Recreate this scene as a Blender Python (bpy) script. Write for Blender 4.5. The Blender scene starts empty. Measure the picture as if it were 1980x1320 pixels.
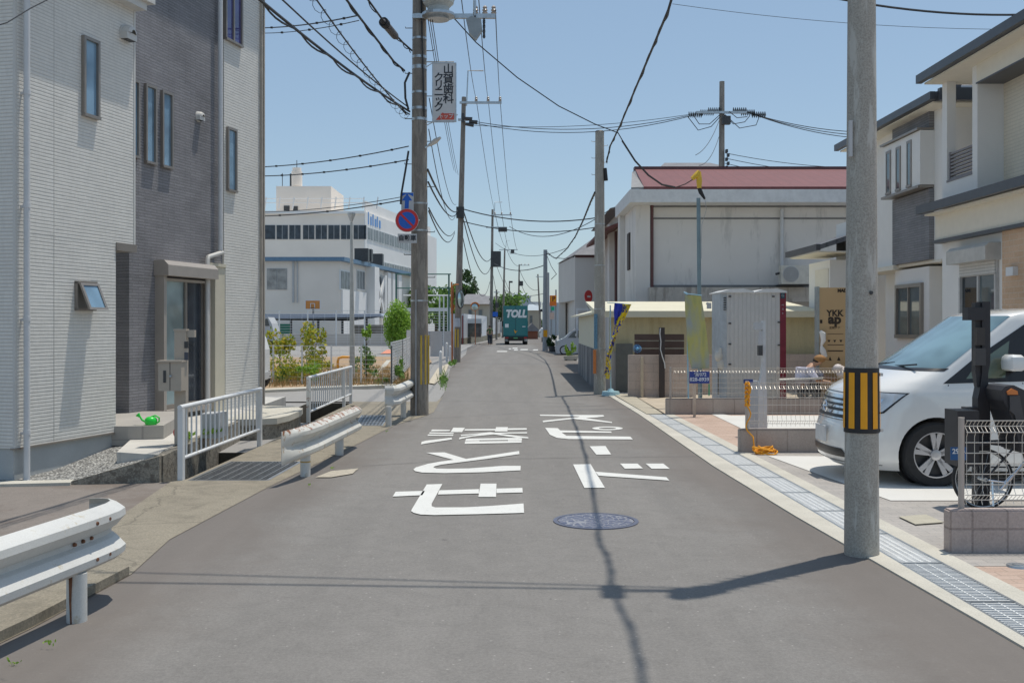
import bpy, math, random
from mathutils import Vector, Matrix
from mathutils.geometry import tessellate_polygon
R = math.radians
SC = bpy.context.scene
COL = SC.collection
# ---------------------------------------------------------------- camera, sky, sun, exposure
HC, FPX, CX, CY = 1.65, 1980.0, 990.0, 630.0
cam_d = bpy.data.cameras.new('camera')
cam_d.lens = 36.0; cam_d.sensor_width = 36.0
cam_d.shift_y = -(660 - CY) / 1980.0
cam_d.clip_end = 3000
cam = bpy.data.objects.new('camera', cam_d)
cam.location = (0, 0, HC); cam.rotation_euler = (R(90), 0, 0)
COL.objects.link(cam); SC.camera = cam
W_ = bpy.data.worlds.new('World'); SC.world = W_; W_.use_nodes = True
nt = W_.node_tree
bg = nt.nodes['Background']
sky = nt.nodes.new('ShaderNodeTexSky'); sky.sky_type = 'NISHITA'; sky.sun_disc = False
SUN_EL, SUN_AZ = 76.0, math.atan2(1.46, 1.12)      # azimuth from +Y towards +X
sky.sun_elevation = R(SUN_EL); sky.sun_rotation = SUN_AZ
sky.air_density = 1.0; sky.dust_density = .7; sky.ozone_density = 1.0; sky.altitude = 0
hz = nt.nodes.new('ShaderNodeMix'); hz.data_type = 'RGBA'; hz.inputs[0].default_value = .4; hz.inputs[7].default_value = (2.85, 4.1, 5.25, 1)   # thin even summer haze over the blue
nt.links.new(sky.outputs[0], hz.inputs[6]); nt.links.new(hz.outputs[2], bg.inputs[0]); bg.inputs[1].default_value = 0.112
sl = bpy.data.lights.new('sun', 'SUN'); sl.energy = 3.3; sl.angle = R(0.53); sl.color = (1, .94, .84)
so = bpy.data.objects.new('sun', sl); COL.objects.link(so)
ce = math.cos(R(SUN_EL))
to_sun = Vector((math.sin(SUN_AZ) * ce, math.cos(SUN_AZ) * ce, math.sin(R(SUN_EL))))
so.rotation_euler = to_sun.to_track_quat('Z', 'Y').to_euler(); so.location = (3, 3, 30)
SC.view_settings.view_transform = 'Standard'; SC.view_settings.look = 'None'
SC.view_settings.exposure = 0.12; SC.view_settings.gamma = 1.0
SC.cycles.max_bounces = 8; SC.cycles.use_denoising = True

# ---------------------------------------------------------------- helpers
def G(px, py, z=0.0):
    y = (HC - z) * FPX / (py - CY)
    return Vector(((px - CX) * y / FPX, y, z))
def P(px, py, y):
    return Vector(((px - CX) * y / FPX, y, HC - (py - CY) * y / FPX))
def PX(px, y): return (px - CX) * y / FPX
def PZ(py, y): return HC - (py - CY) * y / FPX
def tag(o, label=None, cat=None, group=None, kind=None):
    if label: o['label'] = label
    if cat: o['category'] = cat
    if group: o['group'] = group
    if kind: o['kind'] = kind
    return o
def empty(name, loc, label, cat, group=None):
    o = bpy.data.objects.new(name, None); o.location = loc; o.empty_display_size = .2
    COL.objects.link(o)
    return tag(o, label, cat, group)
def wloc(o):
    v = Vector((0, 0, 0))
    while o is not None:
        v = v + o.location; o = o.parent
    return v
class MB:
    def __init__(s): s.v = []; s.f = []; s.mi = []; s.mats = []; s.cur = 0
    def use(s, m):
        if m not in s.mats: s.mats.append(m)
        s.cur = s.mats.index(m); return s
    def add(s, vs, fs):
        b = len(s.v); s.v += [tuple(v) for v in vs]
        for f in fs: s.f.append([b + i for i in f]); s.mi.append(s.cur)
        return s
    def box(s, x0, x1, y0, y1, z0, z1):
        return s.hex([(x0, y0, z0), (x1, y0, z0), (x1, y1, z0), (x0, y1, z0), (x0, y0, z1), (x1, y0, z1), (x1, y1, z1), (x0, y1, z1)])
    def hex(s, p):
        return s.add(p, [(0, 3, 2, 1), (4, 5, 6, 7), (0, 1, 5, 4), (1, 2, 6, 5), (2, 3, 7, 6), (3, 0, 4, 7)])
    def rbox(s, c, sx, sy, sz, rot=0, up=None):
        cr, sr = math.cos(rot), math.sin(rot); p = []
        for dz in (-1, 1):
            for dx, dy in ((-1, -1), (1, -1), (1, 1), (-1, 1)):
                x, y = dx * sx / 2, dy * sy / 2
                p.append((c[0] + x * cr - y * sr, c[1] + x * sr + y * cr, c[2] + dz * sz / 2))
        return s.hex(p)
    def fbox(s, F, u0, u1, z0, z1, d0, d1):
        return s.hex([F.p(u0, z0, d0), F.p(u1, z0, d0), F.p(u1, z0, d1), F.p(u0, z0, d1), F.p(u0, z1, d0), F.p(u1, z1, d0), F.p(u1, z1, d1), F.p(u0, z1, d1)])
    def quad(s, a, b, c, d): return s.add([a, b, c, d], [(0, 1, 2, 3)])
    def prism(s, pts, off):
        n = len(pts); off = Vector(off); a = [Vector(p) for p in pts]; b = [p + off for p in a]
        tris = tessellate_polygon([a])
        fs = [tuple(t) for t in tris] + [tuple(n + i for i in reversed(t)) for t in tris]
        fs += [(i, (i + 1) % n, n + (i + 1) % n, n + i) for i in range(n)]
        return s.add(a + b, fs)
    def poly(s, pts, holes=()):
        allp = [Vector(p) for p in pts]; loops = [allp[:]]
        for h in holes: hp = [Vector(p) for p in h]; loops.append(hp); allp += hp
        return s.add(allp, [tuple(t) for t in tessellate_polygon(loops)])
    def tube(s, pts, r, n=8, cap=True, sq=False):
        pts = [Vector(p) for p in pts]; m = len(pts)
        rr = r if isinstance(r, (list, tuple)) else [r] * m
        vs = []; fs = []; prev = None
        for i, p in enumerate(pts):
            t = (pts[min(i + 1, m - 1)] - pts[max(i - 1, 0)])
            if t.length < 1e-9: t = Vector((0, 0, 1))
            t.normalize()
            if prev is None:
                a = Vector((0, 0, 1)) if abs(t.z) < .9 else Vector((1, 0, 0))
            else: a = prev
            u = (a - t * a.dot(t)); u.normalize(); w = t.cross(u); prev = u
            for k in range(n):
                an = 2 * math.pi * (k + .5) / n
                vs.append(p + u * (math.cos(an) * rr[i]) + w * (math.sin(an) * rr[i]))
        for i in range(m - 1):
            for k in range(n):
                fs.append((i * n + k, i * n + (k + 1) % n, (i + 1) * n + (k + 1) % n, (i + 1) * n + k))
        if cap: fs += [tuple(reversed(range(n))), tuple(range((m - 1) * n, m * n))]
        return s.add(vs, fs)
    def cyl(s, x, y, z0, z1, r0, r1=None, n=20):
        return s.tube([(x, y, z0), (x, y, z1)], [r0, r0 if r1 is None else r1], n)
    def lathe(s, prof, c, axis='z', n=20, cap=True):
        vs = []; m = len(prof)
        for r, h in prof:
            for k in range(n):
                a = 2 * math.pi * k / n; x, y = r * math.cos(a), r * math.sin(a)
                v = {'z': (x, y, h), 'y': (x, h, y), 'x': (h, x, y)}[axis]
                vs.append((c[0] + v[0], c[1] + v[1], c[2] + v[2]))
        fs = [(i * n + k, i * n + (k + 1) % n, (i + 1) * n + (k + 1) % n, (i + 1) * n + k) for i in range(m - 1) for k in range(n)]
        if cap: fs += [tuple(range(n)), tuple(range((m - 1) * n, m * n))]
        return s.add(vs, fs)
    def ball(s, c, rx, ry=None, rz=None, nu=14, nv=9):
        ry = ry or rx; rz = rz or rx
        vs = [(c[0], c[1], c[2] - rz)]
        for j in range(1, nv):
            t = -math.pi / 2 + math.pi * j / nv
            for k in range(nu):
                a = 2 * math.pi * k / nu
                vs.append((c[0] + rx * math.cos(t) * math.cos(a), c[1] + ry * math.cos(t) * math.sin(a), c[2] + rz * math.sin(t)))
        vs.append((c[0], c[1], c[2] + rz)); fs = []
        for k in range(nu):
            fs.append((0, 1 + (k + 1) % nu, 1 + k))
            fs.append((len(vs) - 1, 1 + (nv - 2) * nu + k, 1 + (nv - 2) * nu + (k + 1) % nu))
        for j in range(nv - 2):
            for k in range(nu):
                a = 1 + j * nu; b = a + nu
                fs.append((a + k, a + (k + 1) % nu, b + (k + 1) % nu, b + k))
        return s.add(vs, fs)
    def build(s, name, m=None, parent=None, smooth=False, base=None, fix=True):
        me = bpy.data.meshes.new(name)
        if parent is not None: org = wloc(parent)
        elif base is not None: org = Vector(base)
        else:
            n = max(1, len(s.v))
            org = Vector((sum(v[0] for v in s.v) / n, sum(v[1] for v in s.v) / n, min(v[2] for v in s.v)))
        me.from_pydata([(v[0] - org[0], v[1] - org[1], v[2] - org[2]) for v in s.v], [], s.f)
        mats = s.mats if s.mats else [m]
        for q in mats: me.materials.append(q)
        if s.mats and len(s.mats) > 1:
            for p, i in zip(me.polygons, s.mi): p.material_index = i
        me.update()
        if fix:
            import bmesh
            bm = bmesh.new(); bm.from_mesh(me); bmesh.ops.recalc_face_normals(bm, faces=bm.faces[:]); bm.to_mesh(me); bm.free()
        if smooth:
            for p in me.polygons: p.use_smooth = True
            try: me.set_sharp_from_angle(angle=R(40))
            except Exception: pass
        o = bpy.data.objects.new(name, me)
        COL.objects.link(o)
        if parent is not None: o.parent = parent
        else: o.location = org
        return o
class Fr:      # vertical wall plane: origin on the ground line, direction u, outward normal n
    def __init__(s, o, ang, flip=False):
        s.o = Vector((o[0], o[1], 0)); s.u = Vector((math.cos(ang), math.sin(ang), 0))
        s.n = Vector((s.u.y, -s.u.x, 0)); s.ang = ang
        if flip: s.n = -s.n
    def p(s, u, z, d=0): return s.o + s.u * u + s.n * d + Vector((0, 0, z))
    def ux(s, px, d=0):   # u where the plane (offset d) is seen at column px
        k = (px - CX) / FPX; o = s.o + s.n * d
        return (k * o.y - o.x) / (s.u.x - k * s.u.y)
    def zy(s, py, u, d=0):
        q = s.p(u, 0, d); return HC - (py - CY) * q.y / FPX
def copy_tree(o, parent=None):
    c = o.copy(); COL.objects.link(c)
    if parent is not None: c.parent = parent
    for ch in list(o.children): copy_tree(ch, c)
    return c
def catenary(a, b, sag, n=14):
    a = Vector(a); b = Vector(b)
    return [a.lerp(b, i / n) - Vector((0, 0, 4 * sag * (i / n) * (1 - i / n))) for i in range(n + 1)]
def text_mesh(name, body, m, parent, loc, size, rot=(R(90), 0, 0), depth=.002, align='CENTER', bold=0.0, sx=1.0, shear=0.0):
    c = bpy.data.curves.new('lettering', 'FONT'); c.body = body; c.size = size; c.extrude = depth
    c.align_x = align; c.align_y = 'CENTER'; c.offset = bold; c.shear = shear; c.resolution_u = 3
    o = bpy.data.objects.new('lettering', c); COL.objects.link(o)
    dg = bpy.context.evaluated_depsgraph_get(); dg.update()
    me = bpy.data.meshes.new_from_object(o.evaluated_get(dg))
    bpy.data.objects.remove(o); bpy.data.curves.remove(c)
    mt = Matrix.LocRotScale(Vector(loc) - (wloc(parent) if parent else Vector((0, 0, 0))), __import__('mathutils').Euler(rot), Vector((sx, 1, 1)))
    me.transform(mt); me.materials.clear(); me.materials.append(m); me.name = name
    t = bpy.data.objects.new(name, me); COL.objects.link(t)
    if parent: t.parent = parent
    return t

# ---------------------------------------------------------------- materials
def nmat(name):
    m = bpy.data.materials.new(name); m.use_nodes = True
    t = m.node_tree; b = t.nodes['Principled BSDF']; return m, t, b
def node(t, typ, **kw):
    n = t.nodes.new(typ)
    for k, v in kw.items():
        if k.startswith('i_'): n.inputs[k[2:].replace('_', ' ')].default_value = v
        else: setattr(n, k, v)
    return n
def ramp(t, src, stops):
    r = t.nodes.new('ShaderNodeValToRGB'); e = r.color_ramp.elements
    while len(e) < len(stops): e.new(0.5)
    for q, (p, c) in zip(e, stops):
        q.position = p; q.color = tuple(c) + (1,) if len(c) == 3 else c
    t.links.new(src, r.inputs[0]); return r.outputs[0]
def mixc(t, fac, a, b, mode='MIX'):
    n = t.nodes.new('ShaderNodeMix'); n.data_type = 'RGBA'; n.blend_type = mode
    for sock, v in ((n.inputs[0], fac), (n.inputs[6], a), (n.inputs[7], b)):
        if hasattr(v, 'is_linked') or hasattr(v, 'links'): t.links.new(v, sock)
        else: sock.default_value = v if isinstance(v, (int, float)) else tuple(v) + (1,)
    return n.outputs[2]
def mth(t, op, a, b=0.0):
    n = t.nodes.new('ShaderNodeMath'); n.operation = op
    for i, v in enumerate((a, b)):
        if hasattr(v, 'links'): t.links.new(v, n.inputs[i])
        else: n.inputs[i].default_value = v
    return n.outputs[0]
def coords(t): return t.nodes.new('ShaderNodeTexCoord').outputs['Object']
def noise(t, vec, scale, det=4, rough=.6, dist=0.0):
    n = t.nodes.new('ShaderNodeTexNoise'); n.inputs['Scale'].default_value = scale
    n.inputs['Detail'].default_value = det; n.inputs['Roughness'].default_value = rough
    n.inputs['Distortion'].default_value = dist
    t.links.new(vec, n.inputs['Vector']); return n.outputs['Fac']
def bump(t, b, h, strength, dist=.01):
    n = t.nodes.new('ShaderNodeBump'); n.inputs['Strength'].default_value = strength; n.inputs['Distance'].default_value = dist
    t.links.new(h, n.inputs['Height'])
    t.links.new(n.outputs[0], b.inputs['Normal']); return n
def scl(t, vec, s):
    n = t.nodes.new('ShaderNodeMapping'); n.inputs['Scale'].default_value = s; t.links.new(vec, n.inputs[0]); return n.outputs[0]
def M(name, c, rough=.6, metal=0.0, var=.12, scale=6.0, fine=0.0, bmp=0.0, bscale=60.0, stain=None, streak=False, coat=0.0):
    m, t, b = nmat(name); v = coords(t)
    c = tuple(c)
    col = ramp(t, noise(t, v, scale), [(.3, [x * (1 - var) for x in c]), (.7, [min(1, x * (1 + var)) for x in c])])
    if fine:
        col = mixc(t, fine, col, ramp(t, noise(t, v, bscale * 2, 2, .8), [(.35, [x * .5 for x in c]), (.65, [min(1, x * 1.5) for x in c])]))
    if stain:      # dirt or rust patches: (colour, amount, scale)
        vv = scl(t, v, (1, 1, .18)) if streak else v
        f = ramp(t, noise(t, vv, stain[2], 6, .7), [(.66 - .42 * stain[1] - .03, (0, 0, 0)), (.66 - .42 * stain[1] + .035, (.9,) * 3)])
        col = mixc(t, f, col, stain[0])
    t.links.new(col, b.inputs['Base Color']); b.inputs['Roughness'].default_value = rough; b.inputs['Metallic'].default_value = metal
    if coat: b.inputs['Coat Weight'].default_value = coat; b.inputs['Coat Roughness'].default_value = .05
    if bmp: bump(t, b, noise(t, v, bscale, 5), bmp, .01)
    return m
def M_glass(name, c, rough=.04, spec=.8):
    m, t, b = nmat(name); v = coords(t)
    col = ramp(t, noise(t, v, 1.7, 2), [(.35, [x * .7 for x in c]), (.65, [x * 1.3 for x in c])])
    t.links.new(col, b.inputs['Base Color']); b.inputs['Roughness'].default_value = rough
    b.inputs['Specular IOR Level'].default_value = spec; b.inputs['IOR'].default_value = 1.6
    bump(t, b, noise(t, v, 1.2, 1), .04, .05)
    return m
def M_brick(name, ang, bw, bh, c1, c2, mortar, msize=.01, rough=.8, bs=.4, off=.5, squash=1.0, fl=False, fine=.3, shift=(0, 0, 0)):
    m, t, b = nmat(name); v = coords(t)
    mp = t.nodes.new('ShaderNodeMapping'); mp.vector_type = 'TEXTURE'; mp.inputs['Rotation'].default_value = (0, 0, ang); t.links.new(v, mp.inputs[0])
    sep = t.nodes.new('ShaderNodeSeparateXYZ'); t.links.new(mp.outputs[0], sep.inputs[0])
    cm = t.nodes.new('ShaderNodeCombineXYZ')
    t.links.new(mth(t, 'ADD', sep.outputs[0], shift[0]), cm.inputs[0]); t.links.new(mth(t, 'ADD', sep.outputs[1 if fl else 2], shift[1]), cm.inputs[1])
    br = t.nodes.new('ShaderNodeTexBrick'); br.offset = off
    t.links.new(cm.outputs[0], br.inputs['Vector'])
    br.inputs['Scale'].default_value = 1; br.inputs['Brick Width'].default_value = bw; br.inputs['Row Height'].default_value = bh
    br.inputs['Mortar Size'].default_value = msize; br.inputs['Mortar Smooth'].default_value = .1
    br.inputs['Color1'].default_value = tuple(c1) + (1,); br.inputs['Color2'].default_value = tuple(c2) + (1,); br.inputs['Mortar'].default_value = tuple(mortar) + (1,)
    n1 = noise(t, v, 60, 5, .75)
    col = mixc(t, fine, br.outputs['Color'], ramp(t, n1, [(.3, [x * .35 for x in c1]), (.7, [min(1, x * 1.7) for x in c1])]))
    col = mixc(t, .25, col, ramp(t, noise(t, v, 1.3, 4), [(.3, [x * .6 for x in c1]), (.7, [min(1, x * 1.4) for x in c2])]))
    t.links.new(col, b.inputs['Base Color']); b.inputs['Roughness'].default_value = rough
    h = mth(t, 'ADD', mth(t, 'MULTIPLY', br.outputs['Fac'], -1.0), mth(t, 'MULTIPLY', n1, .5))
    bump(t, b, h, bs, .01)
    return m
def M_rib(name, c, period, rough=.6, axis='z', ang=0, depth=.5, dark=.62, width=.25, var=.06, stain=None):
    m, t, b = nmat(name); v = coords(t)
    mp = t.nodes.new('ShaderNodeMapping'); mp.vector_type = 'TEXTURE'; mp.inputs['Rotation'].default_value = (0, 0, ang); t.links.new(v, mp.inputs[0])
    sep = t.nodes.new('ShaderNodeSeparateXYZ'); t.links.new(mp.outputs[0], sep.inputs[0])
    s = sep.outputs[{'x': 0, 'y': 1, 'z': 2}[axis]]
    wob = mth(t, 'MULTIPLY', noise(t, scl(t, v, (3, 3, 30)) if axis == 'z' else v, 2, 3), .012 if axis == 'z' else .004)
    fr = mth(t, 'FRACT', mth(t, 'DIVIDE', mth(t, 'ADD', mth(t, 'ADD', s, 100), wob), period))
    g = ramp(t, fr, [(0, (0, 0, 0)), (width * .5, (.3,) * 3), (width, (1, 1, 1)), (.9, (1, 1, 1)), (1, (0, 0, 0))])
    n1 = noise(t, v, 2.0, 5); n2 = noise(t, scl(t, v, (1, 1, .3)), 25, 4, .7)
    base = ramp(t, n1, [(.3, [x * (1 - var) for x in c]), (.7, [min(1, x * (1 + var)) for x in c])])
    base = mixc(t, .18, base, ramp(t, n2, [(.3, [x * .6 for x in c]), (.7, [min(1, x * 1.35) for x in c])]))
    if stain:
        f = ramp(t, noise(t, scl(t, v, (1, 1, .2)), stain[2], 6, .7), [(.66 - .42 * stain[1] - .05, (0, 0, 0)), (.66 - .42 * stain[1] + .06, (.7,) * 3)])
        base = mixc(t, f, base, stain[0])
    col = mixc(t, g, [x * dark for x in c], base)
    t.links.new(col, b.inputs['Base Color']); b.inputs['Roughness'].default_value = rough
    bump(t, b, mth(t, 'ADD', g, mth(t, 'MULTIPLY', n2, .4)), depth, .008)
    return m
def M_asphalt(name, c, spk=.35, patch=.12, tint=None):
    m, t, b = nmat(name); v = coords(t)
    col = ramp(t, noise(t, v, .35, 6, .65), [(.3, [x * (1 - patch) for x in c]), (.7, [x * (1 + patch) for x in c])])
    col = mixc(t, spk, col, ramp(t, noise(t, v, 95, 3, .9), [(.3, [x * .3 for x in c]), (.5, c), (.72, [min(1, x * 2.3) for x in c])]))
    col = mixc(t, .42, col, ramp(t, noise(t, v, 42, 4, .85), [(.35, [x * .5 for x in c]), (.5, c), (.66, [min(1, x * 1.6) for x in c])]))
    col = mixc(t, .35, col, ramp(t, noise(t, v, 4.5, 7, .75, .8), [(.38, [x * .78 for x in c]), (.5, c), (.62, [min(1, x * 1.15) for x in c])]))
    if tint: col = mixc(t, ramp(t, noise(t, v, .9, 6, .7, .4), [(.48, (0, 0, 0)), (.62, (.7,) * 3)]), col, tint)
    vo = t.nodes.new('ShaderNodeTexVoronoi'); vo.inputs['Scale'].default_value = 11; t.links.new(v, vo.inputs['Vector'])
    col = mixc(t, ramp(t, vo.outputs['Distance'], [(.0, (.75,) * 3), (.07, (.6,) * 3), (.09, (0, 0, 0))]), col, [min(1, x * 1.9) for x in c])
    dk = ramp(t, noise(t, v, 3.1, 8, .8, 1.2), [(.26, (.62,) * 3), (.36, (1, 1, 1))])
    col = mixc(t, 1.0, col, dk, 'MULTIPLY')
    t.links.new(col, b.inputs['Base Color']); b.inputs['Roughness'].default_value = .88
    bump(t, b, noise(t, v, 120, 4, .8), .35, .004)
    return m
def M_crack(name, c, grout=(.3, .3, .3)):
    m, t, b = nmat(name); v = coords(t)
    col = ramp(t, noise(t, v, .9, 8, .75, .6), [(.25, [x * .55 for x in c]), (.5, c), (.75, [min(1, x * 1.25) for x in c])])
    col = mixc(t, .4, col, ramp(t, noise(t, v, 55, 4, .85), [(.35, [x * .25 for x in c]), (.65, [min(1, x * 1.9) for x in c])]))
    vo = t.nodes.new('ShaderNodeTexVoronoi'); vo.feature = 'DISTANCE_TO_EDGE'; vo.inputs['Scale'].default_value = .55; t.links.new(mixc(t, .25, v, noise(t, v, 3, 5)), vo.inputs['Vector'])
    col = mixc(t, ramp(t, vo.outputs['Distance'], [(.0, (.7,) * 3), (.006, (0, 0, 0))]), col, [x * .35 for x in c])
    col = mixc(t, ramp(t, noise(t, v, 2.2, 7, .8, 1.), [(.50, (0, 0, 0)), (.62, (.6,) * 3)]), col, [x * .62 for x in c])
    t.links.new(col, b.inputs['Base Color']); b.inputs['Roughness'].default_value = .9
    bump(t, b, noise(t, v, 45, 6, .8), .5, .008); return m
def M_gravel(name, c):
    m, t, b = nmat(name); v = coords(t)
    vo = t.nodes.new('ShaderNodeTexVoronoi'); vo.inputs['Scale'].default_value = 38; t.links.new(v, vo.inputs['Vector'])
    hs = t.nodes.new('ShaderNodeSeparateColor'); t.links.new(vo.outputs['Color'], hs.inputs[0])
    col = ramp(t, hs.outputs[0], [(0, [x * .5 for x in c]), (.6, c), (1, [min(1, x * 1.7) for x in c])])
    col = mixc(t, ramp(t, vo.outputs['Distance'], [(.3, (0, 0, 0)), (.75, (.8,) * 3)]), col, (.05, .05, .05))
    t.links.new(col, b.inputs['Base Color']); b.inputs['Roughness'].default_value = .85
    bump(t, b, mth(t, 'MULTIPLY', vo.outputs['Distance'], -1.0), 1.0, .03); return m
def M_leaf(name, c1, c2, c3=None):
    m, t, b = nmat(name); v = coords(t)
    g = t.nodes.new('ShaderNodeNewGeometry')
    st = [(0, c1), (.6, c2)] + ([(1, c3)] if c3 else [(1, [min(1, x * 1.3) for x in c2])])
    col = ramp(t, g.outputs['Random Per Island'], st)
    t.links.new(col, b.inputs['Base Color']); b.inputs['Roughness'].default_value = .55
    b.inputs['Transmission Weight'].default_value = 0.0
    tr = t.nodes.new('ShaderNodeBsdfTranslucent'); t.links.new(col, tr.inputs[0])
    mx = t.nodes.new('ShaderNodeMixShader'); mx.inputs[0].default_value = .35
    out = t.nodes['Material Output']
    t.links.new(b.outputs[0], mx.inputs[1]); t.links.new(tr.outputs[0], mx.inputs[2]); t.links.new(mx.outputs[0], out.inputs[0])
    return m
HA = math.atan2(1, .247)        # direction of the left house's street wall
def M_road():
    m = M_asphalt('road asphalt', (.190, .180, .168), .45, .12); t = m.node_tree; b = t.nodes['Principled BSDF']; v = coords(t)
    old = b.inputs['Base Color'].links[0].from_socket
    sp = t.nodes.new('ShaderNodeSeparateXYZ'); t.links.new(v, sp.inputs[0])
    e = mth(t, 'ABSOLUTE', mth(t, 'ADD', sp.outputs[0], 0.05))
    e = mth(t, 'ADD', e, mth(t, 'MULTIPLY', noise(t, v, .8, 6, .7, .5), 1.6))
    f = ramp(t, mth(t, 'MULTIPLY', e, .2), [(.46, (0, 0, 0)), (.60, (.75,) * 3)])
    c = mixc(t, f, old, (.145, .126, .112))
    w = noise(t, scl(t, v, (1.6, .12, 1)), 1.2, 4, .6)      # faint lengthwise wheel wear
    c = mixc(t, 1.0, c, ramp(t, w, [(.35, (.93,) * 3), (.65, (1.06,) * 3)]), 'MULTIPLY')
    st = noise(t, v, 7, 3, .6); c = mixc(t, ramp(t, st, [(.24, (.8,) * 3), (.30, (0, 0, 0))]), c, (.10, .095, .09))
    t.links.new(c, b.inputs['Base Color']); return m
m_road = M_road()
m_oldroad = M_asphalt('old brownish asphalt', (.20, .175, .155), .55, .25, (.15, .12, .10))
m_yard = M_asphalt('yard asphalt', (.28, .272, .26), .3, .1)
m_conc = M_crack('weathered concrete', (.25, .222, .172))
m_kerb = M('pale kerb concrete', (.50, .475, .41), .85, var=.14, scale=2, fine=.25, bmp=.3)
m_newconc = M('new pale concrete', (.62, .61, .58), .8, var=.05, scale=1.5, fine=.12, bmp=.1)
m_ditch = M_crack('shade-darkened ditch concrete', (.10, .085, .06))  # shade inside the channel is put into this dark colour
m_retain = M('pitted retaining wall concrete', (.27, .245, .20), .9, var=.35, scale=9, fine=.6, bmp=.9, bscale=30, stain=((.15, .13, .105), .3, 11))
m_gravel = M_gravel('grey gravel', (.46, .455, .43))
m_paint = M('white road paint', (.66, .66, .63), .7, var=.05, scale=3, fine=.15, stain=((.50, .50, .48), .12, 22))
m_white = M('white painted steel', (.70, .71, .71), .4, var=.05, stain=((.50, .46, .40), .02, 9))
m_rusty = M('rusting white painted steel', (.66, .66, .63), .45, var=.07, stain=((.24, .085, .03), .20, 8))
m_rail = M('weathered white guardrail paint', (.60, .60, .575), .5, var=.1, scale=3, stain=((.48, .44, .35), .14, 6), fine=.12, bmp=.05)
def M_edge_rust():
    m = M('rust-edged guardrail paint', (.60, .59, .54), .5, var=.1, scale=3, stain=((.42, .30, .18), .10, 9), fine=.1); t = m.node_tree; b = t.nodes['Principled BSDF']; v = coords(t)
    old = b.inputs['Base Color'].links[0].from_socket; sp = t.nodes.new('ShaderNodeSeparateXYZ'); t.links.new(v, sp.inputs[0])
    e = mth(t, 'ADD', mth(t, 'MULTIPLY', mth(t, 'SUBTRACT', sp.outputs[2], .47), 2.6), noise(t, v, 11, 6, .75))
    t.links.new(mixc(t, ramp(t, e, [(.71, (0, 0, 0)), (.75, (1, 1, 1))]), old, (.27, .11, .05)), b.inputs['Base Color']); return m
m_rustbeam = M_edge_rust()
m_rust = M('rust', (.17, .075, .04), .9, var=.4, scale=20, bmp=.3)
m_pole = M('grey concrete pole', (.37, .35, .31), .85, var=.14, scale=3, fine=.4, bmp=.25, bscale=40, stain=((.50, .49, .45), .2, 9), streak=True)
m_dpole = M('brown grey old pole', (.225, .20, .175), .85, var=.2, scale=2.5, fine=.3, bmp=.2, bscale=40, stain=((.32, .29, .25), .3, 7), streak=True)
m_gpole = M('blue grey pole', (.30, .32, .34), .7, var=.1, scale=3, fine=.2)
m_black = M('black rubber', (.02, .02, .022), .6, var=.3)
m_dark = M('dark grey metal', (.05, .052, .055), .5, var=.2)
m_cable = M('cable sheath', (.03, .032, .035), .6, var=.2)
m_steel = M('galvanised steel', (.48, .51, .53), .32, .75, var=.18, scale=12, fine=.15)
m_steelb = M('bright galvanised grating', (.66, .67, .66), .6, .0, var=.15, scale=22, fine=.3)
m_iron = M('dark grating bars', (.30, .31, .32), .4, .6, var=.25, scale=12)
m_yel = M('yellow marking', (.84, .37, .006), .5, var=.06)
m_grey = M('light grey plastic', (.48, .49, .50), .5, var=.05)
m_dpipe = M('downpipe plastic', (.60, .61, .62), .4, var=.04)
m_insul = M('brown porcelain', (.42, .36, .31), .25, var=.2)
m_red = M('sign red', (.60, .03, .03), .4, var=.04)
m_blue = M('sign blue', (.01, .12, .55), .4, var=.04)
m_sgrey = M('weathered sign plate', (.52, .53, .54), .5, var=.08)
m_ink = M('dark sign ink', (.03, .035, .07), .6, var=.05)
m_orange = M('orange paint', (.62, .20, .05), .5, var=.1)
m_alum = M('bronze aluminium', (.30, .27, .24), .4, .4, var=.05)
m_green = M('bright green plastic', (.02, .62, .06), .35, var=.05)
m_wglass = M_glass('window glass', (.05, .08, .11))
m_curt = M('pale curtain', (.55, .58, .58), .8, var=.2, scale=5)
# ================================================================ THE SETTING
# drain channel openings on the left (the ground has real holes here)
HOLE1 = [(-3.53, 11.02), (-3.50, 13.6), (-4.0, 13.6), (-3.86, 11.02)]
HOLE2 = [(-3.46, 17.75), (-3.46, 22.3), (-4.45, 22.3), (-4.35, 17.75)]
PITS = [[G(366, 929), G(517, 929), G(582, 893), G(446, 893)], [G(688, 823), G(738, 823), G(752, 803), G(700, 803)]]
def rect(x0, x1, y0, y1, z): return [(x0, y0, z), (x1, y0, z), (x1, y1, z), (x0, y1, z)]
H1 = [(x, y, -.03) for x, y in HOLE1]; H2 = [(x, y, -.03) for x, y in HOLE2]
P1 = [(p[0], p[1], -.03) for p in PITS[0]]; P2 = [(p[0], p[1], -.03) for p in PITS[1]]
b = MB(); b.poly(rect(-900, 900, -60, 1800, -.03), [H1, H2, P1, P2])
tag(b.build('ground', m_yard, fix=False), kind='structure')
b = MB()
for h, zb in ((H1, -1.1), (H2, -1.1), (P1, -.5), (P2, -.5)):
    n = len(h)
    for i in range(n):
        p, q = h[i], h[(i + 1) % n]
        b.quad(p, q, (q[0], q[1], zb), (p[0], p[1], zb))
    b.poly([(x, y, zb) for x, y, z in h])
tag(b.build('drain_channel', m_ditch, fix=False), kind='structure')
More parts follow.
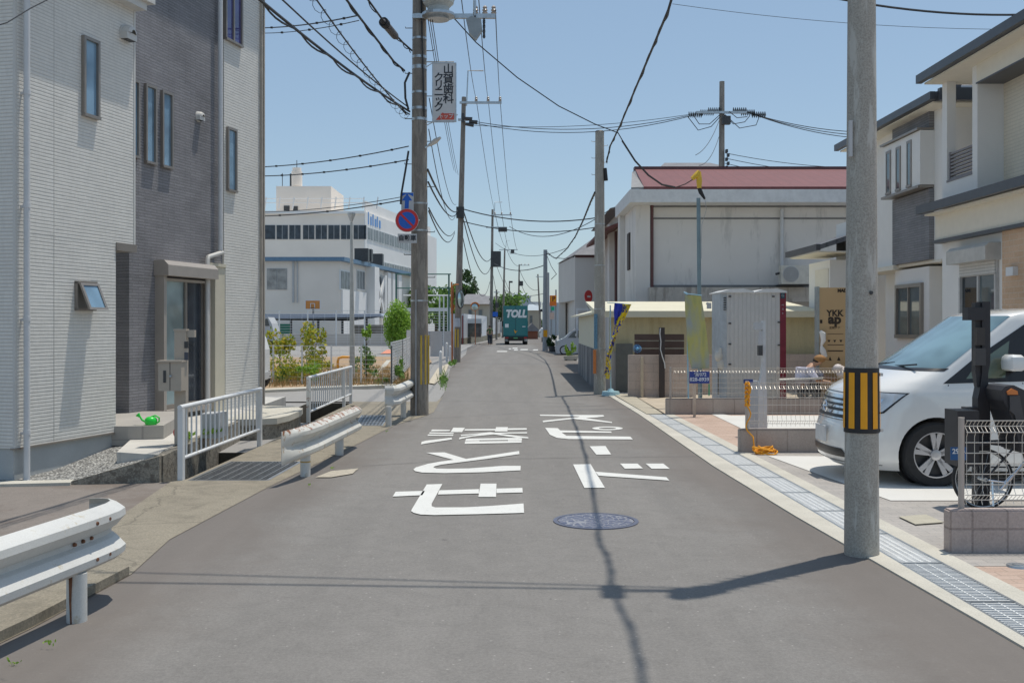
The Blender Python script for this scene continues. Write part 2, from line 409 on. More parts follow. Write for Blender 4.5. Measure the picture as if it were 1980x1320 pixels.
# the street
RL = [(-3.1, -6), (-3.0, 1), (-2.80, 4.4), (-2.62, 5.6), G(254, 1110), G(328, 1043), G(520, 941), (-2.22, 13.5), (-1.95, 17), (-1.62, 18.6), (-1.5, 19.6), (-1.62, 24), (-1.9, 30), (-2.4, 39.8), (-2.7, 60), (-3.4, 78), (-2.9, 100), (-1.0, 165), (2, 260)]
RR = [(2.75, -6), (2.7, 3), (2.6, 5.65), (2.45, 8.8), (2.36, 12), (2.36, 19), (2.28, 24), (2.15, 27), (2.55, 35), (3.0, 46), (3.3, 60), (3.3, 78), (3.6, 100), (5.5, 165), (9, 260)]
road = [(p[0], p[1], 0) for p in RL] + [(p[0], p[1], 0) for p in reversed(RR)]
b = MB(); b.poly(road); tag(b.build('road', m_road, fix=False, base=(0, 0, 0)), kind='structure')
# side street on the left
b = MB(); b.poly([(-1.62, 22.4, -.004), (-1.7, 26.4, -.004), (-14, 28.2, -.004), (-14, 22.4, -.004)]); tag(b.build('side_road', m_yard, fix=False), kind='structure')
# brownish old asphalt in front of the house
b = MB(); b.poly([(-30, -6, -.010), (-3.6, -6, -.010), (-3.45, 4, -.010), (-3.3, 8, -.010), (-3.62, 10.9, -.010), (-30, 10.75, -.010)]); tag(b.build('old_pavement', m_oldroad, fix=False), kind='structure')
# concrete verge between road and channel
q = [(-3.6, -6), (-3.45, 4), (-3.3, 8), (-3.62, 10.9), (-3.5, 11.0), (-3.45, 14.5), (-3.44, 17.7), (-3.44, 22.3), (-1.64, 22.3)]
b = MB()
v2 = [(p[0], p[1], .004) for p in reversed(RL[:12])]
hp = [[(p[0], p[1], .004) for p in pit] for pit in PITS]
b.poly([(p[0], p[1], .004) for p in q] + v2, hp)
tag(b.build('concrete_verge', m_conc, fix=False), kind='structure')
# raised lip of the verge nearest the camera
b = MB(); b.prism([(-3.5, -3, .006), (-3.44, 4, .006), (-3.32, 6.2, .006), (-2.75, 6.55, .006), G(250, 1112) + Vector((0, 0, .006)), (-2.63, 5.6, .006), (-2.80, 4.4, .006), (-3.0, 1, .006), (-3.1, -3, .006)], (0, 0, .055))
tag(b.build('kerb', m_conc), kind='structure')
# asphalt joint lines across the road
b = MB()
def strip(pts, w, z=.006):
    for i in range(len(pts) - 1):
        a, c = Vector(pts[i][:2]), Vector(pts[i + 1][:2]); d = (c - a).normalized(); n = Vector((-d.y, d.x)) * w / 2
        b.quad((a.x - n.x, a.y - n.y, z), (c.x - n.x, c.y - n.y, z), (c.x + n.x, c.y + n.y, z), (a.x + n.x, a.y + n.y, z))
strip([G(700, 901), G(900, 889), G(1100, 885), G(1390, 882)], .012)
strip([G(1050, 786), G(1170, 785)], .03)
strip([G(840, 775), G(960, 776), G(1130, 781)], .02)
strip([G(965, 672), G(1025, 688), G(1062, 705)], .06)
tag(b.build('road_joint', M('bitumen joint', (.10, .10, .10), .8), fix=False), kind='structure')
# road lettering "slow down", read from the bottom up in two columns
def C5(x, y): return G(700 + x / 3.0, 740 + y / 3.0, .008)
LET = {
 'a': [[(195, 630), (365, 625), (350, 650), (178, 658)], [(448, 622), (678, 615), (678, 640), (440, 646)], [(780, 612), (930, 608), (932, 634), (780, 638)], [(688, 583), (780, 583), (777, 660), (675, 660)],
       [(375, 588), (466, 585), (404, 700), (404, 714), (425, 721), (600, 720), (750, 712), (937, 698), (940, 752), (700, 759), (420, 765), (340, 762), (300, 752), (285, 742), (288, 733)]],
 'b': [[(372, 404), (478, 402), (603, 440), (760, 417), (911, 394), (913, 412), (720, 440), (540, 463), (460, 473), (420, 483), (414, 490), (432, 496), (500, 497), (620, 495), (820, 480), (920, 480), (919, 506), (700, 517), (480, 522), (350, 519), (308, 511), (298, 501), (312, 489), (380, 469), (450, 456), (530, 445)]],
 'c': [[(407, 270), (513, 272), (505, 279), (398, 280)], [(597, 268), (775, 266), (772, 275), (594, 276)], [(846, 263), (955, 262), (956, 271), (843, 273)], [(530, 259), (597, 260), (580, 285), (513, 285)], [(778, 256), (846, 256), (843, 281), (770, 281)],
       [(393, 286), (532, 289), (530, 296), (388, 293)], [(385, 298), (530, 300), (528, 307), (378, 306)], [(372, 334), (520, 317), (522, 327), (375, 350), (342, 356), (346, 341)],
       [(572, 301), (745, 285), (765, 288), (957, 285), (958, 292), (800, 294), (964, 314), (965, 321), (905, 318), (765, 298), (640, 310), (562, 327), (566, 316), (690, 294), (575, 308)],
       [(605, 323), (928, 317), (927, 330), (600, 333)], [(598, 338), (926, 336), (925, 346), (595, 353)], [(600, 333), (684, 331), (680, 338), (598, 340)], [(848, 330), (927, 329), (926, 337), (846, 337)]],
 'd': [[(1224, 472), (1326, 470), (1409, 607), (1290, 608)], [(1353, 514), (1765, 546), (1783, 565), (1372, 537)], [(1497, 467), (1598, 467), (1630, 495), (1525, 497)], [(1645, 467), (1748, 467), (1785, 497), (1680, 497)]],
 'e': [[(1320, 367), (1412, 365), (1445, 414), (1360, 416)]],
 'f': [[(1062, 260), (1135, 262), (1150, 275), (1445, 281), (1448, 289), (1158, 287), (1185, 306), (1556, 311), (1571, 327), (1200, 325), (1130, 318), (1090, 300)]],
 'g': [[(1030, 184), (1400, 186), (1405, 194), (1355, 200), (1300, 204), (1450, 226), (1450, 232), (1225, 208), (1050, 228), (1048, 219), (1250, 198), (1265, 194), (1035, 191)]],
}
for k, polys in LET.items():
    b = MB()
    for pl in polys: b.poly([C5(*p) for p in pl])
    if k == 'f':
        o_ = [C5(1424 + 89 * math.cos(a), 263 + 10.5 * math.sin(a)) for a in [i * math.pi / 12 for i in range(24)]]
        i_ = [C5(1424 + 50 * math.cos(a), 263 + 4.5 * math.sin(a)) for a in [i * math.pi / 12 for i in range(24)]]
        for i in range(24): b.quad(o_[i], o_[(i + 1) % 24], i_[(i + 1) % 24], i_[i])
    tag(b.build('road_marking', m_paint, fix=False), kind='structure')
# broken white marks at the far crossing
b = MB()
for (x0, x1, y) in ((960, 980, 679), (990, 1000, 673), (993, 1001, 676), (1005, 1020, 675.5), (1030, 1040, 676), (983, 988, 674)):
    b.poly([G(x0, y + 1, .006), G(x1, y + 1, .006), G(x1 + 1, y - .6, .006), G(x0 + 2, y - .6, .006)])
tag(b.build('road_marking', m_paint, fix=False), kind='structure')
# right: kerb concrete either side of a steel gutter
def band(a, c, z, zb=-.05):
    bb = MB(); n = len(a)
    for i in range(n - 1):
        bb.hex([(a[i][0], a[i][1], zb), (c[i][0], c[i][1], zb), (c[i + 1][0], c[i + 1][1], zb), (a[i + 1][0], a[i + 1][1], zb),
                (a[i][0], a[i][1], z), (c[i][0], c[i][1], z), (c[i + 1][0], c[i + 1][1], z), (a[i + 1][0], a[i + 1][1], z)])
    return bb
GY = [-2, 3, 5.65, 8.8, 12, 19, 24.6]
ex = [2.73, 2.7, 2.6, 2.45, 2.36, 2.36, 2.27]      # road edge
GX0, GX1 = 2.665, 2.985                             # gutter edges (straight)
def g0(y): return 2.70 - .0115 * (y - 5.4) if y < 9 else 2.66 - .013 * (y - 9)
def g1(y): return g0(y) + .31
def g2(y): return g1(y) + .16
tag(band([(ex[i], GY[i]) for i in range(6)], [(g0(GY[i]), GY[i]) for i in range(6)], .012).build('kerb', m_kerb), kind='structure')
tag(band([(g1(y), y) for y in GY[:6]], [(g2(y), y) for y in GY[:6]], .012).build('kerb', m_kerb), kind='structure')
b = band([(2.36, 19), (2.27, 24.6)], [(2.5, 19), (2.4, 24.6)], .012); tag(b.build('kerb', m_kerb), kind='structure')
b = MB(); b.prism([(2.50, 19, -.02), (2.80, 19, -.02), (2.86, 24.5, -.02), (2.42, 24.6, -.02)], (0, 0, .045)); tag(b.build('pavement', M('old tan pavement slab', (.40, .36, .28), .9, var=.2, scale=2, fine=.4, bmp=.4)), kind='structure')
b = MB(); b.quad((g0(-2), -2, -.026), (g1(-2), -2, -.026), (g1(19), 19, -.026), (g0(19), 19, -.026)); tag(b.build('gutter_bed', M('gutter bed', (.10, .10, .10), .8), fix=False), kind='structure')
# gutter gratings: a fine bright one and a coarse one, copied along the gutter
def grate(fine):
    o = empty('gutter_grating', (0, 0, 0), '', 'grating', 'steel gratings covering the roadside gutter')
    f = MB(); f.box(0, .02, 0, .99, -.02, .012); f.box(.29, .31, 0, .99, -.02, .012); f.box(.02, .29, 0, .012, -.02, .012); f.box(.02, .29, .978, .99, -.02, .012)
    f.build('grate_frame', m_steel, o)
    k = MB(); n = 27 if fine else 27
    for i in range(n):
        y = .012 + (i + .5) * .966 / n; w = .0098 if fine else .0058
        k.box(.02, .29, y - w, y + w, -.012, .009)
    for i in range(1, 5 if fine else 3):
        x = .02 + .27 * i / (5 if fine else 3); k.box(x - (.010 if fine else .004), x + (.010 if fine else .004), .012, .978, -.010, .0075)
    k.build('grate_bars', m_steelb, o)
    return o
gf, gc = grate(True), grate(False)
first = {True: gf, False: gc}; used = set()
for i in range(17):
    y = 2.1 + i * 1.0; fine = y > 6.9
    o = first[fine] if fine not in used else copy_tree(first[fine]); used.add(fine)
    o.location = (g0(y), y, .0); o.rotation_euler.z = math.atan((g0(y) - g0(y + 1)) / 1.0)
    o['label'] = 'bright close-barred steel gutter grating beyond the near concrete pole' if fine else 'open-barred steel gutter grating nearer the camera than the grey pole'
# right-hand lots
m_pav = M_brick('grey paving blocks', 0, .2, .1, (.33, .31, .29), (.40, .37, .34), (.22, .21, .2), .005, .85, .3, fl=True)
m_pavb = M_brick('brown paving blocks', R(3), .2, .1, (.42, .30, .235), (.50, .38, .31), (.28, .22, .18), .006, .85, .3, fl=True)
b = MB(); b.poly([(g2(13.4), 13.4, .010), (g2(7.0), 7.0, .010), (9.5, 7.0, .010), (9.5, 13.4, .010)]); tag(b.build('paved_drive', m_pav, fix=False), kind='structure')
b = MB(); b.poly([(3.55, 9.6, .016), (9.4, 9.6, .016), (9.4, 12.6, .016), (3.22, 12.9, .016)]); tag(b.build('parking_slab', m_newconc, fix=False), kind='structure')
b = MB(); b.poly([(g2(-2), -2, .008), (9.5, -2, .008), (9.5, 7.0, .008), (g2(7), 7.0, .008)]); tag(b.build('brick_pavement', m_pavb, fix=False), kind='structure')
b = MB(); b.poly([(g2(13.4), 13.4, .010), (9.5, 13.4, .010), (9.5, 19.2, .010), (g2(19), 19.2, .010)]); tag(b.build('brick_pavement', m_pavb, fix=False), kind='structure')
b = MB(); b.poly([(3.45, 18.0, .016), (3.1, 13.55, .016), (9.4, 13.6, .016), (9.4, 18.6, .016)]); 
b = MB(); b.poly([G(1390, 799, .016), G(1375, 800, .016), G(1455, 838, .016), G(1530, 845, .016), (9.4, 14.4, .016), (9.4, 18.7, .016), (4.0, 18.7, .016)]); tag(b.build('parking_slab', m_newconc, fix=False), kind='structure')
b = MB(); b.poly([(2.87, 19.2, .006), (12, 19.2, .006), (12, 26, .006), (2.9, 24.6, .006)]); tag(b.build('bare_ground', M('sandy bare ground', (.45, .38, .29), .9, var=.2, scale=2, fine=.4, bmp=.5), fix=False), kind='structure')
# left: raised house lot
ZL = .27
b = MB()
b.add([(-3.78, 10.99, ZL - .012), (-4.62, 10.83, .02), (-6.2, 10.6, .02), (-6.6, 13.5, .16), (-4.75, 12.95, ZL - .012), (-3.9, 11.9, ZL - .012)], [(0, 5, 4), (0, 4, 1), (1, 4, 3), (1, 3, 2)])
tag(b.build('gravel_strip', m_gravel, fix=False), kind='structure')
b = MB()
b.prism([(-3.76, 10.995, ZL - .003), (-4.63, 10.82, .018), (-4.66, 10.70, .012), (-3.74, 10.86, ZL)], (0, 0, -.5))
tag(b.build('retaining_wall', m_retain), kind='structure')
b = MB(); b.prism([(-4.6, 10.66, .022), (-4.63, 10.82, .03), (-9, 10.2, .02), (-9, 10.05, .012)], (0, 0, -.1)); tag(b.build('kerb', m_kerb), kind='structure')
b = MB()
b.prism([(-3.80, 11.0, ZL), (-3.90, 11.5, ZL), (-4.02, 14.9, ZL), (-4.1, 15.2, ZL), (-4.2, 17.6, ZL), (-4.35, 17.76, ZL), (-4.42, 20.0, ZL), (-8, 20.0, ZL), (-8, 12.9, ZL), (-4.75, 12.9, ZL), (-4.33, 11.22, ZL), (-3.98, 11.06, ZL)], (0, 0, -.25))
m_tile = M_brick('pale porch tiles', HA, .45, .45, (.50, .48, .44), (.53, .51, .47), (.36, .34, .31), .006, .7, .2, off=0, fl=True, fine=.08)
tag(b.build('house_forecourt', m_tile), kind='structure')
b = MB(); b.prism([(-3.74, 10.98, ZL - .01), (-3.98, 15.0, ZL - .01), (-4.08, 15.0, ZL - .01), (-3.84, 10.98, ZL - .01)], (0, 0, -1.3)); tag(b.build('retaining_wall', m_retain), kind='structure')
b = MB()   # rounded slab bridging the channel
sl_ = [(-4.2, 15.0), (-3.75, 15.05), (-3.5, 15.25), (-3.42, 15.7), (-3.42, 16.6), (-3.5, 17.15), (-3.75, 17.5), (-4.3, 17.6)]
b.prism([(x, y, ZL + .01) for x, y in sl_], (0, 0, -.09)); tag(b.build('channel_bridge_slab', m_kerb), kind='structure')
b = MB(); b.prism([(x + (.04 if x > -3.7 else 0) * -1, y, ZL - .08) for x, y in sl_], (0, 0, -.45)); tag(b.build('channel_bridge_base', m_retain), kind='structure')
# left planting bed, kerb and court markings
bed = [G(500, 757), G(640, 751), G(765, 746), G(800, 730), G(835, 700), G(828, 690), G(700, 690), G(500, 692)]
b = MB(); b.poly([(p[0], p[1], .02) for p in bed]); tag(b.build('planting_bed', M('dry soil', (.36, .25, .15), .95, var=.3, scale=2, fine=.5, bmp=.6), fix=False), kind='structure')
b = band([G(480, 760), G(640, 753), G(765, 748)], [G(480, 756.5), G(640, 750), G(765, 745.5)], .06); tag(b.build('kerb', m_kerb), kind='structure')
b = MB()
strip([G(500, 686), G(700, 688), G(900, 691)], .12, -.02); o = b.build('court_line', m_orange, fix=False); tag(o, kind='structure')
b = MB(); b.poly([G(735, 684, -.02), G(757, 684, -.02), G(760, 676, -.02), G(748, 676, -.02)]); tag(b.build('court_line', M('faded orange paint', (.72, .26, .15), .7), fix=False), kind='structure')
b = MB(); b.poly([G(712, 734, .024), G(722, 737, .024), G(757, 695, .024), G(748, 696, .024)]); tag(b.build('footpath', m_kerb, fix=False), kind='structure')
b = MB(); b.poly([G(840, 742, .003), G(858, 728, .003), G(870, 700, .003), G(846, 712, .003), G(828, 740, .003)]); tag(b.build('footpath', M('sandy verge', (.5, .44, .34), .9, var=.2, fine=.3), fix=False), kind='structure')
# ================================================================ LEFT HOUSE
m_lrib = M_rib('pale grey ribbed siding', (.72, .705, .66), .039, ang=HA, depth=.45, dark=.74, width=.3)
m_lrib2 = M_rib('pale cream ribbed siding', (.72, .705, .66), .045, ang=HA, depth=.45, dark=.74, width=.25)
m_stone = M_brick('dark split stone cladding', HA, .30, .042, (.20, .198, .21), (.33, .325, .34), (.09, .09, .095), .007, .75, 1.0, fine=.5)
m_found = M('blue grey render', (.42, .44, .44), .85, var=.1, scale=2, fine=.15)
m_trim = M('pale trim', (.60, .59, .56), .5, var=.04)
m_cream = M('cream soffit', (.60, .56, .45), .7, var=.04)
FA = Fr((-5.2, 10.9), HA)
FB = Fr((PX(250, 14.3), 14.3), HA)
house = empty('house', (-6.2, 13.5, ZL), 'tall house clad in pale ribbed siding and dark split stone, left of the street', 'house')
uA0 = FA.ux(28); uA1 = FA.ux(261); uA2 = FA.ux(224)
zso = FA.zy(472, uA2); zev = FA.zy(22, uA1)
b = MB(); b.fbox(FA, uA0, uA1, zso, zev, -6, 0); b.fbox(FA, uA0, uA2, .36, zso + .001, -6, -.001); b.build('wall', m_lrib, house)['label'] = 'pale ribbed siding wall nearest the camera'
b = MB(); b.fbox(FA, uA0 + .02, uA2 - .02, -.2, .36, -6, -.03); b.build('foundation', m_found, house)
b = MB(); b.fbox(FA, uA0 - .004, uA2 + .004, .345, .365, -.05, .012); b.build('base_flashing', m_alum, house)
b = MB(); b.fbox(FA, uA0 - .3, uA1 + .02, zev, zev + .16, -6.2, .155); b.fbox(FA, uA0 - .3, uA1 + .12, zev + .1, zev + .26, -6.3, .21); b.build('eave', m_trim, house)
b = MB(); b.fbox(FA, uA2 + .001, uA1 + .012, zso - .075, zso + .02, -1.2, .02); b.build('porch_lintel', m_alum, house)
b = MB()
for px in (104,): u_ = FA.ux(px); b.fbox(FA, u_, u_ + .006, .37, zev, 0, .002)
b.build('sealant_joint', M('sealant', (.50, .49, .46), .6), house)
b = MB(); b.fbox(FA, uA0 - .002, uA0 + .03, .36, zev, -.02, .006); b.fbox(FA, uA1 - .03, uA1 + .004, zso, zev, -.02, .006); b.build('corner_trim', m_trim, house)
uB1 = FB.ux(430); uB2 = FB.ux(399); uC1 = FB.ux(506); zca = FB.zy(515, FB.ux(413)); TOP = 9.4
b = MB(); b.fbox(FB, 0, uB1, zca, TOP, -4.5, 0); b.fbox(FB, 0, uB2, .34, zca + .001, -4.5, -.001); b.build('wall', m_stone, house)['label'] = 'dark split stone wall'
b = MB(); b.fbox(FB, .0, uB2 - .01, .1, .34, -4.5, .012); b.build('foundation', M('taupe plinth', (.27, .25, .23), .8), house)
b = MB(); b.fbox(FB, uB1, uC1, zca, TOP, -4.5, .03); b.fbox(FB, FB.ux(433), uC1, .0, zca + .001, -.18, .03); b.build('wall', m_lrib2, house)['label'] = 'pale ribbed wall at the far end beside the downpipe'
b = MB(); b.fbox(FB, FB.ux(414), FB.ux(433) - .001, .0, zca, -.12, .02); b.fbox(FB, FB.ux(399), FB.ux(433), zca, zca + .05, -.4, .04); b.build('carport_pillar', m_cream, house)
b = MB(); b.fbox(FB, -.4, uC1 + .4, TOP, TOP + .2, -5, .5); b.build('roof', m_dark, house)
b = MB()
for q in (.02, .10): b.fbox(FB, uC1 - q - .035, uC1 - q, .0, TOP, -.1, .075)
b.build('corner_trim', M('beige corner trim', (.40, .36, .31), .6), house)
def window(F, parent, pa, pb, yt, yb, name='window', fm=None, gm=None, fr=.035, dep=.045, mull=0, d=0.0):
    u0, u1 = F.ux(pa, d), F.ux(pb, d); z1, z0 = F.zy(yt, u0, d), F.zy(yb, u0, d)
    f = MB()
    f.fbox(F, u0, u1, z0, z0 + fr, d - .02, d + dep + .012); f.fbox(F, u0, u1, z1 - fr, z1, d - .02, d + dep)
    f.fbox(F, u0, u0 + fr, z0 + fr, z1 - fr, d - .02, d + dep); f.fbox(F, u1 - fr, u1, z0 + fr, z1 - fr, d - .02, d + dep)
    for i in range(mull):
        uu = u0 + (u1 - u0) * (i + 1) / (mull + 1); f.fbox(F, uu - .02, uu + .02, z0 + fr, z1 - fr, d - .01, d + dep - .008)
    o = f.build(name, fm or m_alum, parent)
    g = MB(); g.fbox(F, u0 + fr, u1 - fr, z0 + fr, z1 - fr, d - .01, d + .012); g.build('pane', gm or m_skyg, o)
    return o, (u0, u1, z0, z1)
m_skyg = M_glass('sky-reflecting glass', (.17, .28, .38), .10)
window(FA, house, 157, 188, 68, 224)
window(FB, house, 252, 266, 152, 304)
window(FB, house, 278, 299, 161, 315)
window(FB, house, 310, 331, 174, 323)
window(FB, house, 437, 455, 245, 369, d=.03)
window(FB, house, 433, 466, -30, 76, d=.03, gm=M_glass('violet glass', (.06, .06, .22)), mull=1)
# open top-hung window
u0, u1 = FA.ux(144), FA.ux(180); z1, z0 = FA.zy(543, u0), FA.zy(600, u0)
f = MB(); f.fbox(FA, u0, u1, z0, z0 + .03, -.02, .05); f.fbox(FA, u0, u1, z1 - .03, z1, -.02, .06); f.fbox(FA, u0, u0 + .03, z0, z1, -.02, .04); f.fbox(FA, u1 - .03, u1, z0, z1, -.02, .04)
f.fbox(FA, u0 + .03, u1 - .03, z0 + .03, z1 - .03, -.02, .005)
wf = f.build('window', m_alum, house); wf['label'] = 'small top-hung window tilted open'
s = MB(); D = .13
def tp(u, t): return FA.p(u, z1 - .02 - (z1 - z0 - .03) * t, .055 + D * t)
for (ua, ub, ta, tb) in ((u0, u1, 0, .09), (u0, u1, .91, 1), (u0, u0 + .035, .09, .91), (u1 - .035, u1, .09, .91)):
    pts = [tp(ua, ta), tp(ub, ta), tp(ub, tb), tp(ua, tb)]; off = FA.n * .025
    s.hex(pts + [p + off for p in pts])
sa = s.build('sash', m_alum, wf)
s = MB(); pts = [tp(u0 + .03, .08), tp(u1 - .03, .08), tp(u1 - .03, .92), tp(u0 + .03, .92)]; s.hex(pts + [p + FA.n * .012 for p in pts]); s.build('pane', m_skyg, wf)
# hooded wall vents
def vent(F, px, py, r, name='vent_hood'):
    u = F.ux(px); z = F.zy(py, u); v = MB()
    prof = []
    n = 10
    ring = []
    vs = []; fs = []
    for i in range(n + 1):
        a = math.pi * i / n
        for (dd, k) in ((0, 1.0), (.6, 1.0), (1.0, .8), (1.15, .4)):
            vs.append(F.p(u + r * k * math.cos(a), z + r * k * math.sin(a), r * 1.15 * dd))
    for i in range(n):
        for j in range(3): fs.append((i * 4 + j, i * 4 + j + 1, (i + 1) * 4 + j + 1, (i + 1) * 4 + j))
    v.add(vs, fs)
    v.fbox(F, u - r, u + r, z - r * .8, z + .002, 0, r * 1.05)
    v.tube([F.p(u, z, 0), F.p(u, z, .02)], r * 1.12, 16)
    o = v.build(name, m_trim, house, smooth=True)
    k = MB(); k.fbox(F, u - r * .85, u + r * .85, z - r * .85, z - r * .79, .01, r); k.build('vent_grille', m_dark, o)
vent(FA, 241, 66, .10); vent(FB, 383, 226, .075)
# downpipes
b = MB(); u = FA.ux(41); b.tube([FA.p(u, -.02, .07), FA.p(u, zev, .07)], .033, 12)
for z in (.5, 1.7, 2.9, 4.1): b.tube([FA.p(u, z, .07), FA.p(u, z + .05, .07)], .038, 12); b.fbox(FA, u - .012, u + .012, z, z + .03, 0, .06)
b.build('downpipe', m_dpipe, house, smooth=True)
b = MB(); u = FB.ux(426, .08); zt = FB.zy(488, u); u2 = FB.ux(399, .1); zl = FB.zy(497, u2)
b.tube([FB.p(u, TOP, .08), FB.p(u, zt + .03, .08)], .038, 12)
b.build('downpipe', m_dpipe, house, smooth=True)
b = MB(); b.tube([FB.p(u + .04, zt, .09), FB.p(u2 + .02, zl, .12), FB.p(u2, zl - .05, .12), FB.p(u2, ZL, .12)], .035, 12); b.build('downpipe', m_trim, house, smooth=True)
# shuttered sliding door
du0, du1 = FB.ux(301), FB.ux(393); dz1 = FB.zy(530, du0); dz0 = FB.zy(800, du0); dzb = FB.zy(503, du0)
f = MB(); f.fbox(FB, du0 - .02, du0 + .05, dz0, dz1, -.02, .15); f.fbox(FB, du1 - .05, du1, dz0, dz1, -.02, .13); f.fbox(FB, du0, du1, dz0 - .02, dz0 + .05, -.02, .15)
f.fbox(FB, du0 + .05, du1 - .05, dz1 - .09, dz1 - .05, 0, .10)
m_shut = M('taupe aluminium', (.40, .365, .33), .45, .15, var=.05)
dr = f.build('sliding_door', m_shut, house)
f = MB(); a = [FB.p(du0 - .05, dz1 - .02, 0), FB.p(du0 - .05, dz1 - .02, .24), FB.p(du0 - .05, dzb - .07, .24), FB.p(du0 - .05, dzb, .17), FB.p(du0 - .05, dzb, 0)]
f.prism(a, FB.u * (du1 - du0 + .1)); f.build('shutter_box', m_shut, dr)
mid = (du0 + du1) / 2 + .02
f = MB()
for (ua, ub, d) in ((du0 + .05, mid + .04, .06), (mid - .03, du1 - .05, .03)):
    f.fbox(FB, ua, ua + .05, dz0 + .05, dz1 - .09, d - .02, d + .02); f.fbox(FB, ub - .05, ub, dz0 + .05, dz1 - .09, d - .02, d + .02)
    f.fbox(FB, ua, ub, dz0 + .05, dz0 + .12, d - .021, d + .021)
f.build('sash', m_alum, dr)
f = MB(); f.use(m_curt if False else M_glass('curtained glass', (.26, .34, .35), .1)); f.fbox(FB, du0 + .1, mid, dz0 + .12, dz1 - .09, .04, .05); f.use(M_glass('dark door glass', (.05, .06, .075), .05)); f.fbox(FB, mid + .02, du1 - .1, dz0 + .12, dz1 - .09, .01, .02)
f.build('pane', None, dr)
# porch step and things on the forecourt
st = MB(); st.prism([(-4.66, 12.42, .2), (-4.26, 12.52, .2), (-4.62, 14.6, .2), (-5.6, 14.6, .2), (-5.6, 12.42, .2)], (0, 0, .235)); st.build('porch_step', M_brick('grey step tiles', HA, .3, .5, (.36, .34, .31), (.38, .36, .33), (.24, .23, .22), .006, .7, .2, off=0, fine=.1), house)
wc = empty('watering_can', G(292, 821, .435), 'bright green plastic watering can on the porch step', 'watering can')
c = Vector(wc.location)
b = MB(); b.lathe([(.06, 0), (.075, .02), (.072, .07), (.05, .095), (.03, .1)], c, n=18); b.build('can_body', m_green, wc, smooth=True)
b = MB(); b.tube([c + Vector((-.05, 0, .03)), c + Vector((-.11, 0, .06)), c + Vector((-.145, 0, .115))], [.014, .012, .011], 8); b.tube([c + Vector((-.138, 0, .10)), c + Vector((-.165, 0, .128))], [.012, .03], 12); b.build('spout', m_green, wc, smooth=True)
b = MB(); b.tube([c + Vector((.0, 0, .098)), c + Vector((.05, 0, .115)), c + Vector((.10, 0, .09)), c + Vector((.10, 0, .04)), c + Vector((.068, 0, .02))], .01, 8); b.build('handle', m_green, wc, smooth=True)
# letterbox pillar
mp_ = G(349, 862, ZL); mp_ = Vector((mp_[0] - .02, 11.9, ZL))
m_beige = M('beige pillar paint', (.43, .375, .31), .5, var=.04)
lp = empty('letterbox_pillar', mp_, 'beige intercom pillar with a square letterbox, in front of the sliding door', 'letterbox')
def LB(x0, x1, y0, y1, ya, yb, d0, d1): return (x0, x1, mp_[1] + d0, mp_[1] + d1, PZ(yb, 11.9), PZ(ya, 11.9))
X = lambda p: PX(p, 11.9)
b = MB(); b.box(X(337), X(359), 11.9, 12.0, ZL, PZ(640, 11.9)); b.box(X(336), X(360), 11.89, 12.01, PZ(640, 11.9), PZ(636, 11.9)); b.build('post', m_beige, lp)
b = MB(); b.box(X(315), X(359), 11.74, 11.9, PZ(754, 11.9), PZ(699, 11.9)); b.box(X(313), X(361), 11.72, 11.9, PZ(699, 11.9), PZ(696, 11.9)); bx = b.build('letterbox', m_beige, lp)
b = MB(); b.box(X(325), X(330), 11.733, 11.741, PZ(738, 11.9), PZ(715, 11.9)); b.box(X(337), X(338.2), 11.737, 11.741, PZ(754, 11.9), PZ(699, 11.9)); b.build('letter_slot', m_dark, bx)
b = MB(); b.ball((X(339), 11.73, PZ(726, 11.9)), .017, nu=12, nv=8); b.build('lock', m_steel, bx, smooth=True)
b = MB(); b.box(X(358), X(374), 11.93, 12.0, PZ(652, 11.9), PZ(638, 11.9)); b.build('lamp', m_beige, lp)
b = MB(); b.box(X(357), X(364), 11.885, 11.902, PZ(673, 11.9), PZ(660, 11.9)); b.build('intercom', m_dark, lp)
b = MB(); b.box(X(357), X(364), 11.887, 11.902, PZ(696, 11.9), PZ(681, 11.9)); b.build('name_plate', M('blue black plate', (.05, .06, .09), .3), lp)
# leaf helpers
def leaves(mb, c, rad, n, size, rng, flat=.0, clump=None):
    cl = [(Vector((rng.gauss(0, .5), rng.gauss(0, .5), rng.gauss(0, .5)))) for _ in range(clump or max(4, n // 60))]
    for i in range(n):
        k = rng.choice(cl)
        while True:
            p = k + Vector((rng.gauss(0, .22), rng.gauss(0, .22), rng.gauss(0, .2)))
            if p.length < 1.15: break
            k = k * .8
        q = Vector((c[0] + p.x * rad[0], c[1] + p.y * rad[1], c[2] + p.z * rad[2]))
        s = size * rng.uniform(.6, 1.3)
        a = Vector((rng.uniform(-1, 1), rng.uniform(-1, 1), rng.uniform(-.5, .7))).normalized()
        u = a.cross(Vector((rng.uniform(-1, 1), rng.uniform(-1, 1), rng.uniform(-1, 1)))).normalized(); w = u.cross(a)
        mb.add([q - u * s, q + w * s * .5, q + u * s, q - w * s * .5], [(0, 1, 2, 3)])
    return mb
m_lf = M_leaf('fresh leaves', (.06, .14, .03), (.17, .30, .06))
m_lfy = M_leaf('yellow green leaves', (.13, .22, .03), (.46, .48, .05), (.62, .46, .05))
m_lfd = M_leaf('dark leaves', (.015, .045, .012), (.05, .10, .03))
m_lfl = M_leaf('bright leaves', (.13, .26, .03), (.32, .50, .07))
m_grass = M_leaf('dry grass', (.16, .15, .05), (.38, .27, .12), (.42, .22, .10))
m_bark = M('bark', (.12, .09, .06), .9, var=.3, scale=12, bmp=.5)
rng = random.Random(3)
pl = empty('potted_flowers', Vector((-3.98, 12.35, ZL)), 'low flower bed with a red bloom at the foot of the beige pillar', 'plant')
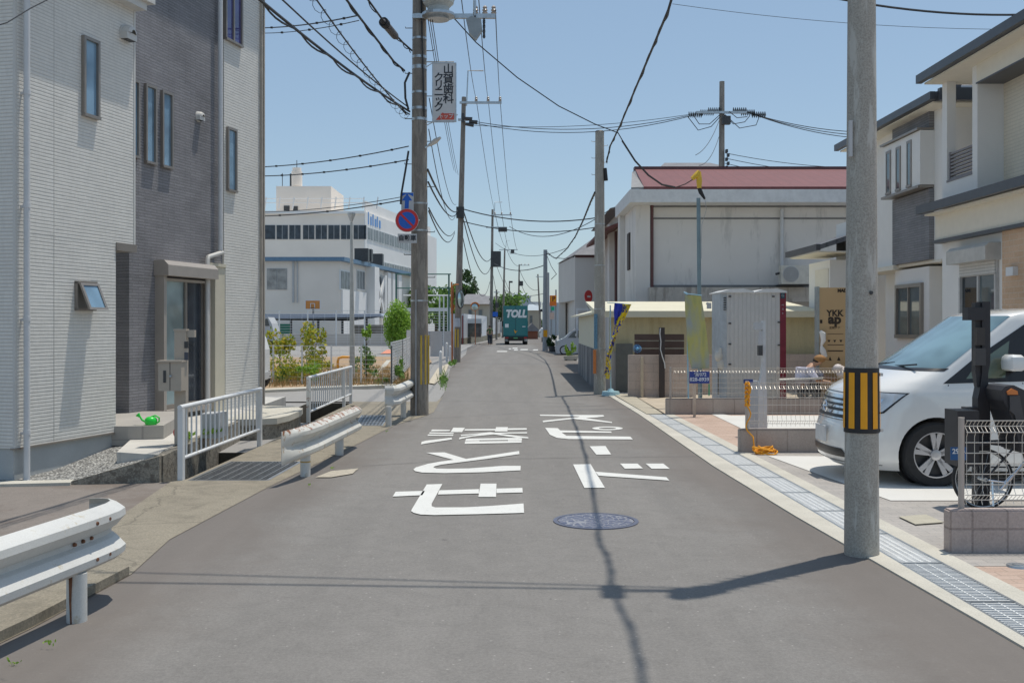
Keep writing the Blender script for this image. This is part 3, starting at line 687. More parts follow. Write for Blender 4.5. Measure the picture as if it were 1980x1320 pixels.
b = MB(); leaves(b, (-3.98, 12.3, ZL + .06), (.10, .35, .06), 160, .03, rng); leaves(b, (-3.72, 12.9, ZL + .06), (.16, .5, .06), 160, .03, rng); b.build('leaves', m_lfl, pl, fix=False)
b = MB(); b.ball((-3.94, 12.0, ZL + .13), .03, .03, .05); b.build('bloom', m_red, pl, smooth=True)
b = MB(); b.box(-3.83, -3.60, 12.6, 12.95, ZL, ZL + .30); tag(b.build('meter_box', m_grey), 'small grey utility box behind the near handrail', 'utility box')
# ================================================================ STREET FENCES AND GUARDRAILS (left)
def handrail(a, c, top, bot, n, label, rust=False, posts=(0, 1), mats=None):
    o = empty('handrail_fence', (a[0], a[1], 0), label, 'handrail', 'white tubular handrails beside the drain channel')
    a = Vector((a[0], a[1], 0)); c = Vector((c[0], c[1], 0)); d = (c - a).normalized(); ang = math.atan2(d.y, d.x)
    for k, t in enumerate(posts):
        p = a.lerp(c, t); q = MB(); q.rbox((p.x, p.y, top / 2 - .03), .075, .055, top + .02, ang); q.build('post', m_rusty if rust and k == 0 else m_white, o)
    q = MB(); q.tube([a - d * .05 + Vector((0, 0, top)), c + d * .05 + Vector((0, 0, top))], .027, 12); q.build('top_rail', m_white, o, smooth=True)
    q = MB(); q.tube([a + Vector((0, 0, bot)), c + Vector((0, 0, bot))], .02, 10); q.build('bottom_rail', m_white, o, smooth=True)
    for i in range(n):
        p = a.lerp(c, (i + 1) / (n + 1)); q = MB(); q.cyl(p.x, p.y, bot, top, .010, n=8); q.build('baluster', m_white, o)
    return o
handrail((-3.54, 10.96), (-3.47, 14.08), .78, .23, 18, 'white tubular handrail over the channel, nearest the house with the letterbox')
handrail((-3.42, 17.2), (-3.43, 21.8), .78, .20, 22, 'white tubular handrail with a rust-blistered end post behind the rusty guardrail', True, (0, .8, 1))
PROF = [(0, 0), (.05, .022), (.078, .045), (.082, .085), (.03, .145), (.0, .16), (.0, .19), (.03, .205), (.082, .265), (.078, .305), (.05, .328), (0, .35)]
def wbeam(path, ztop, mat, parent, fade=()):
    mb = MB(); n = len(path); m = len(PROF)
    for side in (0, 1):
        vs = []
        for i, p in enumerate(path):
            a = Vector(path[max(i - 1, 0)][:2]); c = Vector(path[min(i + 1, n - 1)][:2]); d = (c - a).normalized(); nn = Vector((d.y, -d.x))
            k = fade[i] if fade else 1.0
            for (q, z) in PROF:
                dd = q * k + (.0 if side else -.006)
                vs.append((p[0] + nn.x * dd, p[1] + nn.y * dd, ztop - .35 + z))
        fs = [(i * m + j, (i + 1) * m + j, (i + 1) * m + j + 1, i * m + j + 1) for i in range(n - 1) for j in range(m - 1)]
        mb.add(vs, fs)
    L = n * m
    for j in range(m - 1):
        mb.f.append([j, j + 1, L + j + 1, L + j]); mb.mi.append(0); e = (n - 1) * m
        mb.f.append([e + j, e + j + 1, L + e + j + 1, L + e + j]); mb.mi.append(0)
    for i in range(n - 1):
        for j in (0, m - 1):
            mb.f.append([i * m + j, (i + 1) * m + j, L + (i + 1) * m + j, L + i * m + j]); mb.mi.append(0)
    o = mb.build('beam', mat, parent, smooth=True); o.data.set_sharp_from_angle(angle=R(20)); return o
def guardrail(path, ztop, posts, label, mat, fade=(), bolts=(), pr=.055, cap=None):
    o = empty('guardrail', (posts[0][0], posts[0][1], 0), label, 'guardrail', 'white steel guardrails along the left of the street')
    bm_ = wbeam(path, ztop, mat, o, fade)
    for p in posts:
        q = MB(); q.cyl(p[0], p[1], -.05, ztop - .325, pr, n=18); q.build('post', m_rail, o, smooth=True)
    for (x, y, z) in bolts:
        q = MB(); q.tube([(x, y, z), (x + .012, y - .003, z)], [.012, .010], 8); q.build('bolt', m_rust, bm_)
    return o
def lerp2(a, c, t): return (a[0] + (c[0] - a[0]) * t, a[1] + (c[1] - a[1]) * t)
pa, pb = (-3.4, .8), (-2.30, 6.0)
pth = [(x - .10, y) for x, y in [(-3.55, -.8), (-3.08, 1.5), (-2.72, 3.6), (-2.50, 4.9), (-2.36, 5.75), (-2.33, 5.95), (-2.315, 6.10), (-2.325, 6.20), (-2.37, 6.27), (-2.44, 6.29), (-2.49, 6.27)]]
guardrail(pth, .595, [(-2.435, 5.73), (-2.83, 3.73), (-3.23, 1.73)], 'white guardrail nearest the camera, its end curled back and its post streaked with rust', m_rail,
          bolts=[(-2.37, 5.84, .525), (-2.355, 5.98, .525), (-2.37, 5.84, .32), (-2.355, 5.98, .32), (-2.455, 5.74, .425), (-2.445, 5.83, .425), (-2.435, 5.92, .425), (-2.62, 4.3, .32)])
gr1 = [o for o in bpy.data.objects if o.name == 'guardrail'][0]
q = MB(); q.prism([(-2.447, 5.671, .0), (-2.440, 5.671, .0), (-2.443, 5.671, .12), (-2.436, 5.671, .26), (-2.455, 5.671, .26), (-2.453, 5.671, .12)], (0, .006, 0)); q.build('rust_streak', m_rust, gr1)
gp2 = [(-2.36, 10.50), (-2.345, 10.6), (-2.31, 10.8), (-2.27, 11.1), (-2.23, 11.6), (-2.13, 13.75), (-2.12, 13.9), (-2.15, 14.0), (-2.22, 14.02)]
guardrail(gp2, .565, [(-2.27, 11.25), (-2.21, 13.1)], 'guardrail with a rust-eaten top edge and flattened end, in front of the second handrail', m_rustbeam, fade=(.0, .15, .5, .9, 1, 1, 1, 1, 1),
          bolts=[(-2.21, 11.3, .30), (-2.20, 11.45, .30), (-2.19, 11.6, .30), (-2.27, 11.15, .42), (-2.27, 11.22, .42)])
gp3 = [(-2.10, 16.9), (-1.98, 16.95), (-1.94, 17.1), (-1.92, 17.6), (-1.86, 19.6), (-1.9, 20.1)]
guardrail(gp3, .66, [(-2.02, 16.75), (-1.95, 18.4)], 'short white guardrail with a rusty stub post, ending at the brown utility pole', m_rail, fade=(.2, .5, 1, 1, 1, 1), pr=.05)
# reflective tape on guardrail post
# drain gratings in the verge
def pit_grate(q, n, label):
    o = empty('drain_grating', q[0], label, 'grating'); a, b_, c_, d_ = [Vector(p) for p in q]
    k = MB()
    def bar(p, r, w, z0, z1):
        d = (r - p).normalized(); nn = Vector((-d.y, d.x, 0)) * w
        k.hex([p - nn + Vector((0, 0, z0)), r - nn + Vector((0, 0, z0)), r + nn + Vector((0, 0, z0)), p + nn + Vector((0, 0, z0)), p - nn + Vector((0, 0, z1)), r - nn + Vector((0, 0, z1)), r + nn + Vector((0, 0, z1)), p + nn + Vector((0, 0, z1))])
    for i in range(n):
        t = (i + .5) / n; bar(a.lerp(b_, t), d_.lerp(c_, t), .009 if i % 3 == 1 else .004, -.04, .008)
    for t in (.2, .5, .8): bar(a.lerp(d_, t), b_.lerp(c_, t), .004, -.03, .003)
    k.build('grating_bars', m_iron, o)
    k = MB(); bar(a, b_, .015, -.05, .007); bar(d_, c_, .015, -.05, .007); bar(a, d_, .015, -.05, .0065); bar(b_, c_, .015, -.05, .0065); k.build('grating_frame', m_iron, o)
rng = random.Random(15); b = MB()
for px, py, n in ((95, 1243, 12), (30, 1275, 10), (240, 905, 12), (600, 935, 8), (640, 905, 14), (748, 832, 12)): leaves(b, G(px, py, .03), (.05, .03, .02), n, .011, rng, clump=3)
tag(b.build('weeds', m_lfl, fix=False), kind='stuff', label='small weeds in the joints of the concrete verge', cat='weeds')
pit_grate(PITS[0], 22, 'wide steel grating set in the verge beside the near handrail')
pit_grate(PITS[1], 22, 'steel grating in the verge beside the second handrail, half behind the rusty guardrail')
q = MB(); q.cyl(-2.27, 11.25, .155, .17, .0565, n=18); q.build('reflective_band', M('ochre band', (.45, .30, .08), .6), [o for o in bpy.data.objects if o.name == 'guardrail.001'][0])
b = MB(); b.use(M('pitted patch', (.42, .38, .31), .9, var=.3, scale=14, fine=.4)); b.poly([G(610, 922, .01), G(640, 910, .01), G(693, 905, .01), G(682, 915, .01), G(640, 922, .01)]); tag(b.build('road_patch', fix=False), kind='structure')
# ================================================================ UTILITY POLES
def pole(xy, h, r0, r1, label, mat, group='concrete utility poles along the street', n=24):
    o = empty('utility_pole', (xy[0], xy[1], 0), label, 'utility pole', group)
    b = MB(); b.tube([(xy[0], xy[1], -.3), (xy[0], xy[1], h * .5), (xy[0], xy[1], h)], [r0, (r0 + r1) / 2, r1], n); b.build('shaft', mat, o, smooth=True)
    b = MB(); b.cyl(xy[0], xy[1], h, h + .03, r1 * 1.1, r1 * .9, n=n); b.build('pole_cap', m_dark, o)
    return o
def rad(o_r0, o_r1, h, z): return o_r0 + (o_r1 - o_r0) * z / h
def sbolt(o, xy, r, z, side, ln=.12, mat=None):
    b = MB(); s = side; b.tube([(xy[0] + s * r * .9, xy[1], z), (xy[0] + s * (r + ln), xy[1], z), (xy[0] + s * (r + ln), xy[1], z + .025)], .008, 6); b.build('step_bolt', mat or m_steel, o)
def hoop(o, xy, r, z, h=.03, name='strap', mat=None):
    b = MB(); b.cyl(xy[0], xy[1], z, z + h, r + .006, n=24); b.build(name, mat or m_steel, o, smooth=True)
def guard_band(o, xy, r0, r1, z0, z1, nst, a0=0, frame=.08, matb=None):
    b = MB(); n = 32
    b.tube([(xy[0], xy[1], z0), (xy[0], xy[1], z1)], [r0 + .006, r1 + .006], n); g = b.build('guard_band', matb or m_black, o, smooth=True)
    s = MB()
    for i in range(nst):
        aa = a0 + 2 * math.pi * i / nst; w = math.pi / nst * .53; q = []
        m = 5
        za, zb = z0 + (z1 - z0) * frame, z1 - (z1 - z0) * frame
        vs = []
        for (z, r) in ((za, r0), (zb, r1)):
            for j in range(m + 1):
                an = aa - w + 2 * w * j / m; vs.append((xy[0] + (r + .011) * math.cos(an), xy[1] + (r + .011) * math.sin(an), z))
        s.add(vs, [(j, j + 1, m + 1 + j + 1, m + 1 + j) for j in range(m)])
    s.build('yellow_stripes', m_yel, g, fix=False)
def insulator(mb, p, s=1.0):
    mb.lathe([(.02 * s, -.02), (.05 * s, 0), (.06 * s, .03 * s), (.035 * s, .05 * s), (.06 * s, .08 * s), (.035 * s, .11 * s), (.05 * s, .14 * s), (.02 * s, .17 * s)], p, n=10)
def crossarm(o, c, dx0, dx1, z, ins, s=1.0, w=.04, dy=0):
    b = MB(); b.hex([(c[0] + dx0, c[1] - w - .17, z - w), (c[0] + dx1, c[1] - w - .17 + dy, z - w), (c[0] + dx1, c[1] + w - .17 + dy, z - w), (c[0] + dx0, c[1] + w - .17, z - w), (c[0] + dx0, c[1] - w - .17, z + w), (c[0] + dx1, c[1] - w - .17 + dy, z + w), (c[0] + dx1, c[1] + w - .17 + dy, z + w), (c[0] + dx0, c[1] + w - .17, z + w)])
    a = b.build('crossarm', m_steel, o)
    for x in ins:
        k = MB(); insulator(k, (c[0] + x, c[1] - .17, z + w), s); k.build('insulator', m_insul, a, smooth=True)
    return a
# --- near right pole
NP = (PX(1666, 7.4), 7.4); r0, r1, h = .124, .073, 7.6
np_ = pole(NP, h, r0, r1, 'slender grey concrete pole with black and yellow band at the kerb, right of the road', m_pole, None)
guard_band(np_, NP, rad(r0, r1, h, .87), rad(r0, r1, h, 1.34), PZ(838, 7.28), PZ(712, 7.28), 9, R(-101.5), .07)
b = MB(); zz = PZ(566, 7.3); b.tube([(NP[0] + .03, NP[1] - .118, zz), (NP[0] + .03, NP[1] - .104, zz)], [.013, .014], 14); b.build('cap_plug', m_dark, np_)
b = MB(); b.box(NP[0] - .115, NP[0] - .095, NP[1] - .09, NP[1] - .06, PZ(302, 7.3), PZ(232, 7.3)); b.build('number_plate', m_grey, np_)
for k, z in enumerate((4.15, 4.6, 5.05, 5.5, 5.95, 6.4, 6.85)):
    for s in (-1, 1): sbolt(np_, NP, rad(r0, r1, h, z), z + (.1 if s > 0 else 0), s)
for (z, py) in ((1.3, 0), (.9, 0)):
    b = MB(); r = rad(r0, r1, h, z); b.box(NP[0] + r, NP[0] + r + .022, NP[1] - .05, NP[1] - .02, z - .01, z + .012); b.build('clasp', m_steel, np_)
for z in (6.5, 6.75, 7.1): hoop(np_, NP, rad(r0, r1, h, z) + .03, z, .08)
b = MB(); b.tube([(NP[0], NP[1], 6.8), (1.97, 7.41, 6.82)], .02, 8); b.build('bracket_arm', m_steel, np_)
for z in (6.6, 6.85): 
    b = MB(); b.rbox((NP[0] - .12, NP[1], z), .14, .12, .16); b.build('terminal_box', m_dark, np_)
# --- pole 2, right, bare top
P2_ = (PX(1159.5, 24.75), 24.75)
p2 = pole(P2_, 6.33, .148, .105, 'bare-topped grey concrete pole beside the blue and yellow flag', m_pole, None)
b = MB(); b.box(P2_[0] - .15, P2_[0] - .07, P2_[1] - .20, P2_[1] - .14, PZ(674, 24.6), PZ(607, 24.6)); b.build('sign_strip', M('faded blue strip', (.12, .25, .36), .6, var=.35, scale=30), p2)
b = MB(); b.box(P2_[0] - .17, P2_[0] - .10, P2_[1] - .19, P2_[1] - .13, PZ(722, 24.6), PZ(676, 24.6)); b.build('marker_strip', m_orange, p2)
for z in (1.1, 2.05, 3.1, 4.1): hoop(p2, P2_, rad(.148, .105, 6.33, z), z, .02)
for z in (5.2, 5.6, 6.0): sbolt(p2, P2_, .11, z, 1, .08); sbolt(p2, P2_, .11, z + .1, -1, .08)
b = MB(); b.tube([(P2_[0] + .12, P2_[1] - .05, 5.45), (P2_[0] + .15, P2_[1] - .05, 5.15)], .05, 8); b.build('cable_clamp', m_black, p2)
# --- big left pole A
PA = (PX(811, 19), 19.0); ra0, ra1, hA = .172, .10, 12.2
pA = pole(PA, hA, ra0, ra1, 'thick brown-grey utility pole carrying the clinic sign and no-parking sign', m_dpole, None, 28)
for z, hh in ((2.1, .03), (3.4, .03), (3.9, .03), (5.45, .05), (5.65, .05), (5.95, .04), (6.4, .07), (6.6, .05), (6.95, .04), (7.35, .06)):
    hoop(pA, PA, rad(ra0, ra1, hA, z), z, hh)
for i in range(12):
    z = 2.55 + i * .42; s = -1 if i % 2 else 1; sbolt(pA, PA, rad(ra0, ra1, hA, z), z, s, .13, m_dark)
s = MB()
for px in (814.5, 822.5, 827.5):
    x = PX(px, 18.84); dd = PA[0] - x; yb = PA[1] - math.sqrt(max(.001, .172 ** 2 - dd ** 2)) - .008
    s.box(x - .015, x + .015, yb - .004, yb + .03, PZ(743, 18.84), PZ(648, 18.84))
m_yel2 = M('faded pole yellow', (.62, .42, .06), .6, var=.1)
s.build('yellow_stripes', m_yel2, pA)
b = MB(); b.tube([(PX(804, 18.8), 18.80, .0), (PX(804, 18.8), 18.80, PZ(560, 18.8))], .016, 8); b.build('conduit', M('grey conduit', (.33, .34, .35), .5), pA)
b = MB(); b.tube([(PA[0] + .10, PA[1] - .15, 5.5), (PX(812, 18.8), 18.83, 8.5)], .016, 6); b.build('conduit', m_cable, pA)
zc = PZ(31, 18.8)
ca = crossarm(pA, PA, -.1, PX(958, 18.83) - PA[0], zc, [1.05, 1.22, 1.38], .9)
b = MB(); b.tube([(PA[0] + .9, PA[1] - .17, zc), (PA[0] + .16, PA[1] - .17, zc - .0)], .02, 6); b.tube([(PX(918, 18.8), 18.8, zc), (PX(918, 18.8), 18.8, zc + .28)], .03, 8); b.build('arm_brace', m_steel, pA)
ca2 = crossarm(pA, PA, -.9, 1.4, 9.9, [-.8, .7, 1.3])
# transformer, arrester, lamp on pole A
T = (PX(848, 18.8), 18.75)
tr = empty('transformer', (T[0], T[1], zc), 'pale pole-mounted transformer drum at the top edge of the photo', 'transformer')
b = MB(); b.lathe([(.16, -.02), (.20, .02), (.20, .10), (.255, .16), (.28, .18), (.28, .75), (.25, .82)], (T[0], T[1], zc + .03), n=28); b.build('drum', M('pale green grey paint', (.44, .46, .44), .5, var=.1, scale=4), tr, smooth=True)
b = MB(); 
for i in range(20):
    a = 2 * math.pi * i / 20; b.rbox((T[0] + .28 * math.cos(a), T[1] + .28 * math.sin(a), zc + .48), .03, .008, .45, a)
b.build('cooling_fins', m_grey, tr)
b = MB(); b.lathe([(.20, -.09), (.19, -.05), (.30, -.03), (.30, .02)], (T[0], T[1], zc), n=24); b.build('bracket', m_steel, tr)
ab = empty('switch_box', P(918, 55, 18.8), 'grey switch box hanging under the clinic pole crossarm', 'switch')
c = P(918, 57, 18.8)
b = MB(); b.prism([c + Vector(v) for v in ((-.16, -.08, .17), (-.05, -.08, .22), (.12, -.08, .16), (.14, -.08, -.02), (.02, -.08, -.20), (-.10, -.08, -.08))], (0, .16, 0)); b.build('box_body', M('blue grey paint', (.30, .34, .36), .5, var=.1), ab)
b = MB()
for k in range(4): insulator(b, (c[0] + .17, c[1], c[2] + .12 - k * .09), .5)
b.tube([c + Vector((.0, 0, .2)), c + Vector((.02, 0, .32))], .02, 6); b.build('terminals', m_dark, ab)
b = MB(); a_ = P(828, 276, 18.8); e_ = P(852, 266, 18.7); 
sl2 = empty('street_lamp', P(824, 283, 18.8), 'slim angled street lamp on the right side of the clinic pole', 'street lamp')
b = MB(); b.tube([P(822, 286, 18.8), P(831, 280, 18.8)], .02, 8); b.build('arm', m_steel, sl2)
b = MB(); b.tube([P(830, 281, 18.8), P(842, 273, 18.75), P(852, 266, 18.7)], [.03, .05, .02], 10); b.build('lamp_head', M('lamp housing', (.55, .52, .48), .4), sl2, smooth=True)
# clinic sign
def board(name, px0, px1, py0, py1, y, label, cat, th=.05, m=None):
    o = empty(name, P((px0 + px1) / 2, py1, y), label, cat)
    b = MB(); b.box(PX(px0, y), PX(px1, y), y, y + th, PZ(py1, y), PZ(py0, y)); b.build('board', m or M('white sign board', (.62, .62, .62), .5, var=.04), o)
    return o
Ys = 18.9
m_edge = m_steel
sg = board('clinic_sign', 836.5, 881.5, 122.5, 234.5, Ys, 'white vertical dental clinic sign bracketed to the brown pole', 'sign')
b = MB()
for (x0, x1, y0, y1) in ((835.5, 882.5, 121.5, 123), (835.5, 882.5, 234, 235.5), (835.5, 837, 123, 234), (881, 882.5, 123, 234)):
    b.box(PX(x0, Ys), PX(x1, Ys), Ys - .006, Ys + .055, PZ(y1, Ys), PZ(y0, Ys))
b.build('sign_frame', m_edge, sg)
b = MB()
for y in (120, 236): b.tube([P(824, y, Ys), P(878, y, Ys)], .012, 6)
b.tube([P(824, 130, Ys), P(838, 121, Ys)], .008, 6); b.tube([P(824, 243, Ys), P(838, 236, Ys)], .008, 6); b.build('bracket', m_steel, sg)
m_sink = M('black ink', (.025, .03, .04), .5)
sz = .155
for i, ch in enumerate('山賀歯科'): text_mesh('character', ch, m_sink, sg, P(867, 135 + i * 19, Ys - .004), .20, bold=.003)
for i, ch in enumerate('クリニック'): text_mesh('character', ch, m_sink, sg, P(848.5, 151 + i * 14.3 if ch != 'ッ' else 151 + i * 14.3, Ys - .004), .19 if ch != 'ッ' else .17, bold=.003)
m_sred = M('faded sign red', (.60, .10, .07), .5)
b = MB(); b.prism([P(843, 232, Ys - .006), P(855, 218, Ys - .006), P(858, 219, Ys - .006), P(852, 232, Ys - .006)], (0, .004, 0)); b.prism([P(853.5, 231.5, Ys - .006), P(857.5, 219.5, Ys - .006), P(878, 219.5, Ys - .006), P(878, 231.5, Ys - .006)], (0, .004, 0)); b.build('logo', m_sred, sg)
text_mesh('character', 'トップア', M('sign white', (.62, .62, .62), .5), sg, P(867, 225.5, Ys - .010), .095, bold=.0015, sx=.95)
# no parking sign + plate + arrow sign
Yn = 18.74
npk = empty('no_parking_sign', P(787, 448, Yn), 'round blue no-parking sign with red ring on the brown pole', 'sign')
c = P(787, 426, Yn)
def disc(mb, c, r, d, n=40, x=1.0): mb.lathe([(r, 0), (r, d)], c, 'y', n)
b = MB(); disc(b, c, .215, .02); b.build('disc', m_sgrey, npk, smooth=False)
b = MB(); n = 48
for i in range(n):
    a, e = 2 * math.pi * i / n, 2 * math.pi * (i + 1) / n
    b.quad(*[(c[0] + r * math.cos(t), c[1] - .003, c[2] + r * math.sin(t)) for (r, t) in ((.207, a), (.207, e), (.155, e), (.155, a))])
d = Vector((.7071, 0, -.7071)); w = Vector((.7071, 0, .7071)) * .019
b.quad(*[c + Vector((0, -.004, 0)) + v for v in (-d * .16 - w, d * .16 - w, d * .16 + w, -d * .16 + w)])
b.build('red_ring', m_red, npk, fix=False)
b = MB(); disc(b, c + Vector((0, -.0015, 0)), .156, .002); b.build('blue_face', m_blue, npk)
pt = empty('supplementary_plate', P(787, 470, Yn), 'small white plate reading automobiles below the no-parking sign', 'sign')
b = MB(); b.box(PX(769, Yn), PX(806, Yn), Yn, Yn + .015, PZ(470, Yn), PZ(452, Yn)); b.build('plate', m_sgrey, pt)
for i, ch in enumerate('自動車'): text_mesh('character', ch, m_sink, pt, P(776 + i * 11.6, 461, Yn - .004), .108, bold=.003)
ar = empty('one_way_sign', P(785, 404, Yn + .1), 'blue and white rectangular arrow sign half behind the no-parking sign', 'sign')
b = MB(); b.box(PX(776, Yn + .1), PX(800, Yn + .1), Yn + .08, Yn + .095, PZ(408, Yn), PZ(371, Yn)); b.build('plate', m_sgrey, ar)
y_ = Yn + .076
b = MB(); b.prism([P(x, y, y_) for x, y in ((782, 407), (783, 388), (777, 388), (787, 374), (797, 388), (791, 388), (790, 407))], (0, .003, 0)); b.prism([P(x, y, y_ + .001) for x, y in ((777, 380), (777, 373), (799, 373), (799, 380), (790, 375.5), (785, 375.5))], (0, .002, 0)); b.build('arrow', m_blue, ar)
b = MB(); b.tube([P(800, 426, Yn + .06), P(812, 426, Yn + .06)], .015, 6); b.build('bracket', m_steel, npk)
# --- poles further along
def far_pole(px, base_y, top_y, r0, r1, label, arms=(), boxes=(), Y=None, pxt=None, mat=None, bracket=None):
    Y = Y or HC * FPX / (base_y - CY); xy = (PX(px, Y), Y); h = PZ(top_y, Y)
    o = empty('utility_pole', (xy[0], xy[1], 0), label, 'utility pole', 'utility poles receding along the street')
    xt = PX(pxt if pxt else px, Y)
    b = MB(); b.tube([(xy[0], Y, -.2), (xt, Y, h)], [r0, r1], 14); b.build('shaft', mat or m_dpole, o, smooth=True)
    for (z_y, x0, x1, ins) in arms:
        z = PZ(z_y, Y); k = MB(); k.box(PX(x0, Y), PX(x1, Y), Y - .20, Y - .10, z - .05, z + .05); a = k.build('crossarm', m_steel, o)
        for ix in ins: k = MB(); insulator(k, (PX(ix, Y), Y - .15, z + .05), 1.3); k.build('insulator', m_insul, a, smooth=True)
    for (x, y, w, hh) in boxes:
        k = MB(); q = P(x, y, Y - .2); k.rbox(q, w, w * .8, hh); k.build('terminal_box', m_dark, o)
    if bracket:
        k = MB(); k.tube([P(x, y, Y - .1) for x, y in bracket], .035, 6); k.build('wire_bracket', m_steel, o)
    return o, Y
pB, YB = far_pole(883.5, 700, 188, .165, .10, 'tall dark utility pole with one long crossarm, behind the clinic pole', [(200, 889, 970, (921, 944, 967)), (233, 886, 905, ())], [(890, 411, .35, .5), (895, 228, .12, .4)], pxt=897, bracket=[(902, 205), (905, 137), (935, 137)])
b = MB(); s_ = MB()
for px in (881, 886):
    s_.box(PX(px, YB) - .03, PX(px, YB) + .03, YB - .19, YB - .165, PZ(671, YB), PZ(636, YB))
s_.build('yellow_stripes', m_yel2, pB)
b.cyl(PX(883.6, YB), YB, PZ(632, YB), PZ(615, YB), .19, n=16); b.build('guard_band', M('pale sheet', (.50, .55, .62), .5), pB, smooth=True)
for (x, y) in ((905, 230), (915, 236), (908, 241)):
    k = MB(); k.tube([P(x - 8, y - 1, YB - .2), P(x + 8, y + 1, YB - .2)], [.07, .1], 8); k.build('fuse', m_dark, pB)
pC, YC = far_pole(949, 665, 405, .17, .10, 'utility pole with crossarm and round transformer, third on the left', [(416, 951, 990, (957, 970, 987)), (440, 940, 980, ())], [(972, 444, .8, .35), (959, 501, .9, 1.4)], pxt=952.5, bracket=[(956, 412), (957, 391), (971, 391)])
pD, YD = far_pole(972, 653, 480, .18, .11, 'distant utility pole just left of the truck top', [(483, 965, 1001, ()), (490, 985, 998, ())], [(991, 486, .5, .5)], pxt=976, bracket=[(978, 480), (979, 465), (985, 465)])
pE, YE = far_pole(1002, 649, 511, .19, .12, 'distant utility pole above the middle of the green truck', [(513, 1003, 1024, (1008, 1015, 1022))], [(1008, 548, .6, .8)], pxt=1004)
pF, YF = far_pole(1046, 652, 530, .16, .10, 'slender leaning far pole right of the green truck', [(535, 1036, 1050, ())], [(1047, 600, .3, .4)], pxt=1040)
pG, YG = far_pole(985, 648, 543, .15, .1, 'short distant pole with a small lamp arm above the truck', [], [(988, 545, .6, .3)])
pH, YH = far_pole(1054.5, 678, 483, .20, .13, 'grey pole with a small yellow mark at the road edge near the kei car', [], [], mat=m_gpole)
s_ = MB(); s_.box(PX(1050.5, YH), PX(1058, YH), YH - .22, YH - .2, PZ(651, YH), PZ(638, YH)); s_.build('yellow_mark', m_yel, pH)
pI, YI = far_pole(1060, 674, 527, .1, .08, 'thin grey pole right behind the pole near the kei car', [], [], mat=m_gpole)
pI2, _ = far_pole(960, 657, 560, .13, .1, 'thin distant pole between the third pole and the truck', [(565, 955, 966, ())], [(961, 590, .4, .6)])
# big pole above the red roof
YT = 45.0
pT, _ = far_pole(1394, 702, 158, .17, .11, 'tall pole with a ring of tension insulators above the red roof', [(219, 1345, 1442, ())], [(1404, 233, .35, .35)], Y=YT, pxt=1396)
for (x, y, d) in ((1332, 222, 1), (1355, 218, 1), (1370, 214, 1), (1418, 214, -1), (1434, 218, -1), (1455, 222, -1)):
    k = MB(); a = P(x, y, YT); 
    for i in range(7): k.tube([a + Vector((i * .09, 0, 0)), a + Vector((i * .09 + .05, 0, 0))], [.15, .03], 8)
    k.build('strain_insulator', m_dark, pT, smooth=True)
for pts in ([(1340, 222), (1352, 240), (1372, 240), (1392, 222)], [(1330, 226), (1350, 252), (1375, 245), (1393, 225)], [(1400, 222), (1418, 240), (1440, 236), (1450, 224)], [(1402, 222), (1430, 248), (1462, 242), (1468, 226)], [(1410, 216), (1425, 228), (1445, 226)]):
    k = MB(); k.tube([P(x, y, YT - .3) for x, y in pts], .018, 5); k.build('jumper_wire', m_cable, pT)
for i in range(5):
    k = MB(); k.box(PX(1402 + i % 2 * 3, YT), PX(1406 + i % 2 * 3, YT), YT - .2, YT, PZ(296 + i * 8, YT), PZ(290 + i * 8, YT)); k.build('clamp', m_dark, pT)

# ================================================================ OVERHEAD CABLES
def cable(pts, r, label, n=5, sag=None, fine=False, beads=0, spiral=None):
    b = MB(); pts = [Vector(p) for p in pts]
    if sag is not None: pts = catenary(pts[0], pts[1], sag, 16)
    b.tube(pts, r, n)
    tot = sum((pts[i + 1] - pts[i]).length for i in range(len(pts) - 1))
    if spiral:
        rad_, pitch, rr = spiral; q = []; acc = 0; steps = int(tot / pitch * 8)
        for i in range(steps + 1):
            t = i / steps * (len(pts) - 1); k = min(int(t), len(pts) - 2); p = pts[k].lerp(pts[k + 1], t - k); a = 2 * math.pi * i / 8
            q.append(p + Vector((math.cos(a) * rad_, 0, math.sin(a) * rad_ - rad_)))
        b.tube(q, rr, 4)
    for i in range(beads):
        t = (i + .5) / beads * (len(pts) - 1); k = min(int(t), len(pts) - 2); p = pts[k].lerp(pts[k + 1], t - k); b.rbox(p, .045, .03, .035)
    return tag(b.build('overhead_cable', m_cable), label, 'cable', 'overhead cables strung between the poles')
A = lambda px, py, y=18.75: P(px, py, y)
cable(catenary((-4.6, 0, 6.2), A(792, 216, 18.95), .45, 20), .020, 'thick twisted pair of cables from the top left down to the clinic pole', spiral=(.026, 1.3, .013))
cable(catenary((-4.35, 0, 6.45), A(790, 208, 18.95), .42, 20), .012, 'thinner line just above the thick twisted cable pair at upper left')
cable(catenary((-3.3, 6, 7.1), A(786, 222, 18.9), .35, 20), .012, 'cable with a coiled support wire reaching the clinic pole from the top edge', spiral=(.06, .38, .004))
cable([P(664, -8, 15.6), P(700, 40, 16.6), P(735, 85, 17.5), P(762, 120, 18.3), P(782, 137, 18.8)], .020, 'thick cable that droops onto the clinic pole beside its splice', spiral=(.018, .7, .010))
cable([P(706, -8, 16.6), P(742, 42, 17.4), P(778, 82, 18.2), P(796, 98, 18.85)], .018, 'short steep cable carrying the splice case to the clinic pole', spiral=(.024, .5, .009))
sc = empty('splice_case', P(752, 55, 17.6), 'black tubular cable splice case left of the clinic pole', 'cable splice')
b = MB(); b.tube([P(739, 40, 17.4), P(743, 45, 17.5), P(764, 70, 17.9), P(768, 74, 18.0)], [.03, .07, .065, .03], 10); b.build('case', M('splice case', (.10, .09, .09), .5, var=.2), sc, smooth=True)
b = MB(); b.tube([P(741, 42, 17.45), P(746, 48, 17.55)], .085, 10); b.build('end_cap', m_black, sc)
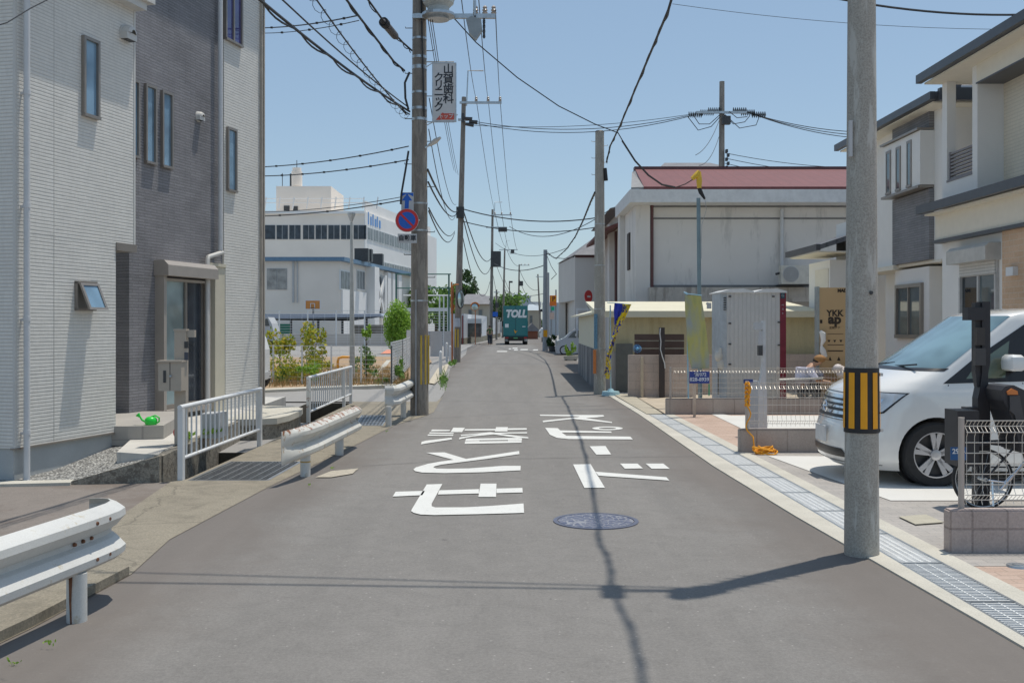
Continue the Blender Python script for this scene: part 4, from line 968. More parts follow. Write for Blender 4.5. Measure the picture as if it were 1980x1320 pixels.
cable([P(792, 140, 18.8), P(783, 160, 18.8), P(784, 190, 18.8), P(790, 212, 18.8)], .022, 'vertical drop cable on the left face of the clinic pole near its top')
cable([P(790, 292, 18.8), P(784, 330, 18.8), P(776, 376, 18.8), P(775, 395, 18.8)], .02, 'cable dropping down beside the clinic pole to the arrow sign')
for (a, c, lb, bd) in (((480, 322), (790, 283), 'upper beaded line from the house to the clinic pole at mid height', 7), ((480, 337), (790, 309), 'lower beaded line from the house to the clinic pole at mid height', 9), ((480, 415), (792, 384), 'lower thick line crossing in front of the white school building', 4), ((480, 407), (792, 378), 'upper thin line crossing in front of the white school building', 0)):
    cable(catenary(P(a[0] - 60, a[1] + 2, 23.5), A(c[0], c[1], 18.9), .12), .011 if bd else .007, lb, beads=bd)
cable(catenary(P(440, 52, 24), P(694, 30, 17), .1), .012, 'short line at upper left running behind the house towards the splice', beads=6)
cable(catenary(P(440, 60, 24), P(694, 40, 17), .12), .008, 'thin line just below the short upper left line', beads=5)
TB = YB - .1
cable(catenary(A(827, 328), P(885, 408, TB), .3), .022, 'upper thick cable from the clinic pole down to the next pole')
cable(catenary(A(828, 352), P(884, 412, TB), .35), .018, 'middle thick cable from the clinic pole to the next pole')
cable(catenary(A(829, 402), P(879, 447, TB), .35), .014, 'lowest cable from the clinic pole to the next pole')
cable(catenary(A(829, 408), P(879, 450, TB), .5), .014, 'slack thin line under the lowest cable to the next pole')
cable(catenary(A(829, 250), P(884, 404, TB), 1.0), .009, 'thin drooping line from mid clinic pole to the next pole')
cable(catenary(A(830, 190), P(882, 395, TB), .6), .009, 'thin line passing behind the clinic sign edge')
for (a, c, lb) in (((828, 40), (878, 330), 'first of three thin wires behind the clinic sign'), ((832, 40), (882, 335), 'second of three thin wires behind the clinic sign'), ((836, 40), (886, 338), 'third of three thin wires behind the clinic sign')):
    cable(catenary(A(a[0], a[1]), P(c[0], c[1], TB), .2), .008, lb)
for (a, c, lb) in (((890, -20), (921, 193), 'left primary wire'), ((925, -10), (944, 193), 'middle primary wire'), ((958, 20), (967, 193), 'right primary wire')):
    cable(catenary(A(a[0], a[1]), P(c[0], c[1], TB), .25), .010, lb + ' from the clinic pole crossarm to the next crossarm')
for (a, c, lb) in (((921, 193), (957, 411), 'left'), ((944, 193), (970, 411), 'middle'), ((967, 193), (987, 411), 'right')):
    cable(catenary(P(a[0], a[1], TB), P(c[0], c[1], YC - .1), .5), .014, lb + ' primary wire from the second crossarm to the third pole')
for k, (a, c, lb) in enumerate((((897, 410), (949, 500), 'upper'), ((895, 420), (949, 515), 'middle'), ((893, 450), (947, 545), 'slack lower'))):
    cable(catenary(P(a[0], a[1], TB), P(c[0], c[1], YC - .1), 1.0 + k * .5), .03 - k * .004, lb + ' cable between the second and third poles')
for k, (a, c) in enumerate((((955, 500), (1000, 590)), ((957, 411), (978, 478)), ((970, 411), (985, 483)), ((987, 411), (1000, 483)), ((953, 530), (972, 600)))):
    cable(catenary(P(a[0], a[1], YC), P(c[0], c[1], YD), .6), .022, ['main cable', 'leftmost wire', 'centre wire', 'rightmost wire', 'lowest sagging cable'][k] + ' running on from the third pole towards the truck')
for k, (a, c) in enumerate((((980, 483), (1008, 511)), ((976, 540), (1003, 570)), ((976, 560), (1003, 600)), ((1004, 540), (1042, 590)), ((1004, 520), (1040, 560)))):
    cable(catenary(P(a[0], a[1], YD), P(c[0], c[1], YE if k < 3 else YF), 1.0), .03, ['topmost far wire', 'second far cable', 'third far cable', 'far cable falling to the leaning pole', 'far wire ending high on the leaning pole'][k] + ' above the green truck')
cable(catenary(P(895, 404, TB), P(1160, 420, 45), .35), .026, 'upper lateral cable crossing the street from the second pole')
cable(catenary(P(895, 428, TB), P(1160, 438, 45), .35), .022, 'lower lateral cable crossing the street from the second pole')
cable(catenary(P(985, 438, 90), P(1180, 405, 60), 1.2), .026, 'sagging cable crossing from the third pole to the roofs on the right')
cable(catenary(P(955, 509, 92), P(1054, 512, 68), .5), .03, 'cable crossing the street at the third pole to the grey far pole')
cable(catenary(P(958, 470, 92), P(1100, 478, 60), .8), .018, 'thin cable crossing the street high behind the bare-topped pole')
cable(catenary(P(975, 560, 130), P(1056, 566, 90), .5), .026, 'lowest far lateral line above the green truck')
cable(catenary(P(905, 233, TB), P(1330, 224, YT), .5), .016, 'upper of three wires running right to the pole above the red roof')
cable(catenary(P(915, 238, TB), P(1345, 222, YT), .6), .016, 'middle of three wires running right to the pole above the red roof')
cable(catenary(P(908, 242, TB), P(1355, 218, YT), .3), .012, 'lowest of three wires running right to the pole above the red roof')
for k in range(3): cable(catenary(P(1440 + k * 12, 216 + k * 4, YT), P(1760, 252 + k * 7, YT + 4), .4), .018, ['upper', 'middle', 'lower'][k] + ' wire leaving the red-roof pole towards the grey pole on the right')
for k in range(3): cable(catenary(P(1402, 296 + k * 10, YT), P(1760, 322 + k * 16, YT + 6), .3), .014, ['topmost', 'second', 'bottom'][k] + ' service wire right of the red-roof pole just over the roof')
cable(catenary(P(1393, 226, YT - .2), P(1345, 300, 36), .3), .012, 'left thin wire slanting from the red-roof pole down to the roof')
cable(catenary(P(1390, 265, YT - .2), P(1352, 320, 36), .3), .012, 'right thin wire slanting from the red-roof pole down to the roof')
# service drop to the temporary pole
cable([P(830, -10, 18.9), P(882, 40, 18.9), P(920, 82, 19), P(1000, 150, 19.4), P(1080, 205, 20), P(1150, 240, 20.5), P(1195, 257, 20.8), P(1206, 276, 21), P(1228, 312, 21), P(1254, 340, 21), P(1280, 358, 21), P(1305, 363, 21), P(1325, 356, 21), P(1343, 345, 21)], .011, 'long service drop curving across the street to the yellow-sleeved temporary pole')
cable([P(1203, 272, 20.95), P(1228, 311, 20.95), P(1254, 339, 20.95), P(1280, 357, 20.95), P(1305, 362, 20.95)], .02, 'black sheathed stretch of the service drop near the red roof')
# cable on the near pole and its line down the right side of the street
K = [(2.12, -3, 7.7), (2.08, 2.5, 7.15), (2.03, 4.6, 6.98), (1.96, 5.6, 6.9), (2.0, 6.5, 6.84), (1.97, 7.41, 6.80), (1.99, 8.2, 6.62), (1.95, 8.9, 6.50), (1.98, 9.5, 6.38), (P(1292, 20, 13.6)), (P(1262, 92, 15.8)), (P(1225, 180, 19.0)), (P(1198, 245, 22.0)), (P(1180, 282, 24.2)), (P2_[0] + .16, 24.7, 5.6)]
cable(K, .019, 'thick cable swinging from the near grey pole to the bare-topped pole', spiral=(.018, 1.4, .011), beads=0)
b = MB(); b.tube([(1.97, 7.25, 6.84), (1.97, 7.55, 6.76)], .075, 10); tag(b.build('cable_splice_box', m_black), 'black splice box on the thick cable beside the near pole top', 'cable splice')
cable([(P2_[0] - .12, 24.7, PZ(372, 24.7)), P(1142, 390, 27), P(1128, 425, 32), P(1112, 458, 40), P(1095, 482, 50), P(1075, 500, 60), P(1058, 490, 68)], .026, 'cable sweeping down from the bare-topped pole to the grey far pole', spiral=(.02, 2.0, .012))
cable([P(1058, 487, 68), P(1070, 498, 62), P(1090, 500, 58), P(1110, 497, 56)], .02, 'short looped line at the corner of the far beige house')
cable([P(1058, 495, 68), P(1066, 515, 64), P(1076, 530, 60), P(1066, 540, 62)], .02, 'small hanging cable loop beside the grey far pole')
cable(catenary(P(1590, -8, 15), P(2040, 26, 16), .12), .017, 'black cable crossing the top right corner above the roofs')
cable(catenary(P(1300, 8, 24), P(2060, 56, 26), .2), .006, 'hair-thin line crossing the upper right sky')
cable([P(0, 48, 9.5), P(14, 44, 9.6), P(60, 16, 10.0), P(120, -14, 10.5)], .006, 'thin wire across the top corner of the left house')
cable(catenary((-6, 8.35, 6.6), (2.45, 7.5, 6.9), .1), .012, 'upper thin span crossing over the road to the near pole, seen as a shadow')
cable(catenary((-6, 7.75, 6.2), (2.45, 7.38, 6.5), .1), .016, 'lower thin span crossing over the road to the near pole, seen as a shadow')
b = MB(); b.rbox(P(2, 82, 9.5), .05, .05, .06); 
# ================================================================ RIGHT: LOT WALLS AND MESH FENCES
m_blk = M_brick('brown concrete block', 0, .255, .205, (.40, .33, .30), (.50, .42, .385), (.17, .14, .13), .008, .9, .6, off=0, fine=.35, shift=(.0, .13))
m_blk2 = M_brick('pinkish grey concrete block', 0, .40, .40, (.38, .325, .29), (.43, .375, .335), (.21, .18, .16), .01, .9, .6, off=0, fine=.3)
m_blk3 = M_brick('pinkish block wall', 0, .40, .20, (.52, .43, .375), (.58, .485, .425), (.38, .32, .28), .008, .9, .5, off=.5, fine=.35)
m_mesh = M('cream grey mesh wire', (.56, .53, .48), .4, .3, var=.05)
m_mpost = M('taupe fence post', (.45, .40, .36), .45, var=.05)
def lot_wall(x0, x1, y, z1, label, m):
    b = MB(); b.box(x0, x1, y, y + .12, -.1, z1); o = b.build('block_wall', m)
    import bmesh
    bm = bmesh.new(); bm.from_mesh(o.data); bmesh.ops.bevel(bm, geom=[e for e in bm.edges], offset=.012, segments=2, affect='EDGES'); bm.to_mesh(o.data); bm.free()
    return tag(o, label, 'block wall', 'low block walls between the lots')
def mesh_fence(x0, x1, y, z0, h, label, step=.125, posts=(), rows=None, pr=.022):
    o = empty('mesh_fence', (x0, y, z0), label, 'mesh fence', 'low wire mesh fences on the block walls')
    for x in posts:
        b = MB(); b.cyl(x, y + .02, z0 - .05, z0 + h + .015, pr, n=14); b.cyl(x, y + .02, z0 + h + .015, z0 + h + .02, pr * 1.05, n=14); b.build('post', m_mpost, o, smooth=True)
    b = MB(); r = .0024; n = int((x1 - x0) / step)
    for i in range(n + 1):
        x = x0 + .03 + i * step
        if x < x1: b.tube([(x, y - .02, z0 + h - .0), (x, y + .03, z0 + h - .045), (x, y - .02, z0 + h - .085), (x, y, z0 + h - .12), (x, y, z0 + .14), (x, y - .03, z0 + .10), (x, y + .02, z0 + .065), (x, y, z0 + .03)], r, 5)
        # closely set short loops along the top and bottom bends
        for s in range(1, 2):
            xx = x + s * step / 2
            if xx < x1:
                b.tube([(xx, y - .02, z0 + h), (xx, y + .03, z0 + h - .045), (xx, y - .02, z0 + h - .085)], r, 4)
                b.tube([(xx, y - .03, z0 + .10), (xx, y + .02, z0 + .065)], r * .8, 4)
    for z in [z0 + h, z0 + h - .045, z0 + h - .085, z0 + .10, z0 + .065] + [z0 + .10 + (h - .185) * k / (rows or 3) for k in range(1, rows or 3)]:
        b.tube([(x0 + .02, y - (.02 if z > z0 + h - .01 or abs(z - z0 - h + .085) < .01 else (-.03 if abs(z - z0 - h + .045) < .01 else 0)), z), (x1, y - (.02 if z > z0 + h - .01 or abs(z - z0 - h + .085) < .01 else (-.03 if abs(z - z0 - h + .045) < .01 else 0)), z)], .0036, 5)
    b.build('mesh_panel', m_mesh, o)
    return o
yw1, yw2, yw3 = 7.42, 13.3, 19.0
zw1 = PZ(986, yw1); zw2 = PZ(829, yw2); zw3 = PZ(770, yw3)
lot_wall(PX(1837, yw1), 8.6, yw1, zw1, 'speckled brown block wall nearest the camera, in front of the bicycle', m_blk)
lot_wall(PX(1430, yw2), 8.2, yw2, zw2, 'low brown block wall running behind the white minivan', m_blk2)
lot_wall(PX(1288, yw3), 8.6, yw3, zw3, 'low brown block wall farthest back, before the grey cabin', m_blk2)
mesh_fence(PX(1868, yw1), 8.6, yw1 + .06, zw1, .645, 'cream wire mesh fence in front of the parked bicycle', step=.058, posts=(PX(1868, yw1), PX(1868, yw1) + 2, PX(1868, yw1) + 4), rows=6)
f2 = mesh_fence(PX(1447, yw2), 8.2, yw2 + .06, zw2, .60, 'wire mesh fence behind the white minivan, tied with orange rope', step=.06, posts=(PX(1447, yw2), PX(1447, yw2) + 2, PX(1447, yw2) + 4), rows=4)
mesh_fence(PX(1300, yw3), 8.6, yw3 + .06, zw3, .56, 'wire mesh fence farthest back, before the grey cabin', step=.06, posts=(PX(1298, yw3), PX(1298, yw3) + 2, PX(1298, yw3) + 4), rows=4)
# rope on the second fence
m_rope = M('orange yellow rope', (.78, .34, .02), .8, var=.2, scale=30)
rng = random.Random(5)
b = MB(); x = PX(1446, yw2); yy = yw2 - .03
pts = [(x + .03 * math.sin(i * 1.1), yy - .015 * math.cos(i), PZ(742, yw2) - i * .055) for i in range(12)] + [(x + .05, yy - .05, .22), (x + .06, yy - .08, .05)]
b.tube(pts, .010, 6)
for k in range(6):
    z = PZ(742 + k * 8, yw2); b.tube([(x + .028 * math.cos(a), yy + .06 + .035 * math.sin(a), z + .02 * math.sin(2 * a)) for a in [i * math.pi / 5 for i in range(11)]], .010, 5)
for k in range(9):
    cx, cy = x + .17 + rng.uniform(-.04, .04), yy - .17; rx, ry = .14 * rng.uniform(.6, 1), .09 * rng.uniform(.6, 1)
    b.tube([(cx + rx * math.cos(a), cy + ry * math.sin(a), .025 + .009 * k + .02 * math.sin(a * 2 + k)) for a in [i * math.pi / 8 for i in range(17)]], .009, 5)
tag(b.build('rope', m_rope, smooth=True), 'orange rope tied to the fence post with its coil on the kerb', 'rope')
pp = empty('number_plate_post', (PX(1443, 15.3), 15.3, 0), 'grey post with a small dark blue plate behind the rope', 'sign post')
b = MB(); b.box(PX(1449, 14), PX(1466, 14), 14.0, 14.1, .0, PZ(736, 14)); b.build('post', m_grey, pp)
b = MB(); b.box(PX(1438, 13.5), PX(1456, 13.5), 13.5, 13.52, PZ(741, 13.5), PZ(733, 13.5)); b.build('plate', M('navy plate', (.03, .06, .22), .4), pp)

# ================================================================ MINIVAN
XF, YC_ = 3.42, 11.27
m_car = M('pearl white car paint', (.80, .79, .76), .22, var=.012, coat=1.0)
m_cglass = M_glass('blue tinted windscreen', (.16, .26, .30), .03, 1.0)
m_sglass = M_glass('green tinted side glass', (.10, .13, .09), .03)
m_chrome = M('chrome', (.75, .76, .78), .12, .95, var=.05)
m_pblack = M('black car plastic', (.018, .018, .02), .35, var=.1)
m_tyre = M('tyre rubber', (.022, .022, .023), .75, var=.2, scale=20)
m_lens = M('headlight lens', (.62, .64, .66), .10, .25, var=.3, scale=7, coat=1)
def itp(tb, z):
    for i in range(len(tb) - 1):
        if z <= tb[i + 1][0]:
            t = (z - tb[i][0]) / (tb[i + 1][0] - tb[i][0]); return tb[i][1] + (tb[i + 1][1] - tb[i][1]) * max(0, t)
    return tb[-1][1]
S0 = [(.16, .12), (.22, .03), (.30, .0), (.45, .0), (.58, .02), (.66, .05), (.80, .09), (.92, .13), (.985, .18), (1.03, .26), (1.08, .37), (1.13, .50), (1.18, .63), (1.22, .73), (1.76, 1.54), (1.80, 1.68), (1.835, 1.95), (1.855, 2.4)]
CW = [(.16, .6), (.45, .62), (.66, .62), (.92, .62), (1.03, .60), (1.13, .50), (1.22, .40), (1.5, .34), (1.76, .28), (1.855, .3)]
WD = [(.16, .76), (.26, .825), (.45, .845), (.80, .845), (.95, .835), (1.05, .815), (1.15, .79), (1.22, .775), (1.76, .675), (1.80, .64), (1.835, .54), (1.855, .3)]
LEN = 4.65
def rearx(z): return LEN - (0 if z < 1.0 else (z - 1.0) * .12) - (.1 if z > 1.8 else 0)
def SP(z, q):      # surface point: q in [0,1] nose corner, [1,2] side, [2,3] tail corner
    s0, c, w = itp(S0, z), itp(CW, z), itp(WD, z); L = rearx(z)
    if q <= 1:
        a = q * math.pi / 2; return (s0 + c * (1 - math.cos(a) ** .9), w * math.sin(a) ** .75)
    if q <= 2: return (s0 + c + (L - .15 - s0 - c) * (q - 1), w)
    a = (q - 2) * math.pi / 2; return (L - .15 + .15 * math.sin(a), w * (math.cos(a) ** .5) if q < 2.999 else 0)
def V(s, y, z): return Vector((XF + s, YC_ - y, z))      # y>0 is the side facing the camera
van = empty('minivan', (XF + 2.3, YC_, 0), 'white minivan parked nose to the street behind the banded grey pole', 'car')
zs = [.16, .19, .22, .26, .30, .38, .45, .52, .58, .62, .66, .73, .80, .86, .92, .955, .985, 1.01, 1.03, 1.055, 1.08, 1.105, 1.13, 1.155, 1.18, 1.22, 1.3, 1.4, 1.5, 1.6, 1.7, 1.76, 1.78, 1.80, 1.82, 1.835, 1.847, 1.855]
qs = [i / 14 for i in range(15)] + [1 + i / 16 for i in range(1, 17)] + [2 + i / 5 for i in range(1, 6)]
vs = []; fs = []
ring = []
for z in zs:
    row = [SP(z, q) for q in qs]
    full = [V(s, y, z) for s, y in row] + [V(s, -y, z) for s, y in reversed(row[1:-1])]
    ring.append(full)
nr = len(ring[0])
for r in ring: vs += r
for i in range(len(zs) - 1):
    for k in range(nr): fs.append((i * nr + k, i * nr + (k + 1) % nr, (i + 1) * nr + (k + 1) % nr, (i + 1) * nr + k))
fs.append(tuple(range(nr))); fs.append(tuple(range((len(zs) - 1) * nr, len(zs) * nr)))
b = MB(); b.add(vs, fs); body = b.build('body', m_car, van, smooth=True)
# wheel arches cut out of the body
WX = (.905, .905 + 2.86)
for wx in WX:
    for sd in (1, -1):
        c = MB(); c.tube([V(wx, sd * .55, .335), V(wx, sd * 1.0, .335)], .385, 40); co = c.build('arch_cutter', m_pblack, van)
        md = body.modifiers.new('arch', 'BOOLEAN'); md.operation = 'DIFFERENCE'; md.object = co; md.solver = 'EXACT'
        dg = bpy.context.evaluated_depsgraph_get(); dg.update()
        me = bpy.data.meshes.new_from_object(body.evaluated_get(dg)); body.modifiers.clear()
        if len(me.polygons) > 200: body.data = me
        bpy.data.objects.remove(co)
for p in body.data.polygons: p.use_smooth = True
try: body.data.set_sharp_from_angle(angle=R(35))
except Exception: pass
def patch(name, quad, m, off=.006, nu=10, nv=6, parent=van, both=True, th=.004):
    # quad: four (q,z) corners; bilinear patch laid on the body surface
    for sd in ((1, -1) if both else (1,)):
        b = MB(); pts = []
        for j in range(nv + 1):
            for i in range(nu + 1):
                u, v = i / nu, j / nv
                q = (quad[0][0] * (1 - u) + quad[1][0] * u) * (1 - v) + (quad[3][0] * (1 - u) + quad[2][0] * u) * v
                z = (quad[0][1] * (1 - u) + quad[1][1] * u) * (1 - v) + (quad[3][1] * (1 - u) + quad[2][1] * u) * v
                s, y = SP(z, max(q, 0)); s2, y2 = SP(z, max(q - .02, 0)); s3, y3 = SP(z, q + .02)
                t = Vector((s3 - s2, y3 - y2)).normalized() if (s3 - s2) or (y3 - y2) else Vector((0, 1)); n = Vector((-t.y, t.x))
                pts.append(V(s + n.x * off, (y + n.y * off) * sd, z))
        b.add(pts, [(j * (nu + 1) + i, j * (nu + 1) + i + 1, (j + 1) * (nu + 1) + i + 1, (j + 1) * (nu + 1) + i) for j in range(nv) for i in range(nu)])
        o = b.build(name, m, parent, smooth=True, fix=False)
    return o
def cpatch(name, q0, z0, q1, z1, m, off=.006, parent=van, qt=None, zt=None):      # patch symmetric about the centre line
    b = MB(); n = 20; pts = []
    for j in range(5):
        for i in range(-n, n + 1):
            v = j / 4; qq = (q0 + (q1 - q0) * v) * abs(i) / n; z = z0 + (z1 - z0) * v
            s, y = SP(z, qq); pts.append(V(s - off, y * (1 if i > 0 else -1) * 1.002, z))
    w = 2 * n + 1
    b.add(pts, [(j * w + i, j * w + i + 1, (j + 1) * w + i + 1, (j + 1) * w + i) for j in range(4) for i in range(w - 1)])
    return b.build(name, m, parent, smooth=True, fix=False)
gr = cpatch('grille', .30, .66, .46, .915, m_chrome, .006)
for a_, z_, h_ in ((.26, .675, .035), (.33, .745, .03), (.37, .80, .025), (.40, .855, .022)): cpatch('grille_slot', a_, z_, a_ + .03, z_ + h_, m_pblack, .012, gr)
b = MB(); c = V(.03, 0, .775); b.tube([c + Vector((0, .055 * math.cos(a), .055 * math.sin(a))) for a in [i * math.pi / 10 for i in range(21)]], .011, 6); b.tube([c + Vector((0, -.075, 0)), c + Vector((0, .075, 0))], .012, 6); b.build('emblem', m_chrome, van, smooth=True)
b = MB(); b.box(XF - .03, XF - .012, YC_ - .17, YC_ + .17, .40, .57); b.build('number_plate', M('plain plate', (.62, .62, .62), .5), van)
cpatch('lower_intake', .40, .27, .30, .36, m_pblack, .006)
b = MB()
for z, q in ((.185, .7), (.21, .75)): pass
patch('headlight', [(.50, .74), (.68, .77), (.85, .955), (.50, .965)], m_lens, .008)
patch('headlight_trim', [(.485, .73), (.70, .755), (.88, .965), (.485, .972)], m_pblack, .004)
cpatch('bumper_line', .62, .652, .64, .657, m_pblack, .004)
cpatch('lower_line', .75, .215, .76, .222, m_pblack, .004)
patch('lamp_reflector', [(.53, .76), (.60, .78), (.66, .90), (.55, .90)], m_chrome, .011, both=True)
patch('fog_lamp_recess', [(.50, .30), (.62, .30), (.60, .40), (.50, .40)], m_pblack, .005, both=False)
cpatch('hood_gap', .55, .935, .56, .942, m_pblack, .004)
cpatch('windscreen', .88, 1.215, .87, 1.755, m_cglass, .006)
cpatch('cowl', .92, 1.185, .93, 1.215, m_pblack, .006)
b = MB()
for yy in (.1, -.5):
    s, _ = SP(1.225, .2); b.tube([V(s - .02, yy, 1.215), V(s - .012, yy + .35, 1.235), V(s + .02, yy + .55, 1.25)], .010, 6)
b.build('wiper', m_pblack, van)
def side(name, pts, m, off=.006, parent=van, sides=(1, -1), th=.0):
    for sd in sides:
        b = MB(); b.poly([V(s, sd * (itp(WD, z) + off), z) for s, z in pts]); o = b.build(name, m, parent, fix=False)
    return o
# side glazing: dark surround, quarter light, front door glass, rear glass, pillars
side('window_surround', [(.98, 1.06), (1.13, 1.17), (1.30, 1.30), (1.86, 1.66), (2.02, 1.73), (4.40, 1.73), (4.45, 1.10), (2.0, 1.09)], m_pblack, .004)
side('quarter_light', [(1.22, 1.11), (1.62, 1.12), (1.70, 1.50), (1.34, 1.26)], m_sglass, .008)
side('side_window', [(1.82, 1.13), (2.95, 1.13), (2.95, 1.70), (2.12, 1.70), (1.92, 1.62)], m_sglass, .008)
side('side_window', [(3.05, 1.13), (4.3, 1.13), (4.3, 1.70), (3.05, 1.70)], m_sglass, .008)
side('door_gap', [(1.96, .30), (1.968, .30), (1.80, 1.07), (1.79, 1.07)], m_pblack, .003)
side('door_gap', [(3.00, .30), (3.008, .30), (3.00, 1.08), (2.99, 1.08)], m_pblack, .003)
side('fender_gap', [(.97, .62), (.974, .62), (1.04, 1.05), (1.03, 1.05)], m_pblack, .002)
side('rocker_trim', [(1.35, .20), (3.3, .20), (3.3, .215), (1.35, .215)], m_pblack, .003)
for sd in (1, -1):
    b = MB(); c = V(1.63, sd * (.79 + .16), 1.28); b.add([c + Vector((a_ * .075 * k_, b_ * .125 * k_, z_ * .082)) for (z_, k_) in ((-1, .7), (-.8, .95), (0, 1.0), (.7, .92), (1, .65)) for (a_, b_) in ((-1, -.8), (-.8, -1), (.8, -1), (1, -.8), (1, .8), (.8, 1), (-.8, 1), (-1, .8))], [(j * 8 + i, j * 8 + (i + 1) % 8, j * 8 + 8 + (i + 1) % 8, j * 8 + 8 + i) for j in range(4) for i in range(8)] + [tuple(range(8)), tuple(range(32, 40))]); mi = b.build('door_mirror', m_car, van, smooth=True)
    k = MB(); k.tube([V(1.70, sd * .79, 1.20), c + Vector((.02, 0, -.06))], .03, 8); k.build('mirror_arm', m_pblack, mi)
def wheel(cx, cy, cz, r, w, parent, out, name='wheel'):
    t = MB(); y0 = cy + out * w / 2; 
    prof = [(r * .70, -w / 2), (r * .93, -w / 2), (r, -w / 2 + .03), (r, w / 2 - .03), (r * .93, w / 2), (r * .70, w / 2)]
    t.lathe([(a, h * -1 if out > 0 else h) for a, h in prof], (cx, cy, cz), 'y', 44, False); o = t.build(name, m_tyre, parent, smooth=True)
    k = MB(); yo = cy + out * (w / 2 - .035)
    k.lathe([(r * .70, out * .03), (r * .665, out * .028), (r * .64, -out * .02), (r * .62, -out * .03), (.02, -out * .055)], (cx, yo, cz), 'y', 40, False); k.build('rim', m_dark, o, smooth=True)
    k = MB()
    for i in range(5):
        a = 2 * math.pi * i / 5 + .3; ca, sa_ = math.cos(a), math.sin(a)
        for da in (-.17, .17):
            c2, s2 = math.cos(a + da), math.sin(a + da); nx, nz = -sa_, ca
            p0 = Vector((cx + ca * r * .10, yo + out * .012, cz + sa_ * r * .10)); p1 = Vector((cx + c2 * r * .66, yo + out * .022, cz + s2 * r * .66)); ww = .022
            N = Vector((nx, 0, nz)) * ww; D_ = Vector((0, -out * .02, 0))
            k.hex([p0 - N, p1 - N * 1.2, p1 + N * 1.2, p0 + N, p0 - N + D_, p1 - N * 1.2 + D_, p1 + N * 1.2 + D_, p0 + N + D_])
    k.lathe([(r * .72, 0), (r * .72, out * .032), (r * .665, out * .032), (r * .655, 0)], (cx, yo, cz), 'y', 40, False)
    k.lathe([(r * .17, -out * .03), (r * .16, out * .022), (r * .08, out * .026)], (cx, yo, cz), 'y', 20)
    k.build('spokes', M('alloy wheel silver', (.60, .61, .63), .3, .6, var=.04) if 'alloy wheel silver' not in bpy.data.materials else bpy.data.materials['alloy wheel silver'], o)
    return o
for wx in WX:
    for sd in (1, -1): wheel(XF + wx, YC_ - sd * .735, .335, .335, .215, van, -sd)
b = MB(); b.box(XF + .35, XF + 4.4, YC_ - .60, YC_ + .60, .165, .30); b.build('underbody', m_pblack, van)
for sd in (1, -1):
    for wx in WX:
        b = MB(); b.tube([V(wx, sd * .56, .36), V(wx, sd * .60, .36)], .38, 30); b.build('wheel_well', m_pblack, van)

# ================================================================ BLACK INTERCOM PILLAR AND BICYCLE
m_blk_p = M('charcoal powder coat', (.022, .022, .027), .45, var=.15)
Yp = 9.35; X = lambda p: PX(p, Yp); Z = lambda p: PZ(p, Yp)
ip = empty('letterbox_pillar', (X(1903), Yp, 0), 'black twisted intercom pillar with a black letterbox numbered 29-4', 'letterbox')
b = MB()
prof = [(977, 1890, 1914, 0), (800, 1891, 1915, 0), (770, 1891, 1913, .15), (745, 1896, 1911, .5), (722, 1899, 1911, .85), (700, 1899, 1915, 1), (583, 1899, 1915, 1)]
for i in range(len(prof) - 1):
    (y0, a0, c0, _), (y1, a1, c1, _) = prof[i], prof[i + 1]
    b.hex([(X(a0), Yp, Z(y0)), (X(c0), Yp, Z(y0)), (X(c0), Yp + .12, Z(y0)), (X(a0), Yp + .12, Z(y0)), (X(a1), Yp, Z(y1)), (X(c1), Yp, Z(y1)), (X(c1), Yp + .12, Z(y1)), (X(a1), Yp + .12, Z(y1))])
b.box(X(1888), X(1899), Yp + .02, Yp + .10, Z(720), Z(585)); b.hex([(X(1891), Yp + .02, Z(748)), (X(1897), Yp + .02, Z(748)), (X(1897), Yp + .08, Z(748)), (X(1891), Yp + .08, Z(748)), (X(1888), Yp + .02, Z(719.8)), (X(1899), Yp + .02, Z(719.8)), (X(1899), Yp + .10, Z(719.8)), (X(1888), Yp + .10, Z(719.8))])
b.build('post', m_blk_p, ip)
b = MB(); b.box(X(1869), X(1903), Yp - .03, Yp + .09, Z(619), Z(594)); lmp = b.build('lamp_head', m_blk_p, ip)
b = MB(); b.box(X(1885), X(1901), Yp - .04, Yp + .02, Z(667), Z(633)); b.build('nameplate', M('dark plate', (.035, .03, .03), .3), ip)
b = MB(); b.box(X(1883), X(1903), Yp - .035, Yp + .02, Z(706), Z(673)); b.build('intercom', M('dark intercom', (.05, .05, .055), .3), ip)
b = MB(); b.box(X(1831), X(1872), Yp - .22, Yp + .05, Z(895), Z(790)); b.box(X(1872) + .002, X(1892), Yp - .0, Yp + .15, Z(895), Z(788)); lb = b.build('letterbox', m_blk_p, ip)
yl = Yp - .224
b = MB(); b.box(PX(1838, yl), PX(1870, yl), yl, yl + .006, PZ(889, yl), PZ(864, yl)); b.build('number_label', M('navy label', (.02, .10, .26), .4), lb)
text_mesh('house_number', '29-4', M('label white', (.7, .72, .74), .5), ip, P(1853.5, 872.5, yl - .004), .062, bold=.0015)
